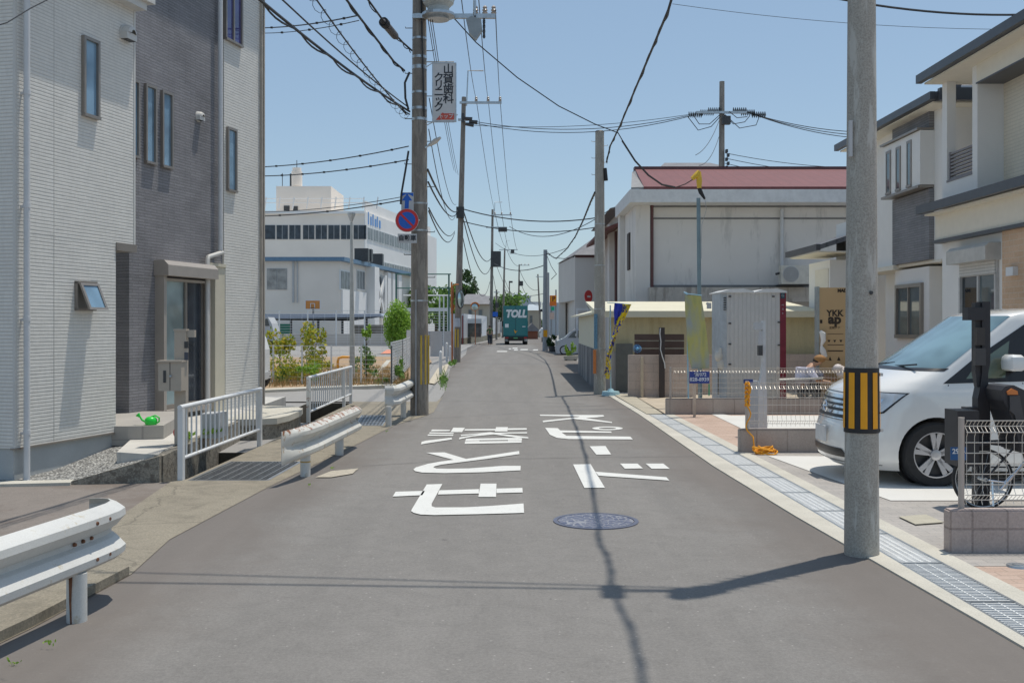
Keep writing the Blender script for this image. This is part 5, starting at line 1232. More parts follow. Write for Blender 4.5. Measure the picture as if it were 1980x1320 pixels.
# bicycle seen from behind-left
Yb = 9.22; X = lambda p: PX(p, Yb); Z = lambda p: PZ(p, Yb)
bk = empty('bicycle', (X(1960), Yb, 0), 'bicycle with a black rear child seat behind the near mesh fence', 'bicycle')
def bwheel(cx, r, nm='wheel'):
    b = MB(); b.lathe([(r - .02, -.018), (r - .004, -.02), (r, 0), (r - .004, .02), (r - .02, .018), (r - .028, 0), (r - .02, -.018)], (cx, Yb, r), 'y', 44, False); o = b.build(nm, m_tyre, bk, smooth=True)
    b = MB(); b.lathe([(r - .03, -.012), (r - .022, -.014), (r - .022, .014), (r - .03, .012), (r - .034, 0)], (cx, Yb, r), 'y', 44, False); b.build('rim', m_steel, o, smooth=True)
    b = MB()
    for i in range(28):
        a = 2 * math.pi * i / 28; b.tube([(cx + .02 * math.cos(a + 1.2), Yb + (.03 if i % 2 else -.03), r + .02 * math.sin(a + 1.2)), (cx + (r - .03) * math.cos(a), Yb, r + (r - .03) * math.sin(a))], .0010, 3)
    b.tube([(cx, Yb - .06, r), (cx, Yb + .06, r)], .02, 10); b.build('spokes', m_steel, o)
rw, fw = X(1900), X(1900) + 1.12
bwheel(rw, .275); bwheel(fw, .275)
m_bk = M('dark bicycle frame', (.03, .03, .035), .3, var=.05)
b = MB(); bb_ = (rw + .43, Yb, .27)
st_ = (rw + .33, Yb, .72); hd = (fw - .22, Yb, .82); hb = (fw - .17, Yb, .62)
b.tube([bb_, st_], .018, 8); b.tube([bb_, (rw + .75, Yb, .36), hb], .022, 8); b.tube([hd, hb, (fw - .06, Yb, .40), (fw, Yb, .275)], .016, 8); b.tube([hd, (fw - .25, Yb, .95)], .014, 8)
b.tube([(rw, Yb - .05, .275), bb_], .012, 8); b.tube([(rw, Yb - .05, .275), (rw + .33, Yb - .02, .62)], .010, 8); b.build('frame', m_bk, bk, smooth=True)
b = MB(); b.tube([(rw + .02, Yb - .07, .27), (rw + .14, Yb - .12, .26), (rw + .40, Yb - .10, .50), (rw + .5, Yb - .08, .56)], .012, 8); b.tube([(rw + .10, Yb - .13, .20), (rw + .33, Yb - .13, .46)], .014, 8); b.tube([(rw + .04, Yb - .12, .05), (rw + .05, Yb - .08, .27)], .010, 8); b.build('kickstand', m_chrome, bk, smooth=True)
b = MB(); b.tube([(rw - .26 + .05, Yb, .45), (rw - .12, Yb, .565), (rw + .05, Yb, .60), (rw + .2, Yb, .585)], .02, 6); b.tube([(rw - .15, Yb - .06, .60), (rw + .35, Yb - .06, .62)], .008, 6); b.tube([(rw - .15, Yb + .06, .60), (rw + .35, Yb + .06, .62)], .008, 6); b.build('rear_rack', m_bk, bk)
b = MB(); b.lathe([(.085, -.006), (.09, 0), (.085, .006)], (bb_[0], Yb - .05, .27), 'y', 24); b.tube([(bb_[0], Yb - .07, .27), (bb_[0] + .1, Yb - .07, .16)], .009, 6); b.rbox((bb_[0] + .11, Yb - .12, .155), .09, .1, .025); b.build('crank', m_steel, bk)
b = MB(); b.ball((st_[0] + .02, Yb, .80), .13, .085, .045); b.tube([st_, (st_[0], Yb, .8)], .013, 8); b.build('saddle', m_black, bk, smooth=True)
b = MB(); b.tube([(fw - .30, Yb - .26, 1.0), (fw - .22, Yb - .1, .96), (fw - .22, Yb + .1, .96), (fw - .30, Yb + .26, 1.0)], .012, 8); b.build('handlebar', m_steel, bk, smooth=True)
m_seat = M('black seat plastic', (.035, .035, .04), .5, var=.15)
b = MB()
def sp(px, py, d=0): return Vector((X(px), Yb + d, Z(py)))
back = [(1917, 752), (1925, 744), (1940, 742), (1962, 752), (1984, 768), (2010, 790), (2030, 850), (1955, 868), (1945, 830), (1932, 792), (1921, 772)]
b.prism([sp(x, y, -.19) for x, y in back], (0, .38, 0))
b.prism([sp(x, y, -.20) for x, y in ((1953, 830), (2060, 830), (2060, 872), (1962, 872), (1955, 860))], (0, .40, 0)); cs = b.build('child_seat', m_seat, bk)
b = MB(); b.prism([sp(x, y, -.205) for x, y in ((1926, 754), (1935, 748), (1946, 753), (1947, 760), (1928, 760))], (0, .02, 0)); b.build('reflector', m_orange, cs)
b = MB(); b.prism([sp(x, y, -.215) for x, y in ((1930, 762), (1949, 762), (1956, 800), (1963, 830), (1948, 830), (1940, 798), (1931, 790))], (0, .02, 0)); b.build('adjuster', M('grey black plastic', (.06, .06, .065), .4), cs)
# valve cover and lids on the paving
b = MB(); b.box(*[float(v) for v in (4.05 - .55 + .0, 4.0, 8.75, 9.15, .012, .018)]); 
q = [G(1738, 999, .018), G(1790, 995, .018), G(1825, 1010, .018), G(1770, 1014, .018)]
b = MB(); b.prism(q, (0, 0, .006)); tag(b.build('access_cover', M('tan access cover', (.42, .39, .31), .8, fine=.2)), 'square tan access cover set in the grey paving', 'access cover')
q = G(1968, 1094, .012); b = MB(); b.cyl(q[0], q[1], .008, .022, .075, .07, n=28); b.cyl(q[0], q[1], .022, .028, .035, n=20); tag(b.build('drain_cap', m_steel), 'round silver drain cap on the brick paving below the block wall', 'drain cap')  # round drain cap lying on the paving
# manhole
mc = G(1152, 1006.5, .004)
m_m, t, bs = nmat('patterned manhole iron'); v = coords(t)
vo = t.nodes.new('ShaderNodeTexVoronoi'); vo.feature = 'DISTANCE_TO_EDGE'; vo.inputs['Scale'].default_value = 16; t.links.new(v, vo.inputs['Vector'])
ed = ramp(t, vo.outputs['Distance'], [(.03, (1, 1, 1)), (.08, (0, 0, 0))])
cc = mixc(t, ed, ramp(t, noise(t, v, 9), [(.35, (.09, .10, .16)), (.65, (.13, .14, .20))]), (.32, .32, .34)); t.links.new(cc, bs.inputs['Base Color']); bs.inputs['Roughness'].default_value = .45; bs.inputs['Metallic'].default_value = .3
bump(t, bs, ed, .6, .005)
mh = empty('manhole_cover', mc, 'round patterned manhole cover in the road below the lettering', 'manhole')
b = MB(); b.lathe([(.36, -.01), (.36, .004), (.325, .005), (.322, -.01)], mc, n=56, cap=False); b.build('cover_ring', M('iron ring', (.13, .14, .19), .5, .3, fine=.2), mh)
b = MB(); b.lathe([(.318, -.01), (.318, .004), (.0005, .005)], mc, n=56); b.build('cover_plate', m_m, mh)
# ================================================================ RIGHT: HOUSES
m_stuc = M('cream stucco', (.76, .71, .60), .85, var=.03, scale=2, fine=.1, bmp=.25, bscale=80)
m_stucy = M_rib('warm cream siding', (.74, .67, .54), .06, axis='z', depth=.3, dark=.85)
m_stucw = M('white stucco', (.80, .78, .74), .85, var=.03, scale=2, fine=.08, bmp=.2, bscale=80)
m_soff = M('cream soffit board', (.76, .71, .60), .8, var=.03)
m_roofd = M_rib('dark slate roof', (.12, .125, .14), .25, axis='x', depth=.5, dark=.6)
m_fasc = M('charcoal fascia', (.07, .072, .08), .4, var=.1)
m_panel = M_brick('dark split cladding', R(90), .35, .05, (.20, .20, .21), (.28, .28, .29), (.11, .11, .115), .006, .8, .7)
m_tanb = M_brick('tan brick tile', R(90), .30, .09, (.56, .37, .23), (.64, .45, .31), (.62, .52, .40), .008, .8, .5)
m_solar = M('pale shiny roof panel', (.60, .62, .66), .2, .3, var=.08, scale=3)
m_hglass = M_glass('house window glass', (.10, .13, .14), .05)
def FX(x, y0): return Fr((x, y0), R(90), flip=True)     # wall parallel to the street, facing it (u grows away from camera)
def eave_roof(o, x0, y0, y1, z, w=8, slope=.42, gut=True, over=0):
    b = MB(); zf = z + .0
    b.hex([(x0, y0, zf), (x0 + w, y0, zf + w * slope), (x0 + w, y1, zf + w * slope), (x0, y1, zf), (x0, y0, zf + .12), (x0 + w, y0, zf + w * slope + .12), (x0 + w, y1, zf + w * slope + .12), (x0, y1, zf + .12)])
    r = b.build('roof', m_roofd, o)
    b = MB(); b.box(x0 - .10, x0 + .005, y0 - .02, y1 + .02, zf - .02, zf + .13); b.build('gutter', m_fasc, r)
    b = MB(); b.box(x0 + .01, x0 + 1.0, y0 + .1, y1 - .1, zf - .06, zf - .03); b.build('soffit', m_soff, r)
    return r
# --- R1, nearest cream house
XW = 7.78
r1 = empty('house', (XW + 2, 15, 0), 'cream house with a louvred balcony and a roller-shutter window, behind the minivan', 'house')
F1 = FX(XW, 0)
yE = 18.65; zU = PZ(160, yE); zL = PZ(413, yE)
def U1(px, d=0): return F1.ux(px, d)
ycor = U1(1822); yP = U1(1890); yQ = U1(1880)
b = MB(); b.box(XW, XW + 6, 12.7, ycor, 0, zL + .05); b.box(XW + 1.55, XW + 6, 12.7, ycor - .02, zL + .05, zU - .02); b.build('wall', m_stucw, r1)
b = MB(); b.box(XW, XW + .16, U1(1831), ycor, zL + .05, zU); b.build('balcony_pillar', m_stucw, r1)
zt0 = F1.zy(350, U1(1832)); zt1 = F1.zy(296, U1(1832))
b = MB(); b.box(XW, XW + .14, yQ, U1(1831) - .001, zL + .05, zt0); b.build('balcony_parapet', m_stucw, r1)
b = MB()
for i in range(8):
    z = zt0 + (zt1 - zt0) * (i + .5) / 8; b.box(XW + .02, XW + .07, yQ, U1(1834), z - .018, z + .016)
b.box(XW + .01, XW + .08, U1(1834) - .03, U1(1834), zt0, zt1)
b.box(XW - .01, XW + .1, yQ, U1(1831), zt0 - .03, zt0 + .01)
b.build('louvre', M('taupe louvre', (.22, .20, .20), .5), r1)
b = MB(); b.box(XW, XW + .46, yP, yQ - .001, zL + .02, zU); b.build('balcony_pillar', m_stucw, r1)
b = MB(); b.box(XW + .44, XW + 1.6, 12.7, yP - .001, zL + .05, zU - .03); b.build('wall', m_stucy, r1)['label'] = 'warm cream ribbed upper wall'
b = MB(); b.box(XW - .02, XW + .45, 12.7, yP + .02, zU - .385, zU - .361); b.build('lintel', m_fasc, r1)
b = MB(); b.box(XW - .015, XW + .44, 12.7, yP, zU - .36, zU - .02); b.build('lintel_beam', m_soff, r1)
eave_roof(r1, 7.46, 12.3, yE, zU)
eave_roof(r1, 7.46, 12.3, yE, zL, w=.75, slope=.35)
b = MB(); b.box(XW - .12, XW, 12.7, ycor + .02, zL - .5, zL - .05); b.build('porch_beam', m_soff, r1)
b = MB(); b.box(XW - .16, XW - .001, 12.7, ycor + .04, zL - .56, zL - .502); b.build('beam_flashing', m_fasc, r1)
b = MB(); b.box(XW - .06, XW + .01, 12.7, U1(1945), 0, zL - .4); b.build('tiled_wall', m_tanb, r1)
w0, w1 = U1(1932), U1(1860); zt = F1.zy(537, w1); 
wo = MB(); wo.fbox(F1, w0, w1, zt, zt + .42, -.02, .04); wo.fbox(F1, w0, w0 + .05, .7, zt, -.02, .06); wo.fbox(F1, w1 - .05, w1, .7, zt, -.02, .06); wo.fbox(F1, w0 + .05, w1 - .05, .7, .75, -.02, .06); mm = (w0 + w1) / 2; wo.fbox(F1, mm - .03, mm + .03, .75, zt, -.01, .04)
wi = wo.build('window', M('pale window frame', (.50, .49, .47), .5), r1)
k = MB(); k.fbox(F1, w0 + .05, mm - .03, .75, zt, -.01, .01); k.build('pane', m_hglass, wi); k = MB(); k.fbox(F1, mm + .03, w1 - .05, .75, zt, -.01, .014); k.build('pane', M_glass('dark house glass', (.03, .04, .05)), wi)
k = MB(); zb = F1.zy(512, w1); k.prism([F1.p(w0 - .06, zb, 0), F1.p(w0 - .06, zb, .25), F1.p(w0 - .06, zb + .22, .25), F1.p(w0 - .06, zb + .28, .18), F1.p(w0 - .06, zb + .28, 0)], (0, w1 - w0 + .12, 0)); k.build('shutter_box', M('shutter cream', (.50, .48, .44), .5), wi)
k = MB(); k.fbox(F1, w0 + .03, w1 - .03, zt + .01, zb, .03, .06); k.build('shutter', M_rib('shutter slats', (.58, .57, .54), .05, depth=.3), wi)
b = MB(); b.box(XW - .14, XW - .06, U1(1976), U1(1962), F1.zy(533, U1(1970)), F1.zy(516, U1(1970))); b.build('porch_lamp', m_white, r1)
# --- R2
XW2 = 8.35; F2 = FX(XW2, 0); U2 = lambda px, d=0: F2.ux(px, d)
r2 = empty('house', (XW2 + 2, 21, 0), 'white house with three slot windows over dark split cladding, next to the cream house', 'house')
yn2, yf2 = U2(1822), 24.4; ye2 = 8.15
zU2 = 5.95
b = MB(); b.box(XW2, XW2 + 6, yn2, yf2, 2.95, zU2); b.box(XW2 + .55, XW2 + 6, yn2 - .0, yf2, 0, 2.951); b.build('wall', m_stucw, r2)
a0, a1 = U2(1782, .25), U2(1712, .25)
b = MB(); b.fbox(F2, a0, a1, F2.zy(372, a1, .25) - .1, F2.zy(285, a1, .25), 0, .28); b.build('bay', m_stucw, r2)
zz0 = F2.zy(282, a1, .1); zz1 = F2.zy(250, a1, .1)
b = MB(); b.fbox(F2, a0, a1, zz0 + .03, zz1 + .05, 0, .10); b.build('dark_cladding', m_panel, r2)
b = MB(); b.fbox(F2, a0, a1, 2.97, F2.zy(388, a1, .1), 0, .10); b.build('dark_cladding', m_panel, r2)
b = MB(); b.fbox(F2, a0, a1 + .1, zz0 - .02, zz0 + .02, 0, .34); b.build('flashing', m_alum, r2)
b = MB(); b.fbox(F2, a0, a1 + .08, F2.zy(386, a1, .3) - .0, F2.zy(386, a1, .3) + .05, 0, .32); b.build('flashing', m_alum, r2)
for pa, pb, t, u in ((1714, 1723, 290, 375), (1733, 1742, 282, 368), (1754, 1763, 270, 361)):
    window(F2, r2, pb, pa, t, u, d=.28, fr=.05, dep=.02, gm=M_glass('slot window glass', (.10, .14, .15)) if 'slot window glass' not in bpy.data.materials else bpy.data.materials['slot window glass'])
eave_roof(r2, ye2 - .15, yn2 - .5, 25.1, zU2, slope=.40)
b = MB(); 
for i in range(5): b.hex([(ye2 + .1 + i * 1.2, yn2 - .52, zU2 + .10 + i * .48), (ye2 + 1.28 + i * 1.2, yn2 - .52, zU2 + .57 + i * .48), (ye2 + 1.28 + i * 1.2, yn2 - .1, zU2 + .60 + i * .48), (ye2 + .1 + i * 1.2, yn2 - .1, zU2 + .13 + i * .48)] * 2)
# south gable trim, pale roof panels and dark barge board
b = MB(); b.prism([(XW2, yn2 - .001, zU2 - .0), (XW2 + 6, yn2 - .001, zU2), (XW2 + 6, yn2 - .001, zU2 + 2.3)], (0, .1, 0)); b.build('gable', m_stucw, r2)
b = MB(); b.box(ye2 - .1, XW2 + 6, yn2 - .62, yn2 - .5, zU2 - .05, zU2 + .18); b.build('gutter', m_fasc, r2)
b = MB(); b.hex([(ye2 + .3, yn2 - .6, zU2 + .18), (XW2 + 5, yn2 - .6, zU2 + .18), (XW2 + 5, yn2 + 1.2, zU2 + .9), (ye2 + 1.5, yn2 + 1.2, zU2 + .9), (ye2 + .3, yn2 - .6, zU2 + .22), (XW2 + 5, yn2 - .6, zU2 + .22), (XW2 + 5, yn2 + 1.2, zU2 + .94), (ye2 + 1.5, yn2 + 1.2, zU2 + .94)]); b.build('roof_panel', m_solar, r2)
b = MB(); b.fbox(F2, U2(1738), yf2, 2.86, 2.96, -.5, .12); b.fbox(F2, yn2, U2(1738), 2.9, 2.952, -.6, .02); b.build('soffit', m_soff, r2)
# ground floor: white bay with sliding window
g0_, g1_ = U2(1795, .0), U2(1729, .0)
b = MB(); b.fbox(F2, g0_, g1_, .0, 2.85, -.56, -.02); b.build('bay', m_stucw, r2)
window(F2, r2, 1786, 1735, 546, 655, d=-.02, fr=.08, dep=.06, mull=1, gm=m_hglass)
b = MB(); u_ = U2(1735); 
# --- R3, low roofs beyond
XW3 = 7.95; F3 = FX(XW3, 0)
r3 = empty('house', (XW3 + 2, 28, 0), 'low-roofed pale house glimpsed behind the near pole, beside the air conditioner', 'house')
y3 = 27.4
b = MB(); b.box(XW3, XW3 + 5, 25.6, y3, 0, 3.3); b.box(XW3 + .6, XW3 + 5, 25.5, 27, 3.3, PZ(424, 25.6)); b.build('wall', m_stucw, r3)
b = MB(); b.box(XW3 - .02, XW3 + .02, 25.7, 26.8, 0, 3.1); b.build('yellow_cream_wall', m_soff, r3)
eave_roof(r3, 7.55, 25.1, 27.9, PZ(497, 27.9), w=2.2, slope=.33)
b = MB(); b.box(XW2 + .2, XW2 + 1.2, 24.8, 25.9, PZ(290, 25.9), PZ(284, 25.9) + .1)

# ================================================================ RED-ROOFED BUILDING
m_grw = M('weathered grey white render', (.72, .69, .66), .9, var=.05, scale=.5, fine=.08, bmp=.1, stain=((.56, .54, .52), .25, 1.2), streak=True)
m_redr = M_rib('red painted roof', (.17, .05, .05), .35, axis='x', depth=.2, dark=.9, var=.12)
m_brn = M('brown downpipe', (.12, .05, .05), .5)
rr = empty('workshop_building', (12, 34, 0), 'grey rendered two-storey building with a long red roof', 'building')
yr = 32.0; RX = lambda p, y=yr: PX(p, y); RZ = lambda p, y=yr: PZ(p, y)
b = MB(); b.box(RX(1256), 17.5, yr, yr + 9, 2.6, RZ(392)); b.box(RX(1256) + .3, 17.5, yr + .8, yr + 9, 0, 2.6); b.build('wall', m_grw, rr)
b = MB(); b.box(RX(1228), RX(1256) + .001, yr - .12, yr + 1.2, 0, RZ(392)); b.build('corner_pillar', m_grw, rr)
b = MB(); b.box(RX(1253), 11.2, yr - .35, yr + .3, RZ(584), RZ(556)); b.build('ledge', M('streaked ledge concrete', (.52, .48, .43), .9, var=.1, stain=((.34, .30, .26), .25, 2.5), streak=True), rr)
b = MB(); b.box(RX(1253), 13.5, yr - .05, yr - .001, RZ(401), RZ(396)); b.box(RX(1258), 17.5, yr - .02, yr + .01, RZ(424), RZ(421)); b.box(RX(1258), 17.5, yr - .05, yr + .01, RZ(556), RZ(551)); b.build('wall_joint', M('wall joint grey', (.20, .20, .20), .8), rr)  # thin dark grey joint lines across the wall
b = MB(); b.box(RX(1212), 17.6, yr - .9, yr + 3.6, RZ(391, yr - .9), RZ(366, yr - .9)); b.build('fascia', M('grey fascia', (.66, .66, .66), .8, var=.08), rr)
zE = RZ(366, yr - .9); zR = PZ(331, yr + 3.4)
b = MB(); b.hex([(RX(1245, yr - .9), yr - .9, zE), (17.6, yr - .9, zE), (17.6, yr + 3.4, zR), (PX(1228, yr + 3.4), yr + 3.4, zR)] + [(RX(1245, yr - .9), yr - .9, zE + .08), (17.6, yr - .9, zE + .08), (17.6, yr + 3.4, zR + .08), (PX(1228, yr + 3.4), yr + 3.4, zR + .08)]); b.build('roof', m_redr, rr)
b = MB(); b.box(PX(1226, yr + 3.4), 17.6, yr + 3.25, yr + 3.6, zR + .02, zR + .14); b.build('ridge_cap', m_brn, rr)
b = MB(); b.prism([(RX(1214), yr - .88, zE), (RX(1246), yr - .88, zE + .02), (PX(1229, yr + 3.4), yr + 3.4, zR), (PX(1222, yr + 3.4), yr + 3.4, zR - .1)], (0, 0, .06)); b.build('barge_board', M('grey barge board', (.28, .28, .28), .9), rr)
for x0, x1 in ((1257, 1262),): b = MB(); b.tube([(RX(1260), yr - .08, RZ(395)), (RX(1260), yr - .08, RZ(556))], .05, 8); b.build('downpipe', m_brn, rr)
b = MB(); b.tube([(RX(1510), yr - .10, RZ(405)), (RX(1510), yr - .10, RZ(530))], .055, 10); b.build('downpipe', m_dpipe, rr)
b = MB(); b.box(RX(1262), RX(1315), yr + .78, yr + .81, RZ(600), RZ(586)); b.build('window', M_glass('black window', (.02, .02, .025)), rr)
# long side wall along the street with its pilasters
SX = [(1228, 32), (1222, 33), (1208, 35)]
b = MB(); b.box(RX(1228), RX(1228) + 3, yr + 1.2, yr + 3.4, 0, RZ(392)); b.build('wall', m_grw, rr)
b = MB(); b.box(RX(1228) - .18, RX(1228) + .5, 34.9, 35.4, 0, RZ(392)); b.build('pilaster', m_grw, rr)
b = MB(); b.fbox(FX(RX(1228), 0), 33.6 - .35, 33.9, PZ(520, 33), PZ(448, 33), -.01, .04); b.build('side_window', M('brown boarded window', (.05, .035, .03), .7), rr)
# air conditioner on brackets
ac = empty('air_conditioner', (RX(1538), yr - .5, RZ(551)), 'cream outdoor air conditioner unit bracketed to the grey wall', 'air conditioner')
ya = yr - .75
b = MB(); b.box(RX(1511, ya), RX(1566, ya), ya, ya + .32, PZ(549, ya), PZ(513, ya)); b.build('casing', M('cream casing', (.62, .60, .54), .5), ac)
c = P(1529.5, 530, ya - .012)
b = MB(); disc(b, c, .25, .014, 28); b.build('fan_grille', m_grey, ac)
b = MB()
for r_ in (.06, .11, .16, .21): b.tube([c + Vector((r_ * math.cos(a), -.006, r_ * math.sin(a))) for a in [i * math.pi / 10 for i in range(21)]], .007, 4)
b.build('grille_rings', M('grille dark', (.22, .22, .22), .5), ac)
b = MB(); b.box(RX(1511, ya), RX(1566, ya), ya + .05, ya + .8, PZ(552, ya), PZ(549.3, ya)); b.tube([P(1500, 530, ya + .3), P(1511, 527, ya + .2)], .04, 6); b.build('bracket', m_dark, ac)
# neighbour houses up the street
m_gro = M('grey beige wall', (.52, .49, .46), .9, var=.08, scale=.6, fine=.1)
def simple_house(x0, x1, y0, y1, h, label, wall, roofm, rh=1.2, over=.3, name='house', wins=(), flat=False, peak='x'):
    o = empty(name, ((x0 + x1) / 2, y0, 0), label, 'house' if name == 'house' else 'building')
    b = MB(); b.box(x0, x1, y0, y1, 0, h); b.build('wall', wall, o)
    b = MB(); a0, a1, c0, c1 = x0 - over, x1 + over, y0 - over, y1 + over
    if flat: b.box(a0, a1, c0, c1, h, h + rh)
    else:
        xm, ym = (a0 + a1) / 2, (c0 + c1) / 2
        if peak == 'x':
            t = min(1.6, (a1 - a0) * .25); b.add([(a0, c0, h), (a1, c0, h), (a1, c1, h), (a0, c1, h), (a0 + t, ym, h + rh), (a1 - t, ym, h + rh)], [(0, 1, 2, 3), (0, 1, 5, 4), (2, 3, 4, 5), (1, 2, 5), (3, 0, 4)])
        elif peak == 'gy':
            b.add([(a0, c0, h), (a1, c0, h), (a1, c1, h), (a0, c1, h), (xm, c0, h + rh), (xm, c1, h + rh)], [(0, 1, 2, 3), (0, 3, 5, 4), (1, 2, 5, 4), (0, 1, 4), (3, 2, 5)])
    b.build('roof', roofm, o)
    for (wx0, wx1, wz0, wz1) in wins:
        k = MB(); k.box(wx0, wx1, y0 - .06, y0 + .02, wz0, wz1); w = k.build('window', m_alum, o); k = MB(); k.box(wx0 + .08, wx1 - .08, y0 - .075, y0, wz0 + .08, wz1 - .08); k.build('pane', m_hglass, w)
    return o
m_groof = M('grey tile roof', (.20, .20, .21), .8, var=.2, scale=2, fine=.2)
nb = simple_house(3.95, 12, 37, 45, 5.85, 'grey gabled house poking out left of the red roof', m_gro, m_groof, 1.2, .45, peak='gy')
b = MB(); b.hex([(3.2, 36.9, 5.0), (3.95, 36.9, 5.3), (3.95, 44, 5.3), (3.2, 44, 5.0), (3.2, 36.9, 5.12), (3.95, 36.9, 5.42), (3.95, 44, 5.42), (3.2, 44, 5.12)]); b.build('awning', M('rusty brown awning', (.16, .06, .05), .7, var=.3), nb)
b = MB(); b.tube([(3.9, 38.5, 0), (3.9, 38.5, 5.2)], .05, 6); b.build('downpipe', m_brn, nb)
b = MB(); b.box(3.75, 3.96, 39.5, 40.2, 0, 5.6); b.build('pilaster', m_grw, nb)
simple_house(PX(1215, 50) + 2, 12, 53, 62, 9.5, 'pale ridge roof rising behind the red roof', m_gro, m_groof, 1.3, .4)
simple_house(PX(1178, 55), 10, 54, 60, 6.2, 'brownish old house squeezed behind the bare-topped pole', M('brown grey wall', (.27, .22, .20), .9, var=.1), m_groof, 1.0, .2)
# far beige house with a garage opening
yh = 60.0
bh = empty('house', (PX(1110, yh), yh, 0), 'plain beige house with a recessed garage beyond the kei car', 'house')
m_bei = M('beige grey siding', (.64, .61, .57), .9, var=.04, scale=.4, fine=.05)
hz = PZ(495, yh)
b = MB(); b.hex([(PX(1112, yh), yh, PZ(580, yh)), (PX(1185, yh), yh, PZ(580, yh)), (PX(1185, yh), yh + 8, PZ(580, yh)), (PX(1080, yh + 8), yh + 8, PZ(580, yh)), (PX(1112, yh), yh, hz), (PX(1185, yh), yh, hz), (PX(1185, yh), yh + 8, hz), (PX(1080, yh + 8), yh + 8, hz)])
b.hex([(PX(1112, yh), yh + .02, 0), (PX(1185, yh), yh + .02, 0), (PX(1185, yh), yh + 7.9, 0), (PX(1112, yh), yh + 7.9, 0), (PX(1112, yh), yh + .02, PZ(579, yh)), (PX(1185, yh), yh + .02, PZ(579, yh)), (PX(1185, yh), yh + 7.9, PZ(579, yh)), (PX(1112, yh), yh + 7.9, PZ(579, yh))])
b.hex([(PX(1080, yh + 8), yh + 7.4, 0), (PX(1092, yh + 8), yh + 7.3, 0), (PX(1112, yh), yh + 7.95, 0), (PX(1080, yh + 8), yh + 7.95, 0), (PX(1080, yh + 8), yh + 7.4, PZ(580, yh)), (PX(1092, yh + 8), yh + 7.3, PZ(580, yh)), (PX(1112, yh), yh + 7.95, PZ(580, yh)), (PX(1080, yh + 8), yh + 7.95, PZ(580, yh))])
b.build('wall', m_bei, bh)
b = MB(); z2 = hz + .05; b.add([(PX(1110, yh), yh - .3, z2), (PX(1190, yh), yh - .3, z2), (PX(1190, yh), yh + 8.3, z2), (PX(1078, yh + 8), yh + 8.3, z2), (PX(1145, yh + 3), yh + 3, z2 + 1.2), (PX(1190, yh + 3), yh + 3, z2 + 1.5)], [(0, 1, 2, 3), (0, 1, 5, 4), (1, 2, 5), (2, 3, 4, 5), (3, 0, 4)]); b.build('roof', m_groof, bh)
b = MB(); b.box(PX(1112, yh), PX(1180, yh), yh - .02, yh + .0, PZ(498, yh), PZ(494, yh)); b.build('eave_line', m_brn, bh)
b = MB(); b.box(PX(1113, yh), PX(1150, yh), yh - .6, yh - .5, PZ(600, yh), PZ(596, yh)); b.box(PX(1113, yh), PX(1116, yh), yh - .6, yh - .5, PZ(640, yh), PZ(600, yh)); b.build('balcony_frame', m_white, bh)

# ================================================================ YARD THINGS ON THE RIGHT
# shed with translucent cream cladding on a block base
m_cor = M_rib('cream corrugated sheet', (.62, .55, .34), .35, axis='x', depth=.35, dark=.93, width=.3, var=.05, stain=((.48, .40, .22), .25, 3))
m_cortop = M('sun bleached sheet', (.72, .68, .52), .5, var=.05, scale=2)
sh = empty('shed', (PX(1250, 27), 27, 0), 'long low shed clad in cream corrugated sheets on a grey block base', 'shed')
ys = 26.2; X = lambda p: PX(p, ys); xs = X(1163)
b = MB(); b.box(X(1178), X(1580), ys, ys + .06, PZ(692, ys), PZ(612, ys)); b.build('cladding', m_cor, sh)
zt = PZ(612, ys) 
b = MB(); b.hex([(X(1150), ys - .35, zt - .02), (X(1585), ys - .35, zt - .02), (X(1585), ys + 3.2, zt + .42), (X(1150), ys + 3.2, zt + .42), (X(1150), ys - .35, zt + .14), (X(1585), ys - .35, zt + .14), (X(1585), ys + 3.2, zt + .46), (X(1150), ys + 3.2, zt + .46)]); b.build('canopy', m_cortop, sh)
FS = [(2.16, 26.4), (PX(1118, 36), 36.0)]
b = MB(); b.prism([(2.17, 26.3, 1.0), (FS[1][0] + .02, 36, 1.0), (FS[1][0] + .08, 36, 1.0), (2.24, 26.3, 1.0)], (0, 0, PZ(614, 26.3) - 1.0 + .1)); b.build('cladding', M('pale cream side sheet', (.60, .58, .46), .6, var=.06), sh)
b = MB(); b.hex([(2.02, 26.0, zt + .05), (2.6, 26.0, zt + .12), (FS[1][0] + .5, 36.3, zt + .25), (FS[1][0] - .25, 36.3, zt + .05), (2.02, 26.0, zt + .10), (2.6, 26.0, zt + .17), (FS[1][0] + .5, 36.3, zt + .30), (FS[1][0] - .25, 36.3, zt + .10)]); b.build('eave_sheet', m_cortop, sh)
b = MB(); b.prism([(2.14, 26.3, -.05), (FS[1][0], 36, -.05), (FS[1][0] + .15, 36, -.05), (2.30, 26.3, -.05)], (0, 0, 1.09)); b.build('block_base', M('stained grey block', (.27, .265, .26), .9, var=.1, scale=1, fine=.2, stain=((.10, .10, .11), .4, 1.3), streak=True), sh)
b = MB(); b.box(2.15, X(1192), ys - .05, ys + .2, -.05, 1.0); b.build('block_base', m_gro, sh)['label'] = 'short grey end wall behind the flag pole'
b = MB(); b.box(X(1190), X(1222), ys - .18, ys - .1, 0, PZ(664, ys)); dd = b.build('door', M('grey green panel', (.16, .165, .15), .8, var=.1), sh)
bt = MB(); bt.box(X(1480), X(1590), ys - .3, ys - .15, -.05, PZ(684, ys)); tag(bt.build('block_wall', m_blk3), 'pinkish block wall between the grey cabin and the carton panel', 'block wall')
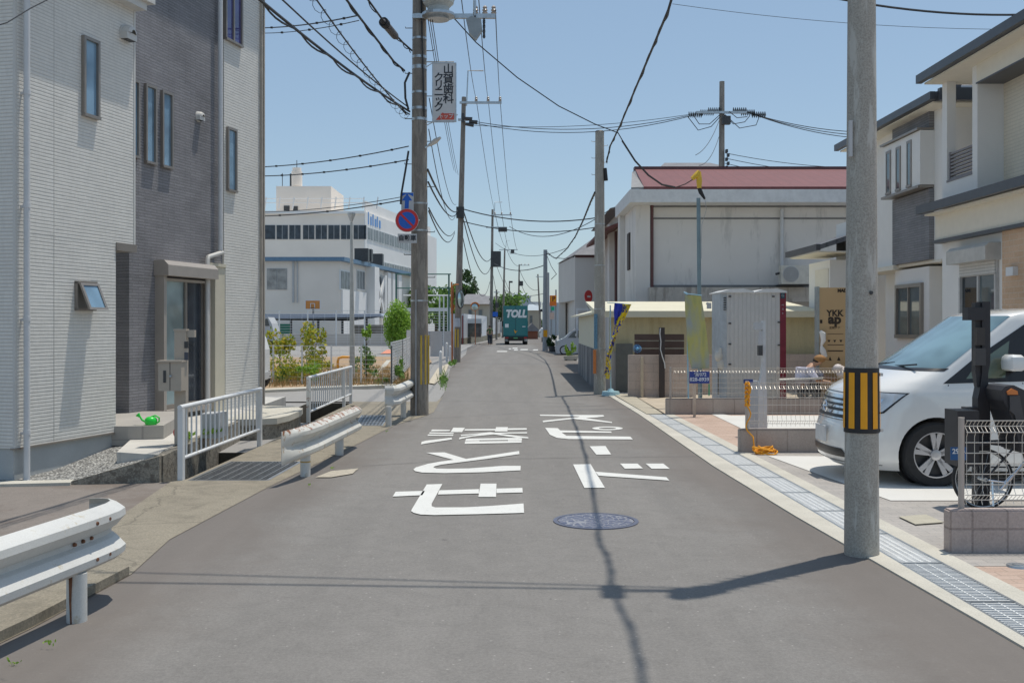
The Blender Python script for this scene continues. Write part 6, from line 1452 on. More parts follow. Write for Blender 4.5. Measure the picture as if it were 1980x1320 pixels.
# tan wall with brown slats and dark post
yt = 23.7; X = lambda p: PX(p, yt); Z = lambda p: PZ(p, yt)
b = MB(); b.box(X(1215), X(1345), yt, yt + .12, -.02, Z(686)); b.box(X(1227), X(1400), yt + .9, yt + 1.0, -.02, Z(688)); tag(b.build('block_wall', m_blk3), 'pinkish tan block wall below the brown slatted screen', 'block wall')
ss = empty('slat_screen', (X(1280), yt, Z(690)), 'dark brown slatted screen with a light frame above the tan wall', 'fence')
b = MB()
for (a, c) in ((646, 658), (660, 673), (675, 688)): b.box(X(1230), X(1327), yt + .30, yt + .33, Z(c), Z(a))
b.build('slats', M('dark brown boards', (.085, .055, .045), .6, var=.15), ss)
b = MB()
for y in (659, 674): b.box(X(1230), X(1327), yt + .325, yt + .34, Z(y + .6), Z(y - .6))
b.build('rail', m_grey, ss)
dp = empty('cable_post', (X(1278), yt - .1, 0), 'dark square post with a grey cable snaking down it', 'post')
b = MB(); b.box(X(1272.5), X(1283), yt - .2, yt - .12, 0, Z(633)); b.build('post', M('black brown post', (.045, .035, .035), .5), dp)
b = MB(); b.tube([P(x, y, yt - .24) for x, y in ((1277, 634), (1276, 645), (1278, 660), (1277, 675), (1281, 690), (1285, 702), (1286, 712))], .014, 6); b.build('cable', m_dpipe, dp, smooth=True)
b = MB(); b.box(X(1237), X(1242), yt - .2, yt - .1, 0, Z(690)); tag(b.build('timber_post', M('pale timber', (.52, .44, .33), .8, var=.1)), 'pale square timber stake against the tan wall', 'post')
b = MB(); c = P(1232, 674, yt - .15)
for i in range(16):
    a = 2 * math.pi * i / 16; b.hex([c + Vector((.02 * math.cos(a), 0, .02 * math.sin(a))), c + Vector((.10 * math.cos(a), -.03, .10 * math.sin(a))), c + Vector((.10 * math.cos(a + .2), .0, .10 * math.sin(a + .2))), c + Vector((.02 * math.cos(a + .2), 0, .02 * math.sin(a + .2)))] * 2)
b.ball(c, .04); tag(b.build('pinwheel', M('light blue plastic', (.15, .42, .70), .5)), 'light blue pinwheel-like rosette fixed at the end of the brown slats', 'pinwheel')
# flag, blue and yellow, blown to a twist
yf = 24.3; fl = empty('banner_flag', (PX(1181, yf), yf, 0), 'twisted blue and yellow banner flag on a pale pole, lettered with the kanji for new', 'flag')
X = lambda p: PX(p, yf)
b = MB(); b.tube([P(1181, 757, yf), P(1180, 590, yf)], .016, 8); b.tube([P(1174, 585, yf), P(1190, 586, yf), P(1221, 589, yf)], .012, 6); b.build('pole', M('pale blue pole', (.42, .60, .66), .4), fl)
b = MB(); b.cyl(PX(1181, yf), yf, 0, .10, .22, .20, n=20); b.cyl(PX(1181, yf), yf, .10, .16, .09, .05, n=14); b.build('base', M('pale blue base', (.35, .55, .62), .5), fl)
yel = M('flag yellow', (.80, .60, .02), .7, var=.05); blu = M('flag blue', (.02, .04, .42), .7, var=.1)
def cloth(nm, L, Rr, m, off=0):
    b = MB(); vs = []; n = len(L)
    for i in range(n):
        a = P(L[i][0], L[i][1], yf - .05 + off + .03 * math.sin(i * 1.3)); c = P(Rr[i][0], Rr[i][1], yf - .10 + off - .06 * math.sin(i * 1.7))
        for j in range(5): vs.append(a.lerp(c, j / 4) + Vector((0, .04 * math.sin(j * 1.8 + i), 0)))
    b.add(vs, [(i * 5 + j, i * 5 + j + 1, (i + 1) * 5 + j + 1, (i + 1) * 5 + j) for i in range(n - 1) for j in range(4)])
    o = b.build(nm, m, fl, smooth=True, fix=False); return o
cloth('blue_cloth', [(1188, 586), (1187, 600), (1188, 615), (1188, 628)], [(1206, 587), (1202, 602), (1198, 618), (1192, 630)], blu)
ymix, t, bs = nmat('blue yellow lettered cloth'); v = coords(t)
cc = ramp(t, noise(t, v, 9, 3, .6), [(.44, (.02, .04, .42)), (.47, (.80, .60, .02)), (.55, (.80, .60, .02)), (.58, (.6, .6, .62)), (.62, (.02, .04, .3))]); t.links.new(cc, bs.inputs['Base Color']); bs.inputs['Roughness'].default_value = .8
cloth('yellow_cloth', [(1203, 588), (1199, 600), (1195, 615), (1192, 628)], [(1221, 588), (1216, 600), (1209, 614), (1200, 628)], yel, -.05)
cloth('twisted_cloth', [(1192, 620), (1187, 640), (1182, 655), (1178, 670), (1172, 690), (1170, 710), (1168, 722), (1172, 732)], [(1208, 612), (1200, 632), (1193, 648), (1188, 662), (1183, 680), (1180, 696), (1182, 712), (1178, 733)], ymix, -.02)
text_mesh('character', '新', M('flag navy', (.02, .03, .2), .6), fl, P(1208.5, 598, yf - .30), .19, bold=.006, shear=.25)
# blurred estate-agent banner and phone plate
yb = 18.55
bn = empty('estate_banner', (PX(1345, yb), yb, 0), 'tall faded yellow-green estate banner above a blue telephone plate', 'banner')
m_bn, t, bs = nmat('faded yellow green banner'); v = coords(t)
sp_ = t.nodes.new('ShaderNodeSeparateXYZ'); t.links.new(v, sp_.inputs[0])
n_ = noise(t, scl(t, v, (3.0, 1, 1.1)), 1.5, 2, .5)
cc = ramp(t, n_, [(.32, (.33, .37, .38)), (.46, (.38, .39, .25)), (.58, (.46, .44, .15)), (.72, (.31, .34, .16))]); t.links.new(cc, bs.inputs['Base Color']); bs.inputs['Roughness'].default_value = .8
b = MB(); L = [(1324, 570), (1325, 600), (1328, 630), (1329, 660), (1331, 690), (1337, 713)]; Rr = [(1356, 572), (1361, 600), (1365, 630), (1368, 660), (1371, 690), (1371, 712)]; vs = []
for i in range(6):
    a, c = P(L[i][0], L[i][1], yb), P(Rr[i][0], Rr[i][1], yb)
    for j in range(6): vs.append(a.lerp(c, j / 5) + Vector((0, .03 * math.sin(j * 1.5 + i * .8), 0)))
b.add(vs, [(i * 6 + j, i * 6 + j + 1, (i + 1) * 6 + j + 1, (i + 1) * 6 + j) for i in range(5) for j in range(5)]); b.build('cloth', m_bn, bn, smooth=True, fix=False)
b = MB(); b.tube([P(1331, 770, yb + .05), P(1328, 566, yb + .05), P(1322, 565, yb + .05)], .012, 8); b.tube([P(1324, 567, yb + .03), P(1357, 571, yb + .03)], .008, 6); b.build('pole', M('light blue tube', (.30, .55, .70), .4), bn)
pn = empty('telephone_plate', P(1354, 742, yb - .1), 'blue plate lettered with a telephone number on the back fence', 'sign')
y_ = yb - .1
b = MB(); b.box(PX(1333, y_), PX(1372, y_), y_, y_ + .02, PZ(741, y_), PZ(718, y_)); b.build('plate', M('plate navy', (.02, .05, .26), .45, var=.05), pn)
ml = M('plate lettering', (.55, .60, .70), .5)
text_mesh('telephone_number', '☎072', ml, pn, P(1354, 724, y_ - .004), .080, bold=.0015); text_mesh('telephone_number', '828-8939', ml, pn, P(1352.5, 733.5, y_ - .004), .092, bold=.0025)
b = MB(); b.box(PX(1341, y_), PX(1346, y_), y_ + .02, y_ + .05, .0, PZ(741, y_)); b.build('stake', M('raw timber', (.5, .42, .34), .8), pn)
b = MB(); b.tube([P(1371, 765, y_ + .4), P(1371, 742, y_ + .4)], .012, 6); tag(b.build('garden_cane', M('green cane', (.02, .35, .18), .5)), 'short green stake right of the blue telephone plate', 'stake')
# grey site cabin
yc = 21.0; X = lambda p: PX(p, yc); Z = lambda p: PZ(p, yc)
cb = empty('portable_toilet', (X(1455), yc + .5, 0), 'grey ribbed portable toilet cabin with a white roof and maroon corner', 'portable toilet')
m_cab = M_rib('grey ribbed plastic', (.57, .57, .565), .085, axis='x', depth=.35, dark=.86, width=.3, var=.02)
b = MB(); b.box(X(1405), X(1508), yc, yc + 1.1, .05, Z(566)); b.build('wall', m_cab, cb)
b = MB(); b.hex([(X(1395), yc + .12, .05), (X(1405) - .001, yc - .01, .05), (X(1405) - .001, yc + 1.12, .05), (X(1395), yc + 1.0, .05), (X(1395), yc + .12, Z(566)), (X(1405) - .001, yc - .01, Z(566)), (X(1405) - .001, yc + 1.12, Z(566)), (X(1395), yc + 1.0, Z(566))]); b.build('corner_post', M('pale blue grey plastic', (.44, .48, .52), .5), cb)
b = MB(); b.box(X(1508) + .001, X(1520), yc + .0, yc + 1.1, .05, Z(566)); mr = b.build('corner_post', M('maroon plastic', (.20, .02, .04), .45), cb)
b = MB(); zr = Z(566); 
for (a, c) in ((1393, 1457), (1459, 1521)):
    m_ = (a + c) / 2; b.prism([(X(a), yc - .05, zr), (X(c), yc - .05, zr), (X(c), yc - .05, zr + .03), (X(m_ + 12), yc - .05, zr + .085), (X(m_ - 14), yc - .05, zr + .075), (X(a), yc - .05, zr + .02)], (0, 1.25, 0))
b.build('roof', m_white, cb)
b = MB()
for i in range(6): b.box(X(1399), X(1403.5), yc - .03, yc + .02, Z(577 + i * 4.5), Z(575 + i * 4.5))
for (x, y) in ((1411, 573), (1495, 573), (1411, 625), (1506, 623), (1411, 665), (1506, 667), (1411, 704)): b.box(X(x - 2.5), X(x + 2.5), yc - .02, yc + .01, Z(y + 1.3), Z(y - 1.3))
b.build('hinges_and_vents', m_dark, cb)
b = MB(); b.box(X(1509.5), X(1517), yc - .012, yc - .001, Z(577), Z(566)); b.build('logo_plate', M('dark teal', (.02, .08, .12), .5), mr)
text_mesh('logo', 'ら', M('pale logo', (.5, .55, .6), .5), mr, P(1513.5, 571.5, yc - .016), .07)
for i, ch in enumerate('ベスト'): text_mesh('character', ch, ml, mr, P(1513.5, 590 + i * 8, yc - .006), .05)
b = MB(); b.box(X(1396), X(1519), yc + .05, yc + 1.05, 0, .05); b.build('base', m_dark, cb)
gb = MB(); gb.ball(P(1390, 688, yc + .1), .09, .06, .13); gb.ball(P(1395, 704, yc + .1), .09, .06, .12); gb.tube([P(1393, 672, yc + .1), P(1391, 682, yc + .1)], [.03, .06], 8); tag(gb.build('work_gloves', M('dirty white cloth', (.60, .59, .55), .9, var=.1), smooth=True), 'pale cloth bag hanging at the left edge of the grey cabin', 'cloth')
b = MB(); b.tube([P(1389, 762, yc + .1), P(1389, 690, yc + .1)], .015, 6); tag(b.build('stake', m_dark), 'thin dark stake under the hanging cloth by the cabin', 'stake')
# carton-wrapped panel
yk = 20.3; X = lambda p: PX(p, yk); Z = lambda p: PZ(p, yk)
ck = empty('cardboard_panel', (X(1625), yk, 0), 'tall tan cardboard-wrapped window panel printed YKK ap', 'cardboard panel')
b = MB(); b.box(X(1584), X(1672), yk, yk + .14, .02, Z(556)); b.build('carton', M('brown cardboard', (.56, .38, .20), .8, var=.05, scale=2, fine=.05), ck)
b = MB(); b.box(X(1579.5), X(1584) - .001, yk - .02, yk + .16, .0, Z(554)); b.build('edge_frame', M('grey frame', (.34, .37, .36), .5), ck)
mk = M('carton print', (.05, .035, .025), .8)
text_mesh('lettering', 'YKK', mk, ck, P(1614.5, 606, yk - .004), .17, bold=.006, sx=1.0); text_mesh('lettering', 'ap', mk, ck, P(1614, 617.5, yk - .004), .26, bold=.012, sx=1.05)
text_mesh('lettering', '玄関ドア', mk, ck, P(1614, 634, yk - .004), .055); text_mesh('lettering', 'MADO', mk, ck, P(1632, 562, yk - .004), .085, bold=.006)
b = MB()
for (x0, x1, y0, y1) in ((1600, 1630, 645, 645.8), (1600, 1631, 666, 667.2), (1600, 1630, 677, 679.2), (1600, 1630, 558, 561)): b.box(X(x0), X(x1), yk - .004, yk - .001, Z(y1), Z(y0)) if y0 > 600 else None
for x in (1603, 1614, 1626): b.prism([P(x - 3, 657, yk - .004), P(x + 3, 657, yk - .004), P(x, 662, yk - .004)], (0, .003, 0))
for x in (1605, 1622): b.prism([P(x - 3.5, 697, yk - .004), P(x + 3.5, 697, yk - .004), P(x, 689, yk - .004)], (0, .003, 0))
b.box(X(1585.5), X(1590), yk - .006, yk - .001, Z(625), Z(618)); b.build('print_marks', mk, ck)
b = MB(); b.tube([P(1586, 640, yk - .1), P(1591, 645, yk - .1), P(1592, 658, yk - .1), P(1588, 668, yk - .1)], [.03, .06, .05, .02], 8); b.tube([P(1588, 668, yk - .1), P(1591, 678, yk - .1), P(1595, 690, yk - .1)], [.02, .06, .05], 8); tag(b.build('cloth_wrap', m_stucw, smooth=True), 'white cloth tied around the left edge of the carton panel', 'cloth')
b = MB(); b.box(X(1562), X(1583), yk + .6, yk + .9, 0, Z(756)); 
# white gate post (slender intercom pillar) by the second wall
yg = 15.3; X = lambda p: PX(p, yg); Z = lambda p: PZ(p, yg)
gp = empty('intercom_pillar', (X(1475), yg, 0), 'pale grey curved intercom pillar in front of the grey cabin', 'intercom pillar')
b = MB(); pr = [(845, 1467, 1484), (760, 1467, 1483), (745, 1468, 1482), (725, 1473, 1481), (705, 1475, 1481), (620, 1474.5, 1480)]
for i in range(5):
    (y0, a0, c0), (y1, a1, c1) = pr[i], pr[i + 1]
    b.hex([(X(a0), yg, Z(y0)), (X(c0), yg, Z(y0)), (X(c0), yg + .12, Z(y0)), (X(a0), yg + .12, Z(y0)), (X(a1), yg, Z(y1)), (X(c1), yg, Z(y1)), (X(c1), yg + .12, Z(y1)), (X(a1), yg + .12, Z(y1))])
b.build('post', M('pale silver paint', (.58, .60, .61), .4), gp)
b = MB(); b.box(X(1459), X(1474), yg - .02, yg + .10, Z(637), Z(623)); b.build('lamp_head', m_grey, gp)
b = MB(); b.box(X(1467), X(1474), yg - .02, yg + .06, Z(666), Z(640)); b.build('name_plate', m_grey, gp)
b = MB(); b.box(X(1466), X(1474), yg - .03, yg + .06, Z(687), Z(668)); b.build('intercom', m_dark, gp)
# temporary power pole with yellow sleeve
yt2 = 21.0
tp_ = empty('temporary_power_pole', (PX(1353, yt2), yt2 + .6, 0), 'thin blue-grey temporary power pole topped by a yellow wire sleeve', 'power pole')
b = MB(); b.tube([(PX(1354, yt2), yt2, 0), (PX(1350.5, yt2), yt2, PZ(383, yt2))], [.042, .040], 12); b.build('shaft', M('blue grey tube', (.20, .28, .31), .5), tp_, smooth=True)
b = MB(); b.tube([P(1338, 346, yt2), P(1348, 338, yt2), P(1352, 331, yt2)], [.045, .07, .045], 8); b.tube([P(1351, 334, yt2), P(1352, 350, yt2), P(1352, 364, yt2)], [.05, .06, .045], 8); b.build('wire_sleeve', M('yellow sleeve', (.78, .50, .05), .5), tp_, smooth=True)
b = MB(); b.tube([P(1352, 364, yt2), P(1355, 372, yt2), P(1363, 385, yt2)], [.04, .045, .02], 8); b.build('cable_boot', m_black, tp_)
b = MB(); b.tube([P(1363, 385, yt2), P(1366, 405, yt2), P(1357, 435, yt2), P(1356, 500, yt2)], .006, 5); b.build('wire', m_grey, tp_)
b = MB(); b.rbox(P(1371, 591, 21), .08, .08, .12); b.tube([P(1371, 588, 21), P(1366, 586, 21)], .03, 6); tag(b.build('flood_lamp', m_grey), 'small white floodlight on the shed roof edge right of the banner', 'lamp')
# ================================================================ PEOPLE (skin-modifier bodies, built in the pose seen)
def skin_body(name, nodes, edges, m, parent, sub=2):
    me = bpy.data.meshes.new(name); org = wloc(parent) if parent else Vector((0, 0, 0))
    me.from_pydata([tuple(Vector(p) - org) for p, r in nodes], edges, [])
    o = bpy.data.objects.new(name, me); COL.objects.link(o)
    if parent: o.parent = parent
    sk = o.modifiers.new('skin', 'SKIN'); sk.use_smooth_shade = True
    for i, (p, r) in enumerate(nodes): me.skin_vertices[0].data[i].radius = (r, r) if not isinstance(r, tuple) else r
    me.skin_vertices[0].data[0].use_root = True
    sb = o.modifiers.new('sub', 'SUBSURF'); sb.levels = sub; sb.render_levels = sub
    dg = bpy.context.evaluated_depsgraph_get(); dg.update()
    m2 = bpy.data.meshes.new_from_object(o.evaluated_get(dg)); o.modifiers.clear(); o.data = m2; m2.name = name
    m2.materials.clear(); m2.materials.append(m)
    for p in m2.polygons: p.use_smooth = True
    return o
m_skin = M('skin', (.45, .26, .17), .6, var=.05)
m_hair = M('dark hair', (.02, .016, .013), .7)
m_trou = M('dark navy trousers', (.03, .035, .05), .8, var=.15)
def walker(x, y, h, label, shirt, trousers):
    o = empty('person', (x, y, 0), label, 'person'); s = h / 1.7
    def q(a, b_, c): return (x + a * s, y + b_ * s, c * s)
    nodes = [(q(0, 0, .95), .15 * s), (q(0, 0, 1.15), .135 * s), (q(0, .01, 1.36), .165 * s), (q(0, .02, 1.47), .06 * s), (q(0, .03, 1.58), .095 * s), (q(0, .03, 1.64), .09 * s),
             (q(.19, .01, 1.39), .06 * s), (q(.245, .03, 1.14), .046 * s), (q(.25, .11, .92), .034 * s), (q(.25, .13, .84), .04 * s),
             (q(-.19, .01, 1.39), .06 * s), (q(-.245, -.02, 1.14), .046 * s), (q(-.25, .0, .92), .034 * s), (q(-.25, .02, .84), .04 * s),
             (q(.09, .02, .86), .10 * s), (q(.10, .10, .48), .065 * s), (q(.10, .06, .09), .045 * s), (q(.10, .17, .05), .04 * s),
             (q(-.09, .0, .86), .10 * s), (q(-.10, -.02, .48), .065 * s), (q(-.10, -.16, .13), .045 * s), (q(-.10, -.08, .05), .04 * s)]
    e = [(0, 1), (1, 2), (2, 3), (3, 4), (4, 5), (2, 6), (6, 7), (7, 8), (8, 9), (2, 10), (10, 11), (11, 12), (12, 13), (0, 14), (14, 15), (15, 16), (16, 17), (0, 18), (18, 19), (19, 20), (20, 21)]
    skin_body('body', nodes, e, m_skin, o)
    k = lambda i, g=.012: (nodes[i][0], nodes[i][1] + g * s)
    sh_n = [k(1, .025), k(2, .015), k(6, .02), k(7, .02), k(10, .02), k(11, .02), (q(0, 0, .97), .165 * s)]
    skin_body('shirt', sh_n, [(0, 1), (1, 2), (2, 3), (1, 4), (4, 5), (0, 6)], shirt, o)
    tr_n = [(q(0, 0, .93), .158 * s), k(14, .02), k(15, .022), (nodes[16][0], .065 * s), k(18, .02), k(19, .022), (nodes[20][0], .065 * s)]
    skin_body('trousers', tr_n, [(0, 1), (1, 2), (2, 3), (0, 4), (4, 5), (5, 6)], trousers, o)
    b = MB(); b.ball(q(0, .015, 1.635), .108 * s, .115 * s, .105 * s); b.build('hair', m_hair, o, smooth=True)
    return o
walker(PX(947, 88), 88, 1.68, 'person in a green top and dark trousers walking away along the left edge', M('green shirt', (.07, .12, .05), .8), m_trou)
# crouching worker behind the far mesh fence
yw = 20.0
wk = empty('person', (PX(1568, yw), yw, 0), 'crouching worker in a lavender shirt and tan cap before the carton panel', 'person')
def w(px, py, d=0): return P(px, py, yw + d)
nodes = [(w(1545, 752, .1), .14), (w(1553, 732, .08), .14), (w(1562, 714, .02), .15), (w(1573, 704, -.02), .06), (w(1583, 697, -.04), .088), (w(1588, 695, -.05), .082),
         (w(1566, 716, -.16), .055), (w(1580, 736, -.22), .043), (w(1598, 738, -.24), .034), (w(1607, 740, -.24), .036),
         (w(1572, 714, .20), .055), (w(1592, 728, .22), .043), (w(1610, 732, .2), .034), (w(1618, 733, .2), .036),
         (w(1556, 760, -.10), .085), (w(1580, 742, -.12), .065), (w(1574, 776, -.12), .048), (w(1590, 788, -.12), .04),
         (w(1556, 760, .22), .085), (w(1582, 742, .24), .065), (w(1578, 776, .24), .048), (w(1592, 786, .24), .04)]
E_ = [(0, 1), (1, 2), (2, 3), (3, 4), (4, 5), (2, 6), (6, 7), (7, 8), (8, 9), (2, 10), (10, 11), (11, 12), (12, 13), (0, 14), (14, 15), (15, 16), (16, 17), (0, 18), (18, 19), (19, 20), (20, 21)]
skin_body('body', nodes, E_, m_skin, wk)
k = lambda i, g: (nodes[i][0], nodes[i][1] + g)
m_lav = M('lavender white shirt', (.52, .52, .64), .85, var=.08)
skin_body('shirt', [k(1, .035), k(2, .03), k(6, .022), k(7, .022), k(10, .022), k(11, .022), (w(1548, 746, .08), .165)], [(0, 1), (1, 2), (2, 3), (1, 4), (4, 5), (0, 6)], m_lav, wk)
skin_body('trousers', [(nodes[0][0], .155), k(14, .02), k(15, .02), k(16, .02), k(18, .02), k(19, .02), k(20, .02)], [(0, 1), (1, 2), (2, 3), (0, 4), (4, 5), (5, 6)], m_trou, wk)
b = MB(); c = w(1585, 693.5, -.05); b.ball(c, .115, .10, .08, 16, 10); b.prism([c + Vector(v) for v in ((.02, -.09, .0), (.17, -.07, -.03), (.19, 0, -.035), (.17, .07, -.03), (.02, .09, .0))], (0, 0, .012)); b.build('cap', M('tan brown cap', (.34, .18, .07), .8, var=.1), wk, smooth=True)
b = MB(); b.ball(w(1580, 697, -.03), .085, .088, .07, 14, 8); b.build('hair', m_hair, wk, smooth=True)
# things lying in the building lot
b = MB(); b.hex([w(1500, 737, -.4), w(1590, 733, -.5), w(1594, 731, .2), w(1505, 735, .3)] + [q + Vector((0, 0, .03)) for q in (w(1500, 737, -.4), w(1590, 733, -.5), w(1594, 731, .2), w(1505, 735, .3))]); tag(b.build('board', M('pale board', (.62, .60, .55), .7)), 'pale board held level before the crouching worker', 'board')
b = MB()
rng = random.Random(9)
for i in range(10): 
    q = w(1625 + rng.uniform(-8, 12), 713 + rng.uniform(-5, 12), rng.uniform(-.2, .2)); b.ball(q, rng.uniform(.07, .13), .10, rng.uniform(.05, .09), 8, 6)
tag(b.build('plastic_sheeting', M('pinkish white sheeting', (.66, .60, .58), .6, var=.1), smooth=True), 'crumpled pinkish white sheeting behind the minivan bonnet', 'sheeting')
b = MB(); b.box(PX(1500, 19.9), PX(1660, 19.9), 19.9, 20.25, .0, .16); tag(b.build('timber_stack', M('pale green boards', (.30, .34, .27), .8, var=.2)), 'low stack of boards on the ground behind the far mesh fence', 'boards')
b = MB(); b.box(PX(1590, 19.7), PX(1640, 19.7), 19.6, 19.8, .0, .3); b.build
# ================================================================ THE GREEN TRUCK
yk = 90.0; X = lambda p: PX(p, yk); Z = lambda p: PZ(p, yk)
m_teal = M('teal truck paint', (.0, .16, .17), .35, var=.04, coat=.5)
tk = empty('truck', (X(997), yk + 3, 0), 'teal green box truck lettered TOLL driving away down the street', 'truck')
b = MB(); b.box(X(973), X(1020.5), yk, yk + 6.2, Z(649), Z(591)); b.build('box_body', m_teal, tk)
b = MB(); b.box(X(972.5), X(1021), yk - .03, yk + .1, Z(651), Z(648.5)); b.box(X(996.5), X(997.3), yk - .02, yk, Z(648), Z(592)); b.build('door_frame', M('dark teal trim', (.0, .08, .09), .5), tk)
mw = M('truck white lettering', (.75, .77, .77), .5)
text_mesh('lettering', 'TOLL', mw, tk, P(997.5, 607, yk - .03), .88, bold=.055, shear=.2, sx=.85)
b = MB(); b.box(X(976.5), X(983.5), yk - .02, yk - .005, Z(633), Z(626)); b.box(X(1010), X(1016), yk - .02, yk - .005, Z(632), Z(630.5)); b.build('markings', mw, tk)
b = MB(); b.prism([P(994, 637, yk - .03), P(998, 641, yk - .03), P(1001, 638, yk - .03), P(996, 645, yk - .03)], (0, .02, 0)); b.build('emblem', m_yel, tk)
b = MB(); b.box(X(976), X(1020), yk + .1, yk + .5, Z(655), Z(650.5)); b.box(X(982), X(1014), yk + .2, yk + 6, Z(659), Z(652)); b.build('chassis', m_pblack, tk)
b = MB(); b.box(X(977), X(983), yk - .02, yk + .1, Z(654), Z(651.5)); b.box(X(1013), X(1019), yk - .02, yk + .1, Z(654), Z(651.5)); b.build('tail_lamp', M('red lens', (.4, .02, .02), .3), tk)
b = MB(); b.box(X(977), X(984), yk + .7, yk + .75, Z(660), Z(654)); b.box(X(1013), X(1020), yk + .7, yk + .75, Z(660), Z(654)); b.build('mud_flap', m_white, tk)
for (x, yy) in ((980, 1.2), (1016, 1.2), (980, 5.8), (1016, 5.8)):
    b = MB(); b.lathe([(.2, -.2), (.42, -.2), (.45, -.15), (.45, .15), (.42, .2), (.2, .2)], (X(x), yk + yy, .45), 'x', 24); b.build('wheel', m_tyre, tk, smooth=True)
b = MB(); b.box(X(976), X(1018), yk + 6.35, yk + 8.0, .6, 2.5); b.build('cab', m_teal, tk)
b = MB(); b.box(X(969), X(974), yk + 7.3, yk + 7.5, 1.6, 2.1); b.box(X(1019), X(1023.5), yk + 7.3, yk + 7.5, 1.6, 2.1); b.build('door_mirror', m_pblack, tk)
b = MB(); b.box(X(993), X(1001), yk - .02, yk, Z(654.5), Z(652)); b.build('number_plate', M('green plate', (.1, .35, .15), .5), tk)
# ================================================================ KEI CAR, PLANTER, SIGNS ON THE RIGHT FAR SIDE
yk = 58.0; X = lambda p: PX(p, yk); Z = lambda p: PZ(p, yk); zg = 0
kc = empty('kei_car', (X(1105), yk + .7, 0), 'pale silver kei car parked nose to the street past the shed corner', 'car')
prof = [(1076, 683), (1075, 672), (1078, 659), (1092, 653), (1105, 641), (1113, 636), (1150, 634), (1170, 637), (1174, 655), (1175, 683)]
b = MB(); b.prism([P(x, y, yk) for x, y in prof], (0, 1.45, 0)); cbd = b.build('body', M('pale silver paint', (.52, .56, .62), .3, var=.02, coat=.8), kc)
b = MB(); b.prism([P(x, y, yk - .01) for x, y in ((1098, 653), (1108, 642), (1114, 639), (1114, 653))], (0, .02, 0)); b.prism([P(x, y, yk - .01) for x, y in ((1117, 653), (1117, 639), (1147, 638), (1150, 653))], (0, .02, 0)); b.build('side_window', m_hglass, kc)
b = MB(); b.prism([P(x, y, yk + .15) - Vector((.03, 0, 0)) for x, y in ((1093.5, 652.5), (1105, 642), (1106, 643), (1095, 653.5))], (0, 1.15, 0)); b.build('windscreen', m_cglass, kc)
b = MB(); b.prism([P(x, y, yk - .01) for x, y in ((1077, 667), (1078, 660), (1084, 661), (1083, 666))], (0, .02, 0)); b.build('headlight', m_lens, kc)
for x in (1091, 1161):
    for yy, o_ in ((.08, -1), (1.37, 1)): wheel(X(x), yk + yy, .28, .28, .17, kc, o_)
b = MB(); b.box(X(1112), X(1115), yk - .2, yk - .03, Z(650), Z(645)); b.build('door_mirror', m_white, kc)
yk = 48.8; X = lambda p: PX(p, yk); Z = lambda p: PZ(p, yk)
pln = empty('planter', (X(1103), yk, 0), 'low stone planter with two clipped yellow-green shrubs by the shed corner', 'planter')
b = MB(); b.prism([P(x, y, yk) for x, y in ((1090, 688), (1092, 696), (1116, 697), (1119, 687))], (0, .5, 0)); b.box(X(1093), X(1097), yk, yk + .4, 0, .06); b.box(X(1110), X(1114), yk, yk + .4, 0, .06); b.build('trough', m_kerb, pln)
rng = random.Random(11)
for (px, py, r, h) in ((1097, 678, .12, .36), (1108, 677, .13, .40), (1101, 682, .10, .22)):
    b = MB(); c = P(px, py, yk + .25); leaves(b, c, (r, r, h), 260, .045, rng); b.build('shrub', m_lfl, pln, fix=False)
b = MB(); c = P(1068, 662, 66); leaves(b, c, (.32, .3, .45), 300, .09, rng); o = b.build('potted_shrub', m_lfd, fix=False); tag(o, 'dark green potted shrub beside the grey far pole', 'shrub')
b = MB(); b.cyl(c[0], c[1], 0, .35, .2, .26, n=14); tag(b.build('flower_pot', m_dark), 'dark pot under the green shrub beside the grey far pole', 'flower pot')
# P sign
ys = 70; X = lambda p: PX(p, ys)
ps = empty('parking_sign', P(1069.5, 602, ys), 'orange and yellow parking sign with a large letter P', 'sign')
b = MB(); b.box(X(1063), X(1076), ys, ys + .2, PZ(591, ys), PZ(571, ys)); b.build('panel', M('orange panel', (.80, .20, .03), .5), ps)
b = MB(); b.box(X(1065), X(1075), ys - .02, ys - .001, PZ(583, ys), PZ(572, ys)); b.build('yellow_field', m_yel, ps)
text_mesh('letter', 'P', M('sign brown', (.25, .05, .02), .5), ps, P(1070.5, 578, ys - .03), .42, bold=.02)
b = MB(); b.box(X(1066), X(1072), ys - .02, ys + .2, PZ(600, ys), PZ(593, ys)); b.build('green_plate', M('green sign', (.0, .45, .25), .5), ps)
b = MB(); b.box(X(1063), X(1072), ys, ys + .2, PZ(617, ys), PZ(604, ys)); b.build('pink_plate', M('pink beige', (.62, .48, .42), .5), ps)
b = MB(); b.tube([(X(1066), ys + .1, 0), P(1066, 571, ys + .1)], .06, 8); b.tube([(X(1075), ys + .1, 0), P(1075, 560, ys + .1)], .05, 8); b.build('post', m_gpole, ps)
ys = 44; X = lambda p: PX(p, ys)
ne = empty('no_entry_sign', (PX(1139, ys), ys, 0), 'red round no-entry sign on a post beside the beige house', 'sign')
b = MB(); disc(b, P(1138, 573, ys), .265, .03); b.build('disc', m_red, ne); b = MB(); b.box(X(1133.5), X(1143), ys - .01, ys - .002, PZ(575, ys), PZ(571.5, ys)); b.build('bar', m_white, ne)
b = MB(); b.box(X(1133), X(1144), ys, ys + .03, PZ(595, ys), PZ(588, ys)); b.build('plate', m_sgrey, ne); ne.rotation_euler.z = R(48); b = MB(); b.tube([(X(1139), ys + .05, 0), P(1139, 565, ys + .05)], .035, 8); b.build('post', m_white, ne)
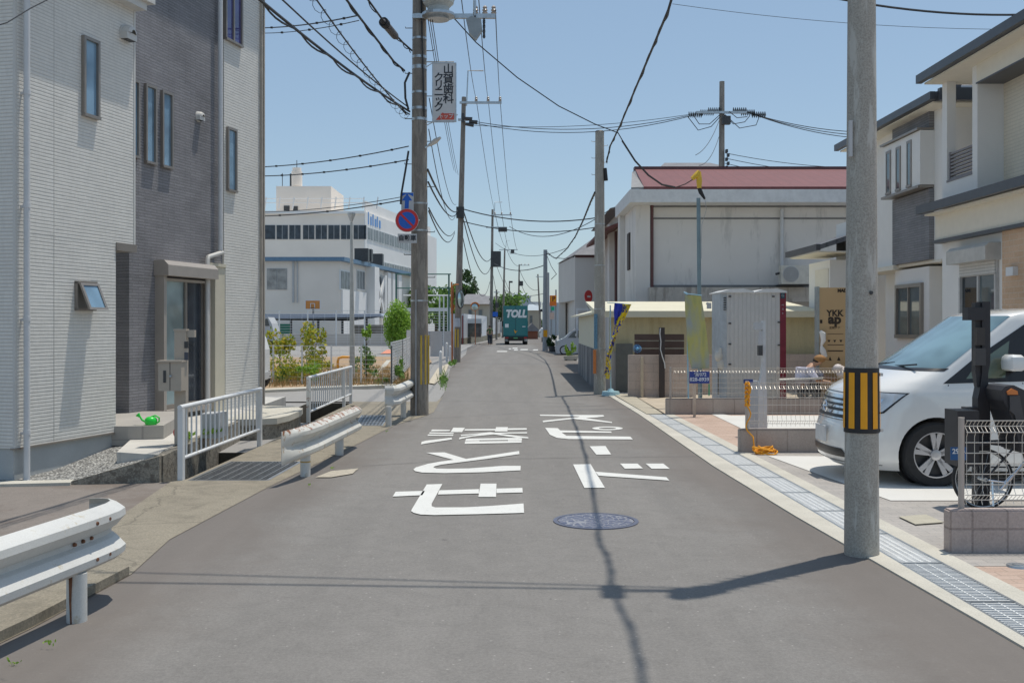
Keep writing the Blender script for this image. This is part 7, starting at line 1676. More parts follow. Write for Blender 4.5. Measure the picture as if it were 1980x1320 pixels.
# motorbike rider far down
o = empty('scooter_rider', (PX(1048, 105), 105, 0), 'distant white scooter with a rider near the small-marked far pole', 'scooter')
b = MB(); c = Vector((PX(1048, 105), 105, 0)); b.lathe([(.05, -.05), (.25, -.04), (.25, .04), (.05, .05)], c + Vector((0, 0, .25)), 'x', 16); b.build('wheel', m_tyre, o)
b = MB(); b.prism([c + Vector(v) for v in ((-.2, -.1, .45), (.2, -.1, .45), (.28, -.1, .9), (0, -.1, 1.0), (-.28, -.1, .9))], (0, .3, 0)); b.build('fairing', m_white, o)
skin_body('body', [(c + Vector((0, .1, .8)), .16), (c + Vector((0, .1, 1.2)), .19), (c + Vector((0, .05, 1.5)), .11), (c + Vector((.25, 0, 1.2)), .07), (c + Vector((.3, -.1, 1.0)), .05), (c + Vector((-.25, 0, 1.2)), .07), (c + Vector((-.3, -.1, 1.0)), .05)], [(0, 1), (1, 2), (1, 3), (3, 4), (1, 5), (5, 6)], m_white, o, 1)
# ================================================================ FAR BUILDINGS AND TREES DOWN THE STREET
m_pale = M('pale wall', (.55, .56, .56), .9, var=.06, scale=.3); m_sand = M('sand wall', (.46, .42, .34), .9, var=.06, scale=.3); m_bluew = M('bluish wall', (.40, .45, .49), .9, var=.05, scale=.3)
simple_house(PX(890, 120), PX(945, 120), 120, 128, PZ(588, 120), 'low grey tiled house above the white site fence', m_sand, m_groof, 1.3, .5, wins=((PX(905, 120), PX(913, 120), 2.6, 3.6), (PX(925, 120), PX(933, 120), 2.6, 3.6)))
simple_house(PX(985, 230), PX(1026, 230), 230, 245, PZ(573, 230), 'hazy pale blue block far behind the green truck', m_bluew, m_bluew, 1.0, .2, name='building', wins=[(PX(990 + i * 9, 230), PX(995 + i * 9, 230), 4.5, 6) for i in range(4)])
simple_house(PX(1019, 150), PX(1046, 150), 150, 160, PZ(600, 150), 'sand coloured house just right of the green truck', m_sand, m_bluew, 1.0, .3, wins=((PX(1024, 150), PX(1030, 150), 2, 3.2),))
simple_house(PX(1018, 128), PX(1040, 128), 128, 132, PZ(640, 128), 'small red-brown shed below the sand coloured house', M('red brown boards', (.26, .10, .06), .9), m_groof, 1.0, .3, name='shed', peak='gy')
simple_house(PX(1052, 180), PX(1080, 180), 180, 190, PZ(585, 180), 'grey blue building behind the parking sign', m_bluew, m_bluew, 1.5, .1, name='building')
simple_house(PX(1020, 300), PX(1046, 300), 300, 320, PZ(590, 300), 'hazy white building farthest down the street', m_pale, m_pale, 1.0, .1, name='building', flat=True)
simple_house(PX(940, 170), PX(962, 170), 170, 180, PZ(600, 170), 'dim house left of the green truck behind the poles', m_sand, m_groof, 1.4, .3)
def tree(name, c, rad, h0, label, m, n, size, seed, trunk=.1, lean=0, group=None, cat='tree', clump=None):
    o = empty(name, (c[0], c[1], 0), label, cat, group); rng = random.Random(seed)
    b = MB(); top = Vector((c[0] + lean, c[1], c[2])); b.tube([(c[0], c[1], h0), (c[0] + lean * .4, c[1], (h0 + c[2]) / 2), top], [trunk, trunk * .75, trunk * .4], 8)
    for i in range(5):
        a = rng.uniform(0, 6.28); z = h0 + (c[2] - h0) * rng.uniform(.45, .95); s = Vector((c[0] + lean * .6, c[1], z)); b.tube([s, s + Vector((math.cos(a) * rad[0] * .7, math.sin(a) * rad[1] * .7, rad[2] * .6))], [trunk * .4, trunk * .12], 6)
    b.build('trunk', m_bark, o, smooth=True)
    b = MB(); leaves(b, (c[0] + lean, c[1], c[2]), rad, n, size, rng, clump=clump); b.build('crown', m, o, fix=False)
    return o
tree('tree', P(900, 560, 140), (1.7, 1.7, 2.4), 0, 'dark feathery tree rising behind the grey tiled house', m_lfd, 700, .26, 21, .2)
tree('tree', P(878, 578, 150), (3.0, 2.5, 2.2), 0, 'light green rounded tree left of the orange mirror post', m_lf, 1200, .35, 22, .2)
tree('tree', P(990, 583, 160), (3.2, 2.5, 1.6), 0, 'green tree crown showing over the truck roof', m_lf, 1000, .3, 23, .2)
tree('tree', P(843, 590, 130), (4.0, 3, 2.2), 0, 'green bushy tree behind the clinic pole at roof height', m_lf, 1300, .35, 24, .2)
tree('tree', P(958, 600, 150), (1.6, 1.5, 1.8), 0, 'small dark tree between the third pole and the truck', m_lfd, 600, .25, 25, .15)
# ================================================================ WHITE SITE FENCE, MIRRORS, BOLLARDS (left, mid distance)
sf = empty('site_fence', (-4.0, 120, 0), 'long white sheet fence curving along the left of the street behind the walker', 'fence')
m_sheet = M_rib('white fence sheet', (.62, .64, .67), .5, axis='y', depth=.3, dark=.9)
pts = [(PX(868, 93), 93.0), (PX(897, 93), 93.0), (PX(930, 108), 108.0), (PX(968, 160), 160.0)]
b = MB(); bb2 = MB(); zb, ztp = .55, 2.75
for i in range(3):
    (x0, y0), (x1, y1) = pts[i], pts[i + 1]
    b.hex([(x0, y0, zb), (x1, y1, zb), (x1, y1 + .1, zb), (x0, y0 + .1, zb), (x0, y0, ztp), (x1, y1, ztp), (x1, y1 + .1, ztp), (x0, y0 + .1, ztp)])
    bb2.hex([(x0, y0 - .1, 0), (x1, y1 - .1, 0), (x1, y1 + .2, 0), (x0, y0 + .2, 0), (x0, y0 - .1, zb), (x1, y1 - .1, zb), (x1, y1 + .2, zb), (x0, y0 + .2, zb)])
b.build('sheets', m_sheet, sf); bb2.build('stone_base', M('dark stone base', (.22, .20, .15), .9, var=.3, scale=2), sf)
b = MB(); b.box(PX(893.5, 92.8), PX(895.5, 92.8), 92.7, 92.9, 0, PZ(610, 92.8)); b.build('end_post', M('dark red post', (.20, .03, .02), .5), sf)
gv = empty('van_roof', (PX(912, 98), 98, 0), 'dark grey glazed structure with a bright roof edge behind the site fence', 'shelter')
b = MB(); b.box(PX(896, 96), PX(931, 96), 96, 99, PZ(625, 96), PZ(616, 96)); b.build('roof', m_white, gv); b = MB(); b.box(PX(897, 96), PX(930, 96), 96.2, 98.8, .6, PZ(625, 96)); b.build('glazing', M_glass('dusky glass', (.10, .11, .12)), gv)
def mirror_(px, py, y, r, label, basey, ang, mpx, posts_m, hood=True):
    o = empty('traffic_mirror', (PX(px, y), y, 0), label, 'traffic mirror'); c = P(px, py, y)
    b = MB(); b.tube([(PX(mpx, y), y + .15, 0), (PX(mpx, y), y + .15, c[2] + r * 1.1)], .045, 10); b.build('post', posts_m, o)
    b = MB(); n = Vector((math.sin(ang), -math.cos(ang), 0)); u = Vector((math.cos(ang), math.sin(ang), 0)); vs = []; N = 28
    for (rr, dd) in ((1.0, 0), (1.0, .12), (.9, .14)):
        for i in range(N): a = 2 * math.pi * i / N; vs.append(c + u * (rr * r * math.cos(a)) + Vector((0, 0, rr * r * math.sin(a))) - n * (-dd * r))
    fs = [(j * N + i, j * N + (i + 1) % N, (j + 1) * N + (i + 1) % N, (j + 1) * N + i) for j in range(2) for i in range(N)] + [tuple(range(N))]
    b.add(vs, fs); b.build('rim', m_orange if hood else m_dark, o, smooth=True)
    b = MB(); vs = []
    for (rr, dd) in ((.93, .10), (.7, .2), (.4, .27), (.01, .30)):
        for i in range(N): a = 2 * math.pi * i / N; vs.append(c + u * (rr * r * math.cos(a)) + Vector((0, 0, rr * r * math.sin(a))) + n * (dd * r))
    b.add(vs, [(j * N + i, j * N + (i + 1) % N, (j + 1) * N + (i + 1) % N, (j + 1) * N + i) for j in range(3) for i in range(N)]); b.build('mirror_face', M('mirror face', (.45, .55, .55), .06, .9, var=.02) if 'mirror face' not in bpy.data.materials else bpy.data.materials['mirror face'], o, smooth=True)
    b = MB(); 
    if not hood: return o
    for i in range(9):
        a0, a1 = math.pi * i / 9, math.pi * (i + 1) / 9
        q = [c + u * (k * r * math.cos(a)) + Vector((0, 0, k * r * math.sin(a))) + n * (.15 * r) for (k, a) in ((1.0, a0), (1.0, a1), (1.16, a1), (1.16, a0))]; b.hex(q + [p + n * r * .35 for p in q])
    b.build('hood', m_orange, o)
    return o
mirror_(918, 593, 90, .36, 'small round traffic mirror on a red-orange post before the white site fence', 668, .2, 919, M('reddish post', (.45, .18, .10), .5))
mirror_(889, 578, 45, .42, 'dark-backed traffic mirror turned sideways beside the second pole', 700, 1.25, 874, M('dull orange', (.42, .15, .06), .6), False)
b = MB(); ym = 45.2; b.box(PX(871.5, ym), PX(874.5, ym), ym, ym + .06, PZ(604, ym), PZ(545, ym)); b.tube([P(873, 555, ym), P(880, 550, ym), P(887, 550, ym)], .03, 6); b.tube([P(873, 585, ym), P(878, 592, ym), P(876, 600, ym)], .05, 6); b.tube([P(876, 556, ym), P(877, 575, ym), P(874, 590, ym)], .03, 6)
tag(b.build('orange_bracket', m_orange), 'orange mirror bracket and plate standing left of the second pole', 'bracket')
b = MB(); y_ = 90; b.tube([P(957, 607, y_ + .1) , P(957, 607, y_)], .2, 16); b.box(PX(952.5, y_), PX(962.5, y_), y_, y_ + .05, PZ(612, y_), PZ(603, y_)); tag(b.build('blue_sign', m_blue), 'small blue sign plate on the third pole above the walker', 'sign')
for (px, py, yb_, lb) in ((852, 724, 678, 'white rounded bollard nearer the camera on the left verge'), (870.5, 701, 668, 'white rounded bollard beside the foot of the second pole'), (864, 700, 662, 'pale green-white bollard half hidden behind another at the second pole')):
    q = G(px, py); r = .055; h = PZ(yb_, q[1]); b = MB(); b.lathe([(r, 0), (r, h - .08), (r * .85, h - .03), (r * .4, h), (.001, h + .005)], (q[0], q[1], 0), n=14); tag(b.build('bollard', m_white, smooth=True), lb, 'bollard', 'white bollards on the left verge')
b = MB(); rng = random.Random(2)
for i in range(140):
    q = G(858 + rng.gauss(0, 4), 735 + rng.gauss(0, 8)); hgt = rng.uniform(.05, .25); a = rng.uniform(0, 6.28); d = Vector((math.cos(a), math.sin(a), 0)) * .012
    b.add([q - d, q + d, q + Vector((rng.uniform(-.1, .1), rng.uniform(-.1, .1), hgt))], [(0, 1, 2)])
leaves(b, G(860, 738) + Vector((0, 0, .12)), (.12, .7, .12), 300, .035, rng); leaves(b, G(876, 708) + Vector((0, 0, .12)), (.15, 1.2, .14), 260, .05, rng); tag(b.build('weeds', m_lf, fix=False), kind='stuff', label='weeds along the kerb near the bollards', cat='weeds')
# sheet panels right behind the clinic pole (low grey barrier and white gate)
b = MB(); b.use(m_grey); yb_ = 52
for i in range(3): b.box(PX(806 + i * 26, yb_), PX(829 + i * 26, yb_), yb_, yb_ + .04, .1, PZ(640, yb_))
tag(b.build('barrier_fence', m_grey), 'low grey panel fence between the clinic pole and the second pole', 'fence')
b = MB(); b.box(PX(786, 44), PX(800, 44), 44, 44.05, 0, PZ(638, 44)); tag(b.build('upright_panel', m_white), 'white upright panel just left of the clinic pole foot', 'panel')  # single white panel standing upright
# ================================================================ LEFT BACKGROUND: school yard
def wire_fence(p0, p1, h, label, npost, z0=0, mat=None, wires=8, pr=.025, gate=None, wr=.006, vert=.25):
    o = empty('wire_fence', (p0[0], p0[1], z0), label, 'wire fence', 'pale wire fences round the planting and yard'); a, c = Vector((p0[0], p0[1], z0)), Vector((p1[0], p1[1], z0)); m = mat or m_white
    for i in range(npost):
        q = a.lerp(c, i / (npost - 1)); b = MB(); b.cyl(q.x, q.y, z0 - .05, z0 + h, pr, n=8); b.build('post', m, o)
    b = MB()
    for i in range(wires): z = .1 + (h - .12) * i / (wires - 1); b.tube([a + Vector((0, 0, z)), c + Vector((0, 0, z))], wr if i < wires - 1 else wr * 2, 4)
    L = (c - a).length; n = int(L / vert)
    for i in range(1, n): q = a.lerp(c, i / n); b.tube([q + Vector((0, 0, .1)), q + Vector((0, 0, h))], wr * .6, 3)
    b.build('mesh_panel', m, o); return o
FL = [(PX(420, 29.5), 29.5), (PX(757, 28), 28.0), (PX(778, 33), 33.0), (PX(792, 40), 40.0)]
hF = PZ(668, 28)
wire_fence(FL[0], FL[1], hF, 'low white wire fence in front of the yellow-green shrubs', 7, wires=9, wr=.005)
wire_fence(FL[1], FL[2], hF + .1, 'close-meshed white fence panel at the bed corner beside the clinic pole', 3, wires=14, wr=.007, vert=.12)
wire_fence(FL[2], FL[3], hF + .1, 'white fence panel running away behind the clinic pole', 3, wires=12, wr=.008, vert=.15)
yF = 85; wire_fence((PX(430, yF), yF), (PX(870, yF), yF), PZ(600, yF), 'tall pale wire fence along the far side of the yard', 9, wires=14, wr=.016, vert=.9, pr=.06)
b = MB(); b.box(PX(420, 86), PX(760, 86), 85.6, 86, 0, PZ(645, 86)); tag(b.build('block_wall', m_gro), 'long low grey block wall across the back of the yard', 'block wall')
b = MB(); b.box(PX(800, 86), PX(868, 86), 85.6, 86, 0, PZ(640, 86)); tag(b.build('slatted_barrier', M_rib('grey slats', (.33, .34, .37), .15, depth=.4)), 'grey slatted barrier right of the clinic pole at the yard end', 'barrier')
# net posts (dark green) behind the pole
nf = empty('ball_net_fence', (PX(820, 80), 80, 0), 'tall dark green ball-net frame behind the clinic pole', 'fence')
b = MB()
for px in (766, 868): b.tube([(PX(px, 78), 78, 0), P(px, 529, 78)], .07, 6)
for y in (530, 557): b.tube([P(766, y, 78), P(872, y, 78)], .05, 6)
b.build('frame', M('dark green steel', (.03, .12, .10), .5), nf)
b = MB(); 
for px in (850, 858, 866): b.tube([(PX(px, 82), 82, 0), P(px, 571, 82)], .06, 6)
b.tube([P(780, 571, 82), P(872, 571, 82)], .06, 6); b.box(PX(780, 82), PX(872, 82), 82, 82.05, PZ(602, 82), PZ(595, 82)); tag(b.build('pipe_frame', m_white), 'white pipe frame and beam behind the clinic pole', 'frame')  # white pipe frame with a beam, not a railing
# lamp column with faceted head
yl = 30.0; lc = empty('yard_lamp', (PX(681.5, yl), yl, 0), 'tall pale yard lamp column with a small flat-topped head', 'lamp post')
b = MB(); b.tube([(PX(681.5, yl), yl, 0), (PX(680.5, yl), yl, PZ(625, yl)), (PX(679.5, yl), yl, PZ(430, yl))], [.085, .07, .035], 14); b.build('column', M('cream grey column', (.46, .46, .43), .5), lc, smooth=True)
b = MB(); b.lathe([(.03, -.02), (.10, .16), (.115, .2), (.115, .25), (.02, .27)], (PX(679.5, yl), yl, PZ(428, yl)), n=16); b.build('lamp_head', m_steel, lc, smooth=True)
# shrubs and young trees in the bed
def gy(px, y): return (PX(px, y), y)
y_ = 30.5
tree('young_tree', (*gy(603, y_), PZ(672, y_)), (.42, .35, .74), 0, 'young tree with yellow-green leaves in the middle of the planting bed', m_lfy, 620, .066, 31, .03, group='young trees in the planting bed')
tree('young_tree', (*gy(708, y_), PZ(642, y_)), (.14, .14, .30), 0, 'thin young tree with a small leafy tip right of the lamp column', m_lfl, 180, .05, 32, .022, lean=0, group='young trees in the planting bed')
tree('young_tree', (*gy(541, y_), PZ(662, y_)), (.42, .35, .50), 0, 'orange-tinged young tree next to the house corner', m_lfy, 560, .066, 33, .03, group='young trees in the planting bed')
rng = random.Random(8)
b = MB(); leaves(b, (*gy(703, y_), .55), (.40, .35, .45), 520, .05, rng); tag(b.build('shrub', m_lf, fix=False), 'blue-green loose shrub under the thin young tree', 'shrub')
b = MB(); leaves(b, (*gy(548, 29.2), .50), (.80, .5, .38), 1000, .05, rng, clump=14); tag(b.build('shrub', m_lfy, fix=False), 'broad yellow ground shrub left of the fence post', 'shrub')
b = MB(); leaves(b, (*gy(598, 29.4), .55), (.62, .4, .20), 500, .045, rng, clump=10); tag(b.build('shrub', m_lfy, fix=False), 'low yellow shrub in front of the middle young tree', 'shrub')
b = MB(); leaves(b, (*gy(598, 28.8), .38), (.34, .3, .26), 380, .045, rng); tag(b.build('shrub', m_lfl, fix=False), 'bright green low shrub beside the second handrail', 'shrub')
b = MB(); leaves(b, (*gy(734, 28.5), .22), (.22, .2, .22), 260, .04, rng); tag(b.build('shrub', m_lf, fix=False), 'small dark green weed clump near the bed corner', 'shrub')
b = MB(); leaves(b, (*gy(776, 29.5), .5), (.16, .5, .35), 400, .05, rng); tag(b.build('shrub', m_lf, fix=False), 'narrow green shrub squeezed between fence corner and clinic pole', 'shrub')
b = MB(); leaves(b, (*gy(545, 28.8), .35), (.18, .2, .4), 250, .05, rng); tag(b.build('shrub', m_lf, fix=False), 'dark upright weed in front of the broad yellow shrub', 'shrub')
b = MB()
for i in range(5200):
    y = rng.uniform(27.3, 40); px = rng.uniform(495, 790); q = Vector((PX(px, y), y, .02)); hgt = rng.uniform(.05, .30) * (1 if y < 32 else .6); a = rng.uniform(0, 6.28); d = Vector((math.cos(a), math.sin(a), 0)) * .014
    b.add([q - d, q + d, q + Vector((rng.uniform(-.09, .09), rng.uniform(-.09, .09), hgt))], [(0, 1, 2)])
tag(b.build('dry_grass', m_grass, fix=False), kind='stuff', label='dry orange grass covering the planting bed', cat='grass')
tree('round_tree', (PX(768, 62), 62, PZ(630, 62)), (.74, .7, 1.45), 0, 'dense clipped green bush left of the clinic pole', m_lfl, 6500, .08, 35, .10, clump=110)
# orange hoop barrier
b = MB(); q = G(653, 735); y_ = 36; b.tube([(PX(653, y_), y_, 0), P(653, 698, y_), P(655, 692, y_), P(662, 690, y_), P(676, 690, y_), P(679, 695, y_), (PX(680, y_), y_, 0)], .045, 10); tag(b.build('hoop_barrier', M('orange hoop', (.80, .36, .03), .4), smooth=True), 'orange hoop barrier standing behind the fence beside the lamp column', 'barrier')
# basketball board
bb = empty('basketball_board', P(604.5, 660, 95), 'orange basketball backboard in front of the gym wall', 'backboard'); yq = 95
b = MB(); b.box(PX(590.5, yq), PX(619, yq), yq, yq + .08, PZ(597.5, yq), PZ(581, yq)); b.build('board', M('orange board', (.62, .24, .05), .5), bb)
b = MB()
for (x0, x1, y0, y1) in ((589.5, 620, 580, 581.2), (589.5, 620, 597, 598.2), (589.5, 591, 581, 597), (618.5, 620, 581, 597), (600, 609, 586, 587.2), (600, 601.2, 587, 597), (608, 609.2, 587, 597)): b.box(PX(x0, yq), PX(x1, yq), yq - .03, yq + .0, PZ(y1, yq), PZ(y0, yq))
b.build('white_lines', m_white, bb)
b = MB(); c = P(604.5, 595, yq - .35); b.tube([c + Vector((.225 * math.cos(a), .225 * math.sin(a), 0)) for a in [i * math.pi / 8 for i in range(17)]], .03, 6); b.tube([(PX(604.5, yq), yq + .3, 0), (PX(604.5, yq), yq + .3, PZ(590, yq))], .08, 8); b.build('hoop_and_post', m_dark, bb)
# cycle shelter
cs_ = empty('cycle_shelter', (PX(640, 92), 92, 0), 'long low bicycle shelter with a blue-grey flat roof', 'shelter'); yq = 92
b = MB(); b.hex([(PX(430, yq), yq, PZ(618, yq)), (PX(680, yq), yq, PZ(620, yq)), (PX(742, yq), yq, PZ(612, yq)), (PX(430, yq), yq + 2, PZ(618, yq)), (PX(430, yq), yq, PZ(607, yq)), (PX(735, yq), yq, PZ(607, yq)), (PX(745, yq), yq + 2, PZ(606, yq)), (PX(430, yq), yq + 2, PZ(607, yq))]); b.build('roof', M('blue grey sheet', (.30, .34, .42), .5), cs_)
for px in (460, 512, 560, 613, 660, 707): b = MB(); b.tube([(PX(px, yq), yq + .6, 0), (PX(px, yq), yq + .6, PZ(612, yq))], .11, 8); b.build('post', m_dark, cs_)
b = MB(); b.box(PX(522, 96), PX(560, 96), 96, 96.2, 0.2, PZ(626, 96)); tag(b.build('green_gate', M('green netting', (.03, .20, .13), .7)), 'dark green panel in the yard behind the young trees', 'panel')
b = MB(); b.box(PX(625, 94), PX(725, 94), 94, 94.3, .2, PZ(645, 94)); b.box(PX(680, 94), PX(740, 94), 94.4, 94.6, .2, PZ(628, 94)); tag(b.build('kiosk_row', M('brown grey row', (.26, .24, .21), .8, var=.3, scale=1)), 'row of low brown-grey things parked under the cycle shelter', 'racks')
# parked light truck glimpsed between the houses
yv = 24.5; X = lambda p: PX(p - 36, yv); Z = lambda p: PZ(p, yv)
vt = empty('parked_truck', (X(470), yv, 0), 'white truck parked behind the left house, its nose past the corner', 'truck')
b = MB(); b.prism([P(x - 36, y, yv) for x, y in ((380, 745), (380, 625), (470, 625), (500, 630), (514, 655), (521, 678), (522, 740))], (0, 1.9, 0)); b.build('cab', m_white, vt)
b = MB(); b.prism([P(x - 36, y, yv - .02) for x, y in ((400, 668), (400, 636), (470, 634), (497, 640), (506, 662), (506, 668))], (0, .04, 0)); b.build('side_window', M_glass('dark truck glass', (.03, .035, .045)), vt)
b = MB(); b.box(X(512), X(524), yv - .06, yv + 1.9, Z(738), Z(724)); b.build('bumper', m_grey, vt)
b = MB(); b.box(X(400), X(420), yv - .03, yv + .01, Z(730), Z(712)); b.build('lower_panel', m_dark, vt)
for x in (420, 495):
    for yy, o_ in ((.1, -1), (1.8, 1)): wheel(X(x), yv + yy, .36, .36, .22, vt, o_)
ck2 = empty('parked_truck', (PX(525, 60), 60, 0), 'white cab-over truck parked in the yard behind the yellow shrubs', 'truck'); yv = 60; X = lambda p: PX(p, yv)
b = MB(); b.prism([P(x, y, yv) for x, y in ((455, 680), (455, 616), (518, 613), (525, 625), (529, 640), (529, 680))], (0, 1.6, 0)); b.build('cab', m_grey, ck2)
b = MB(); b.prism([P(x, y, yv - .03) for x, y in ((508, 630), (508, 617), (517, 616), (521, 630))], (0, .05, 0)); b.build('window', M_glass('truck cab glass', (.03, .04, .05)), ck2)
for x in (480, 518): wheel(X(x), yv + .1, .42, .42, .25, ck2, -1)
# gym with blue eave
yG = 100.0
m_gym = M('bluish grey render', (.82, .75, .67), .9, var=.05, scale=.3, fine=.04)
m_gymw = M('white render', (.80, .79, .77), .9, var=.03, scale=.3)
gx = PX(658, yG); gA = math.atan2(29.7, PX(790, 129.7) - gx); FG = Fr((gx, yG), gA)
gm = empty('gymnasium', (gx - 8, yG + 8, 0), 'two-storey pale gymnasium with a blue flat eave', 'building')
zG = PZ(505, yG)
b = MB(); b.prism([(-45, yG, 0), (gx, yG, 0), tuple(FG.p(31, 0)), (-45, yG + 31, 0)], (0, 0, zG)); b.build('wall', m_gym, gm)
b = MB(); b.prism([(-45, yG - .6, zG), (gx + .5, yG - .6, zG), tuple(FG.p(31, zG, .7)), (-45, yG + 31, zG)], (0, 0, .38)); b.build('roof', M('blue eave', (.13, .23, .34), .5), gm)
b = MB(); b.prism([(-45, yG + .2, zG + .385), (gx - .4, yG + .2, zG + .385), tuple(FG.p(30.5, zG + .385, -.4)), (-45, yG + 30.5, zG + .385)], (0, 0, .05)); b.build('roof_deck', M('grey roof deck', (.38, .38, .37), .9), gm)
def gwin(x0, x1, y0, y1, gmat=None, y=yG - .05, par=gm, nm='window', mul=1):
    b = MB(); b.box(PX(x0, y), PX(x1, y), y, y + .1, PZ(y1, y), PZ(y0, y)); f = b.build(nm, m_grey, par); k = MB()
    for i in range(mul):
        a_ = x0 + (x1 - x0) * i / mul + .6; c_ = x0 + (x1 - x0) * (i + 1) / mul - .6; k.box(PX(a_, y), PX(c_, y), y - .04, y + .02, PZ(y1 - .7, y), PZ(y0 + .7, y))
    k.build('pane', gmat or m_hglass, f)
gwin(516, 555, 519, 560, M_glass('boarded window', (.30, .29, .27), .4), mul=2)
def fwin(F, u0, u1, z0, z1, par, gmat, mul=1, dep=.08):
    b = MB(); b.fbox(F, u0, u1, z0, z1, -.05, dep); f = b.build('window', m_white, par); k = MB()
    for i in range(mul): a_ = u0 + (u1 - u0) * i / mul + .12; c_ = u0 + (u1 - u0) * (i + 1) / mul - .12; k.fbox(F, a_, c_, z0 + .12, z1 - .12, dep - .02, dep + .03)
    k.build('pane', gmat, f)
m_fg = M_glass('far window glass', (.16, .18, .19), .3, .4)
for (a, c) in ((657, 678), (689, 704)): u0, u1 = FG.ux(a), FG.ux(c); fwin(FG, u0, u1, FG.zy(560, u0), FG.zy(521, u0), gm, m_fg, 3)
u0, u1 = FG.ux(707), FG.ux(716); b = MB(); b.fbox(FG, u0, u1, 0, zG, 0, 1.0); b.build('pier', m_gymw, gm)
u0, u1 = FG.ux(720), FG.ux(738)
b = MB(); b.fbox(FG, u0, u0 + .7, 2.5, zG - .6, 0, .6); b.fbox(FG, u1 - .7, u1, 2.5, zG - .6, 0, .6)
for s_ in (0, 1):
    za, zb_ = (2.6, zG - .8) if s_ else (zG - .8, 2.6); b.hex([FG.p(u0, za, .3), FG.p(u0 + .7, za, .3), FG.p(u0 + .7, za, .5), FG.p(u0, za, .5), FG.p(u1 - .7, zb_, .3), FG.p(u1, zb_, .3), FG.p(u1, zb_, .5), FG.p(u1 - .7, zb_, .5)])
b.build('x_brace', m_gymw, gm)
b = MB(); b.fbox(FG, u0, u1, 2.6, zG - .8, .0, .1); b.build('glazing', m_fg, gm)
for (a, c) in ((742, 748), (752, 758), (763, 769)): b = MB(); b.fbox(FG, FG.ux(a), FG.ux(c), .0, zG - .2, 0, .5); b.build('pier', m_gymw, gm)
b = MB(); b.fbox(FG, FG.ux(659), FG.ux(706), 0, PZ(562, yG + 3), 0, .2); b.build('lower_wall', m_gymw, gm)
b = MB(); b.tube([P(567, 506, yG - .1), P(567, 585, yG - .1)], .10, 6); b.tube([P(575, 506, yG - .1), P(575, 585, yG - .1)], .06, 6); b.build('downpipe', m_grey, gm)
b = MB(); 
for (x, y, lb) in ((700, 494, 'small dark unit half behind the yard lamp on the gymnasium roof edge'), (707, 495, 'larger dark square unit on the gymnasium roof edge'), (729, 503, 'dark unit nearest the pole on the gymnasium roof edge')):
    b = MB(); b.rbox(P(x, y - 1, yG + 6 + (x - 700) * .4), 1.4, 1.2, 1.3); tag(b.build('rooftop_unit', m_dark), lb, 'roof unit', 'units on the gymnasium roof')
# main school block
yS = 130.0; sx = PX(704, yS); sA = math.atan2(23, -15.2 - sx); FS_ = Fr((sx, yS), sA)
sc_ = empty('school_building', (sx - 10, yS + 8, 0), 'large white school block with a strip of windows and a rooftop penthouse', 'building')
zS = PZ(409, yS)
b = MB(); b.prism([(-70, yS, 0), (sx, yS, 0), tuple(FS_.p(40, 0)), (-70, yS + 34, 0)], (0, 0, zS)); b.build('wall', m_gym, sc_)['label'] = 'pale grey front wall'
b = MB(); b.fbox(FS_, .05, 40, .01, zS - .02, 0, .15); b.build('wall', m_gymw, sc_)['label'] = 'white sunlit side wall'
for i in range(9):
    x0 = 510 + i * 24.5 - (0 if i < 3 else -2)
    gwin(x0 - (22 if i == 0 else 0), min(x0 + 22.5, 702), 435, 463, M_glass('school window glass', (.05, .065, .08), .35, .3) if 'school window glass' not in bpy.data.materials else bpy.data.materials['school window glass'], yS - .06, sc_, mul=2)
zw0, zw1 = PZ(463, yS), PZ(437, yS)
for i in range(11): fwin(FS_, .8 + i * 2.6, .8 + i * 2.6 + 2.3, zw0, zw1, sc_, m_fg, 2, .22)
for i in range(11): fwin(FS_, .8 + i * 2.6, .8 + i * 2.6 + 2.3, zw0 - 4.4, zw1 - 4.0, sc_, m_fg, 2, .22)
b = MB(); b.box(PX(534, yS + 4), PX(640, yS + 4), yS + 4, yS + 14, zS, PZ(360, yS + 4)); b.build('penthouse', m_gym, sc_)
b = MB(); b.box(PX(549, yS + 4), PX(560, yS + 4), yS + 3.9, yS + 4.05, PZ(410, yS + 4), PZ(398, yS + 4)); b.build('penthouse_door', m_dark, sc_)
b = MB(); b.box(PX(567, yS + 4), PX(576, yS + 4), yS + 3.9, yS + 4.05, PZ(410, yS + 4), PZ(399, yS + 4)); b.build('penthouse_door', m_dark, sc_)
b = MB(); b.cyl(PX(574, yS + 8), yS + 8, PZ(360, yS + 8), PZ(332, yS + 8), .72, n=16); b.cyl(PX(574, yS + 8), yS + 8, PZ(332, yS + 8), PZ(325, yS + 8), .6, n=16); b.build('water_tank', m_gym, sc_)
b = MB(); b.tube([P(562, 360, yS + 6), P(562, 336, yS + 6)], .12, 6); b.tube([P(546, 360, yS + 6), P(546, 335, yS + 6)], .05, 5); b.tube([P(574, 325, yS + 8), P(574, 310, yS + 8)], .05, 5); b.build('mast', m_dark, sc_)
b = MB()
for i in range(9): b.tube([P(512 + i * 27, 404, yS + 2), P(515 + i * 27, 381, yS + 2)], .08, 5)
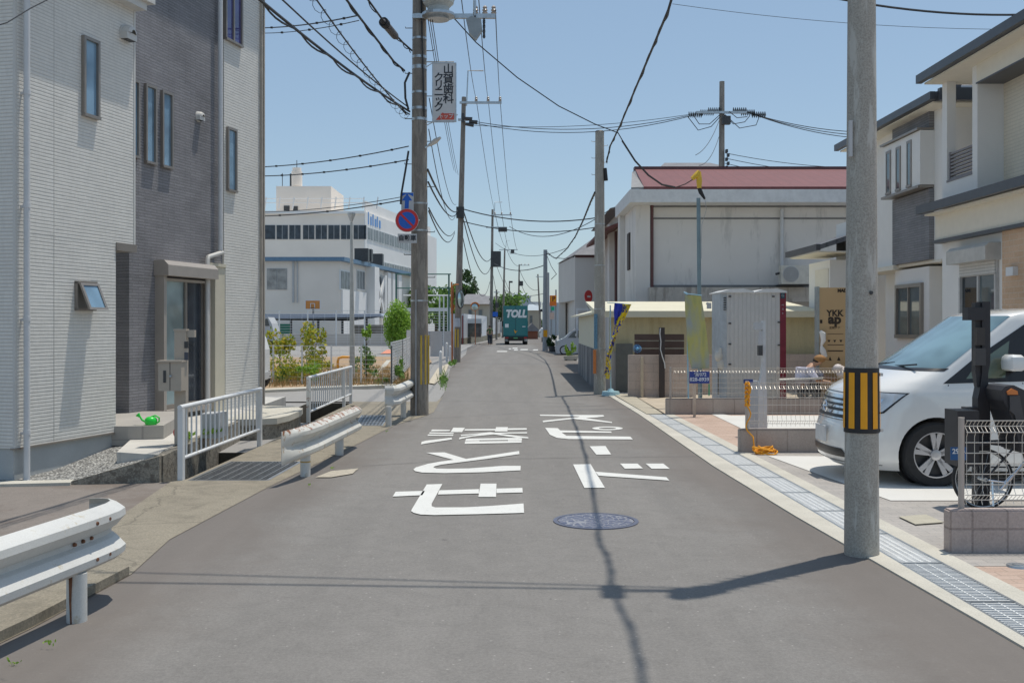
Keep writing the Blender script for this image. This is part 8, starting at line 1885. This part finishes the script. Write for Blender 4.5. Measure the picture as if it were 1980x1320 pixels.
for y in (384, 392): b.tube([P(490, y, yS + 2), P(702, y, yS + 2)], .05, 5)
b.build('roof_railing', m_white, sc_)
b = MB(); b.box(PX(480, yS), PX(535, yS), yS + .5, yS + 8, zS, PZ(404, yS)); 
b = MB(); b.fbox(FS_, 2, 38, zS, zS + 1.6, -.6, -.4); b.build('roof_screen', m_gymw, sc_)
b = MB(); b.box(-70, sx + .1, yS - .3, yS + .1, zS - .3, zS + .05); b.build('parapet', m_gymw, sc_)
ms = M('pale blue lettering', (.16, .36, .70), .6)
t_ = text_mesh('lettering', 'Ikeda', ms, sc_, FS_.p(3.4, PZ(427, yS), .22), 1.9, rot=(R(90), 0, sA), bold=.05) if False else None
b = MB()
for i, (hh, ww) in enumerate(((1.6, .25), (1.1, .5), (1.5, .35), (1.0, .6), (1.4, .3), (1.0, .6))): b.fbox(FS_, 1.2 + i * 1.0, 1.2 + i * 1.0 + ww, PZ(432, yS), PZ(432, yS) + hh, .14, .22)
b.build('wall_lettering', ms, sc_)
simple_house(-75, PX(506, 140) + 0, 100, 110, 9.5, 'white annex at the far left behind the tall house', m_gymw, m_gymw, .3, .2, name='building', flat=True)
# distant skyline of low houses closing the gaps
rng = random.Random(4)
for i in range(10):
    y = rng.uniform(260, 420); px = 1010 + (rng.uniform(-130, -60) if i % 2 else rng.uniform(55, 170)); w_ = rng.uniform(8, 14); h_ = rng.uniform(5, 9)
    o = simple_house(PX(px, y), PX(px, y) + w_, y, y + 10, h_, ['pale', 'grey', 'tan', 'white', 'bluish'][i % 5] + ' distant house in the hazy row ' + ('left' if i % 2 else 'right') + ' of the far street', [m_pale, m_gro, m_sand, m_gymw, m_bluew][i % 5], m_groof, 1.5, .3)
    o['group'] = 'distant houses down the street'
b = MB(); b.use(m_lfd)
for i in range(60):
    y = rng.uniform(300, 330); x = PX(rng.uniform(830, 1180), y); leaves(b, (x, y, rng.uniform(1.5, 3.2)), (5, 3, 2.2), 60, .8, rng)
tag(b.build('distant_woodland', m_lfd, fix=False), kind='stuff', label='far green belt of trees at the end of the street', cat='trees')
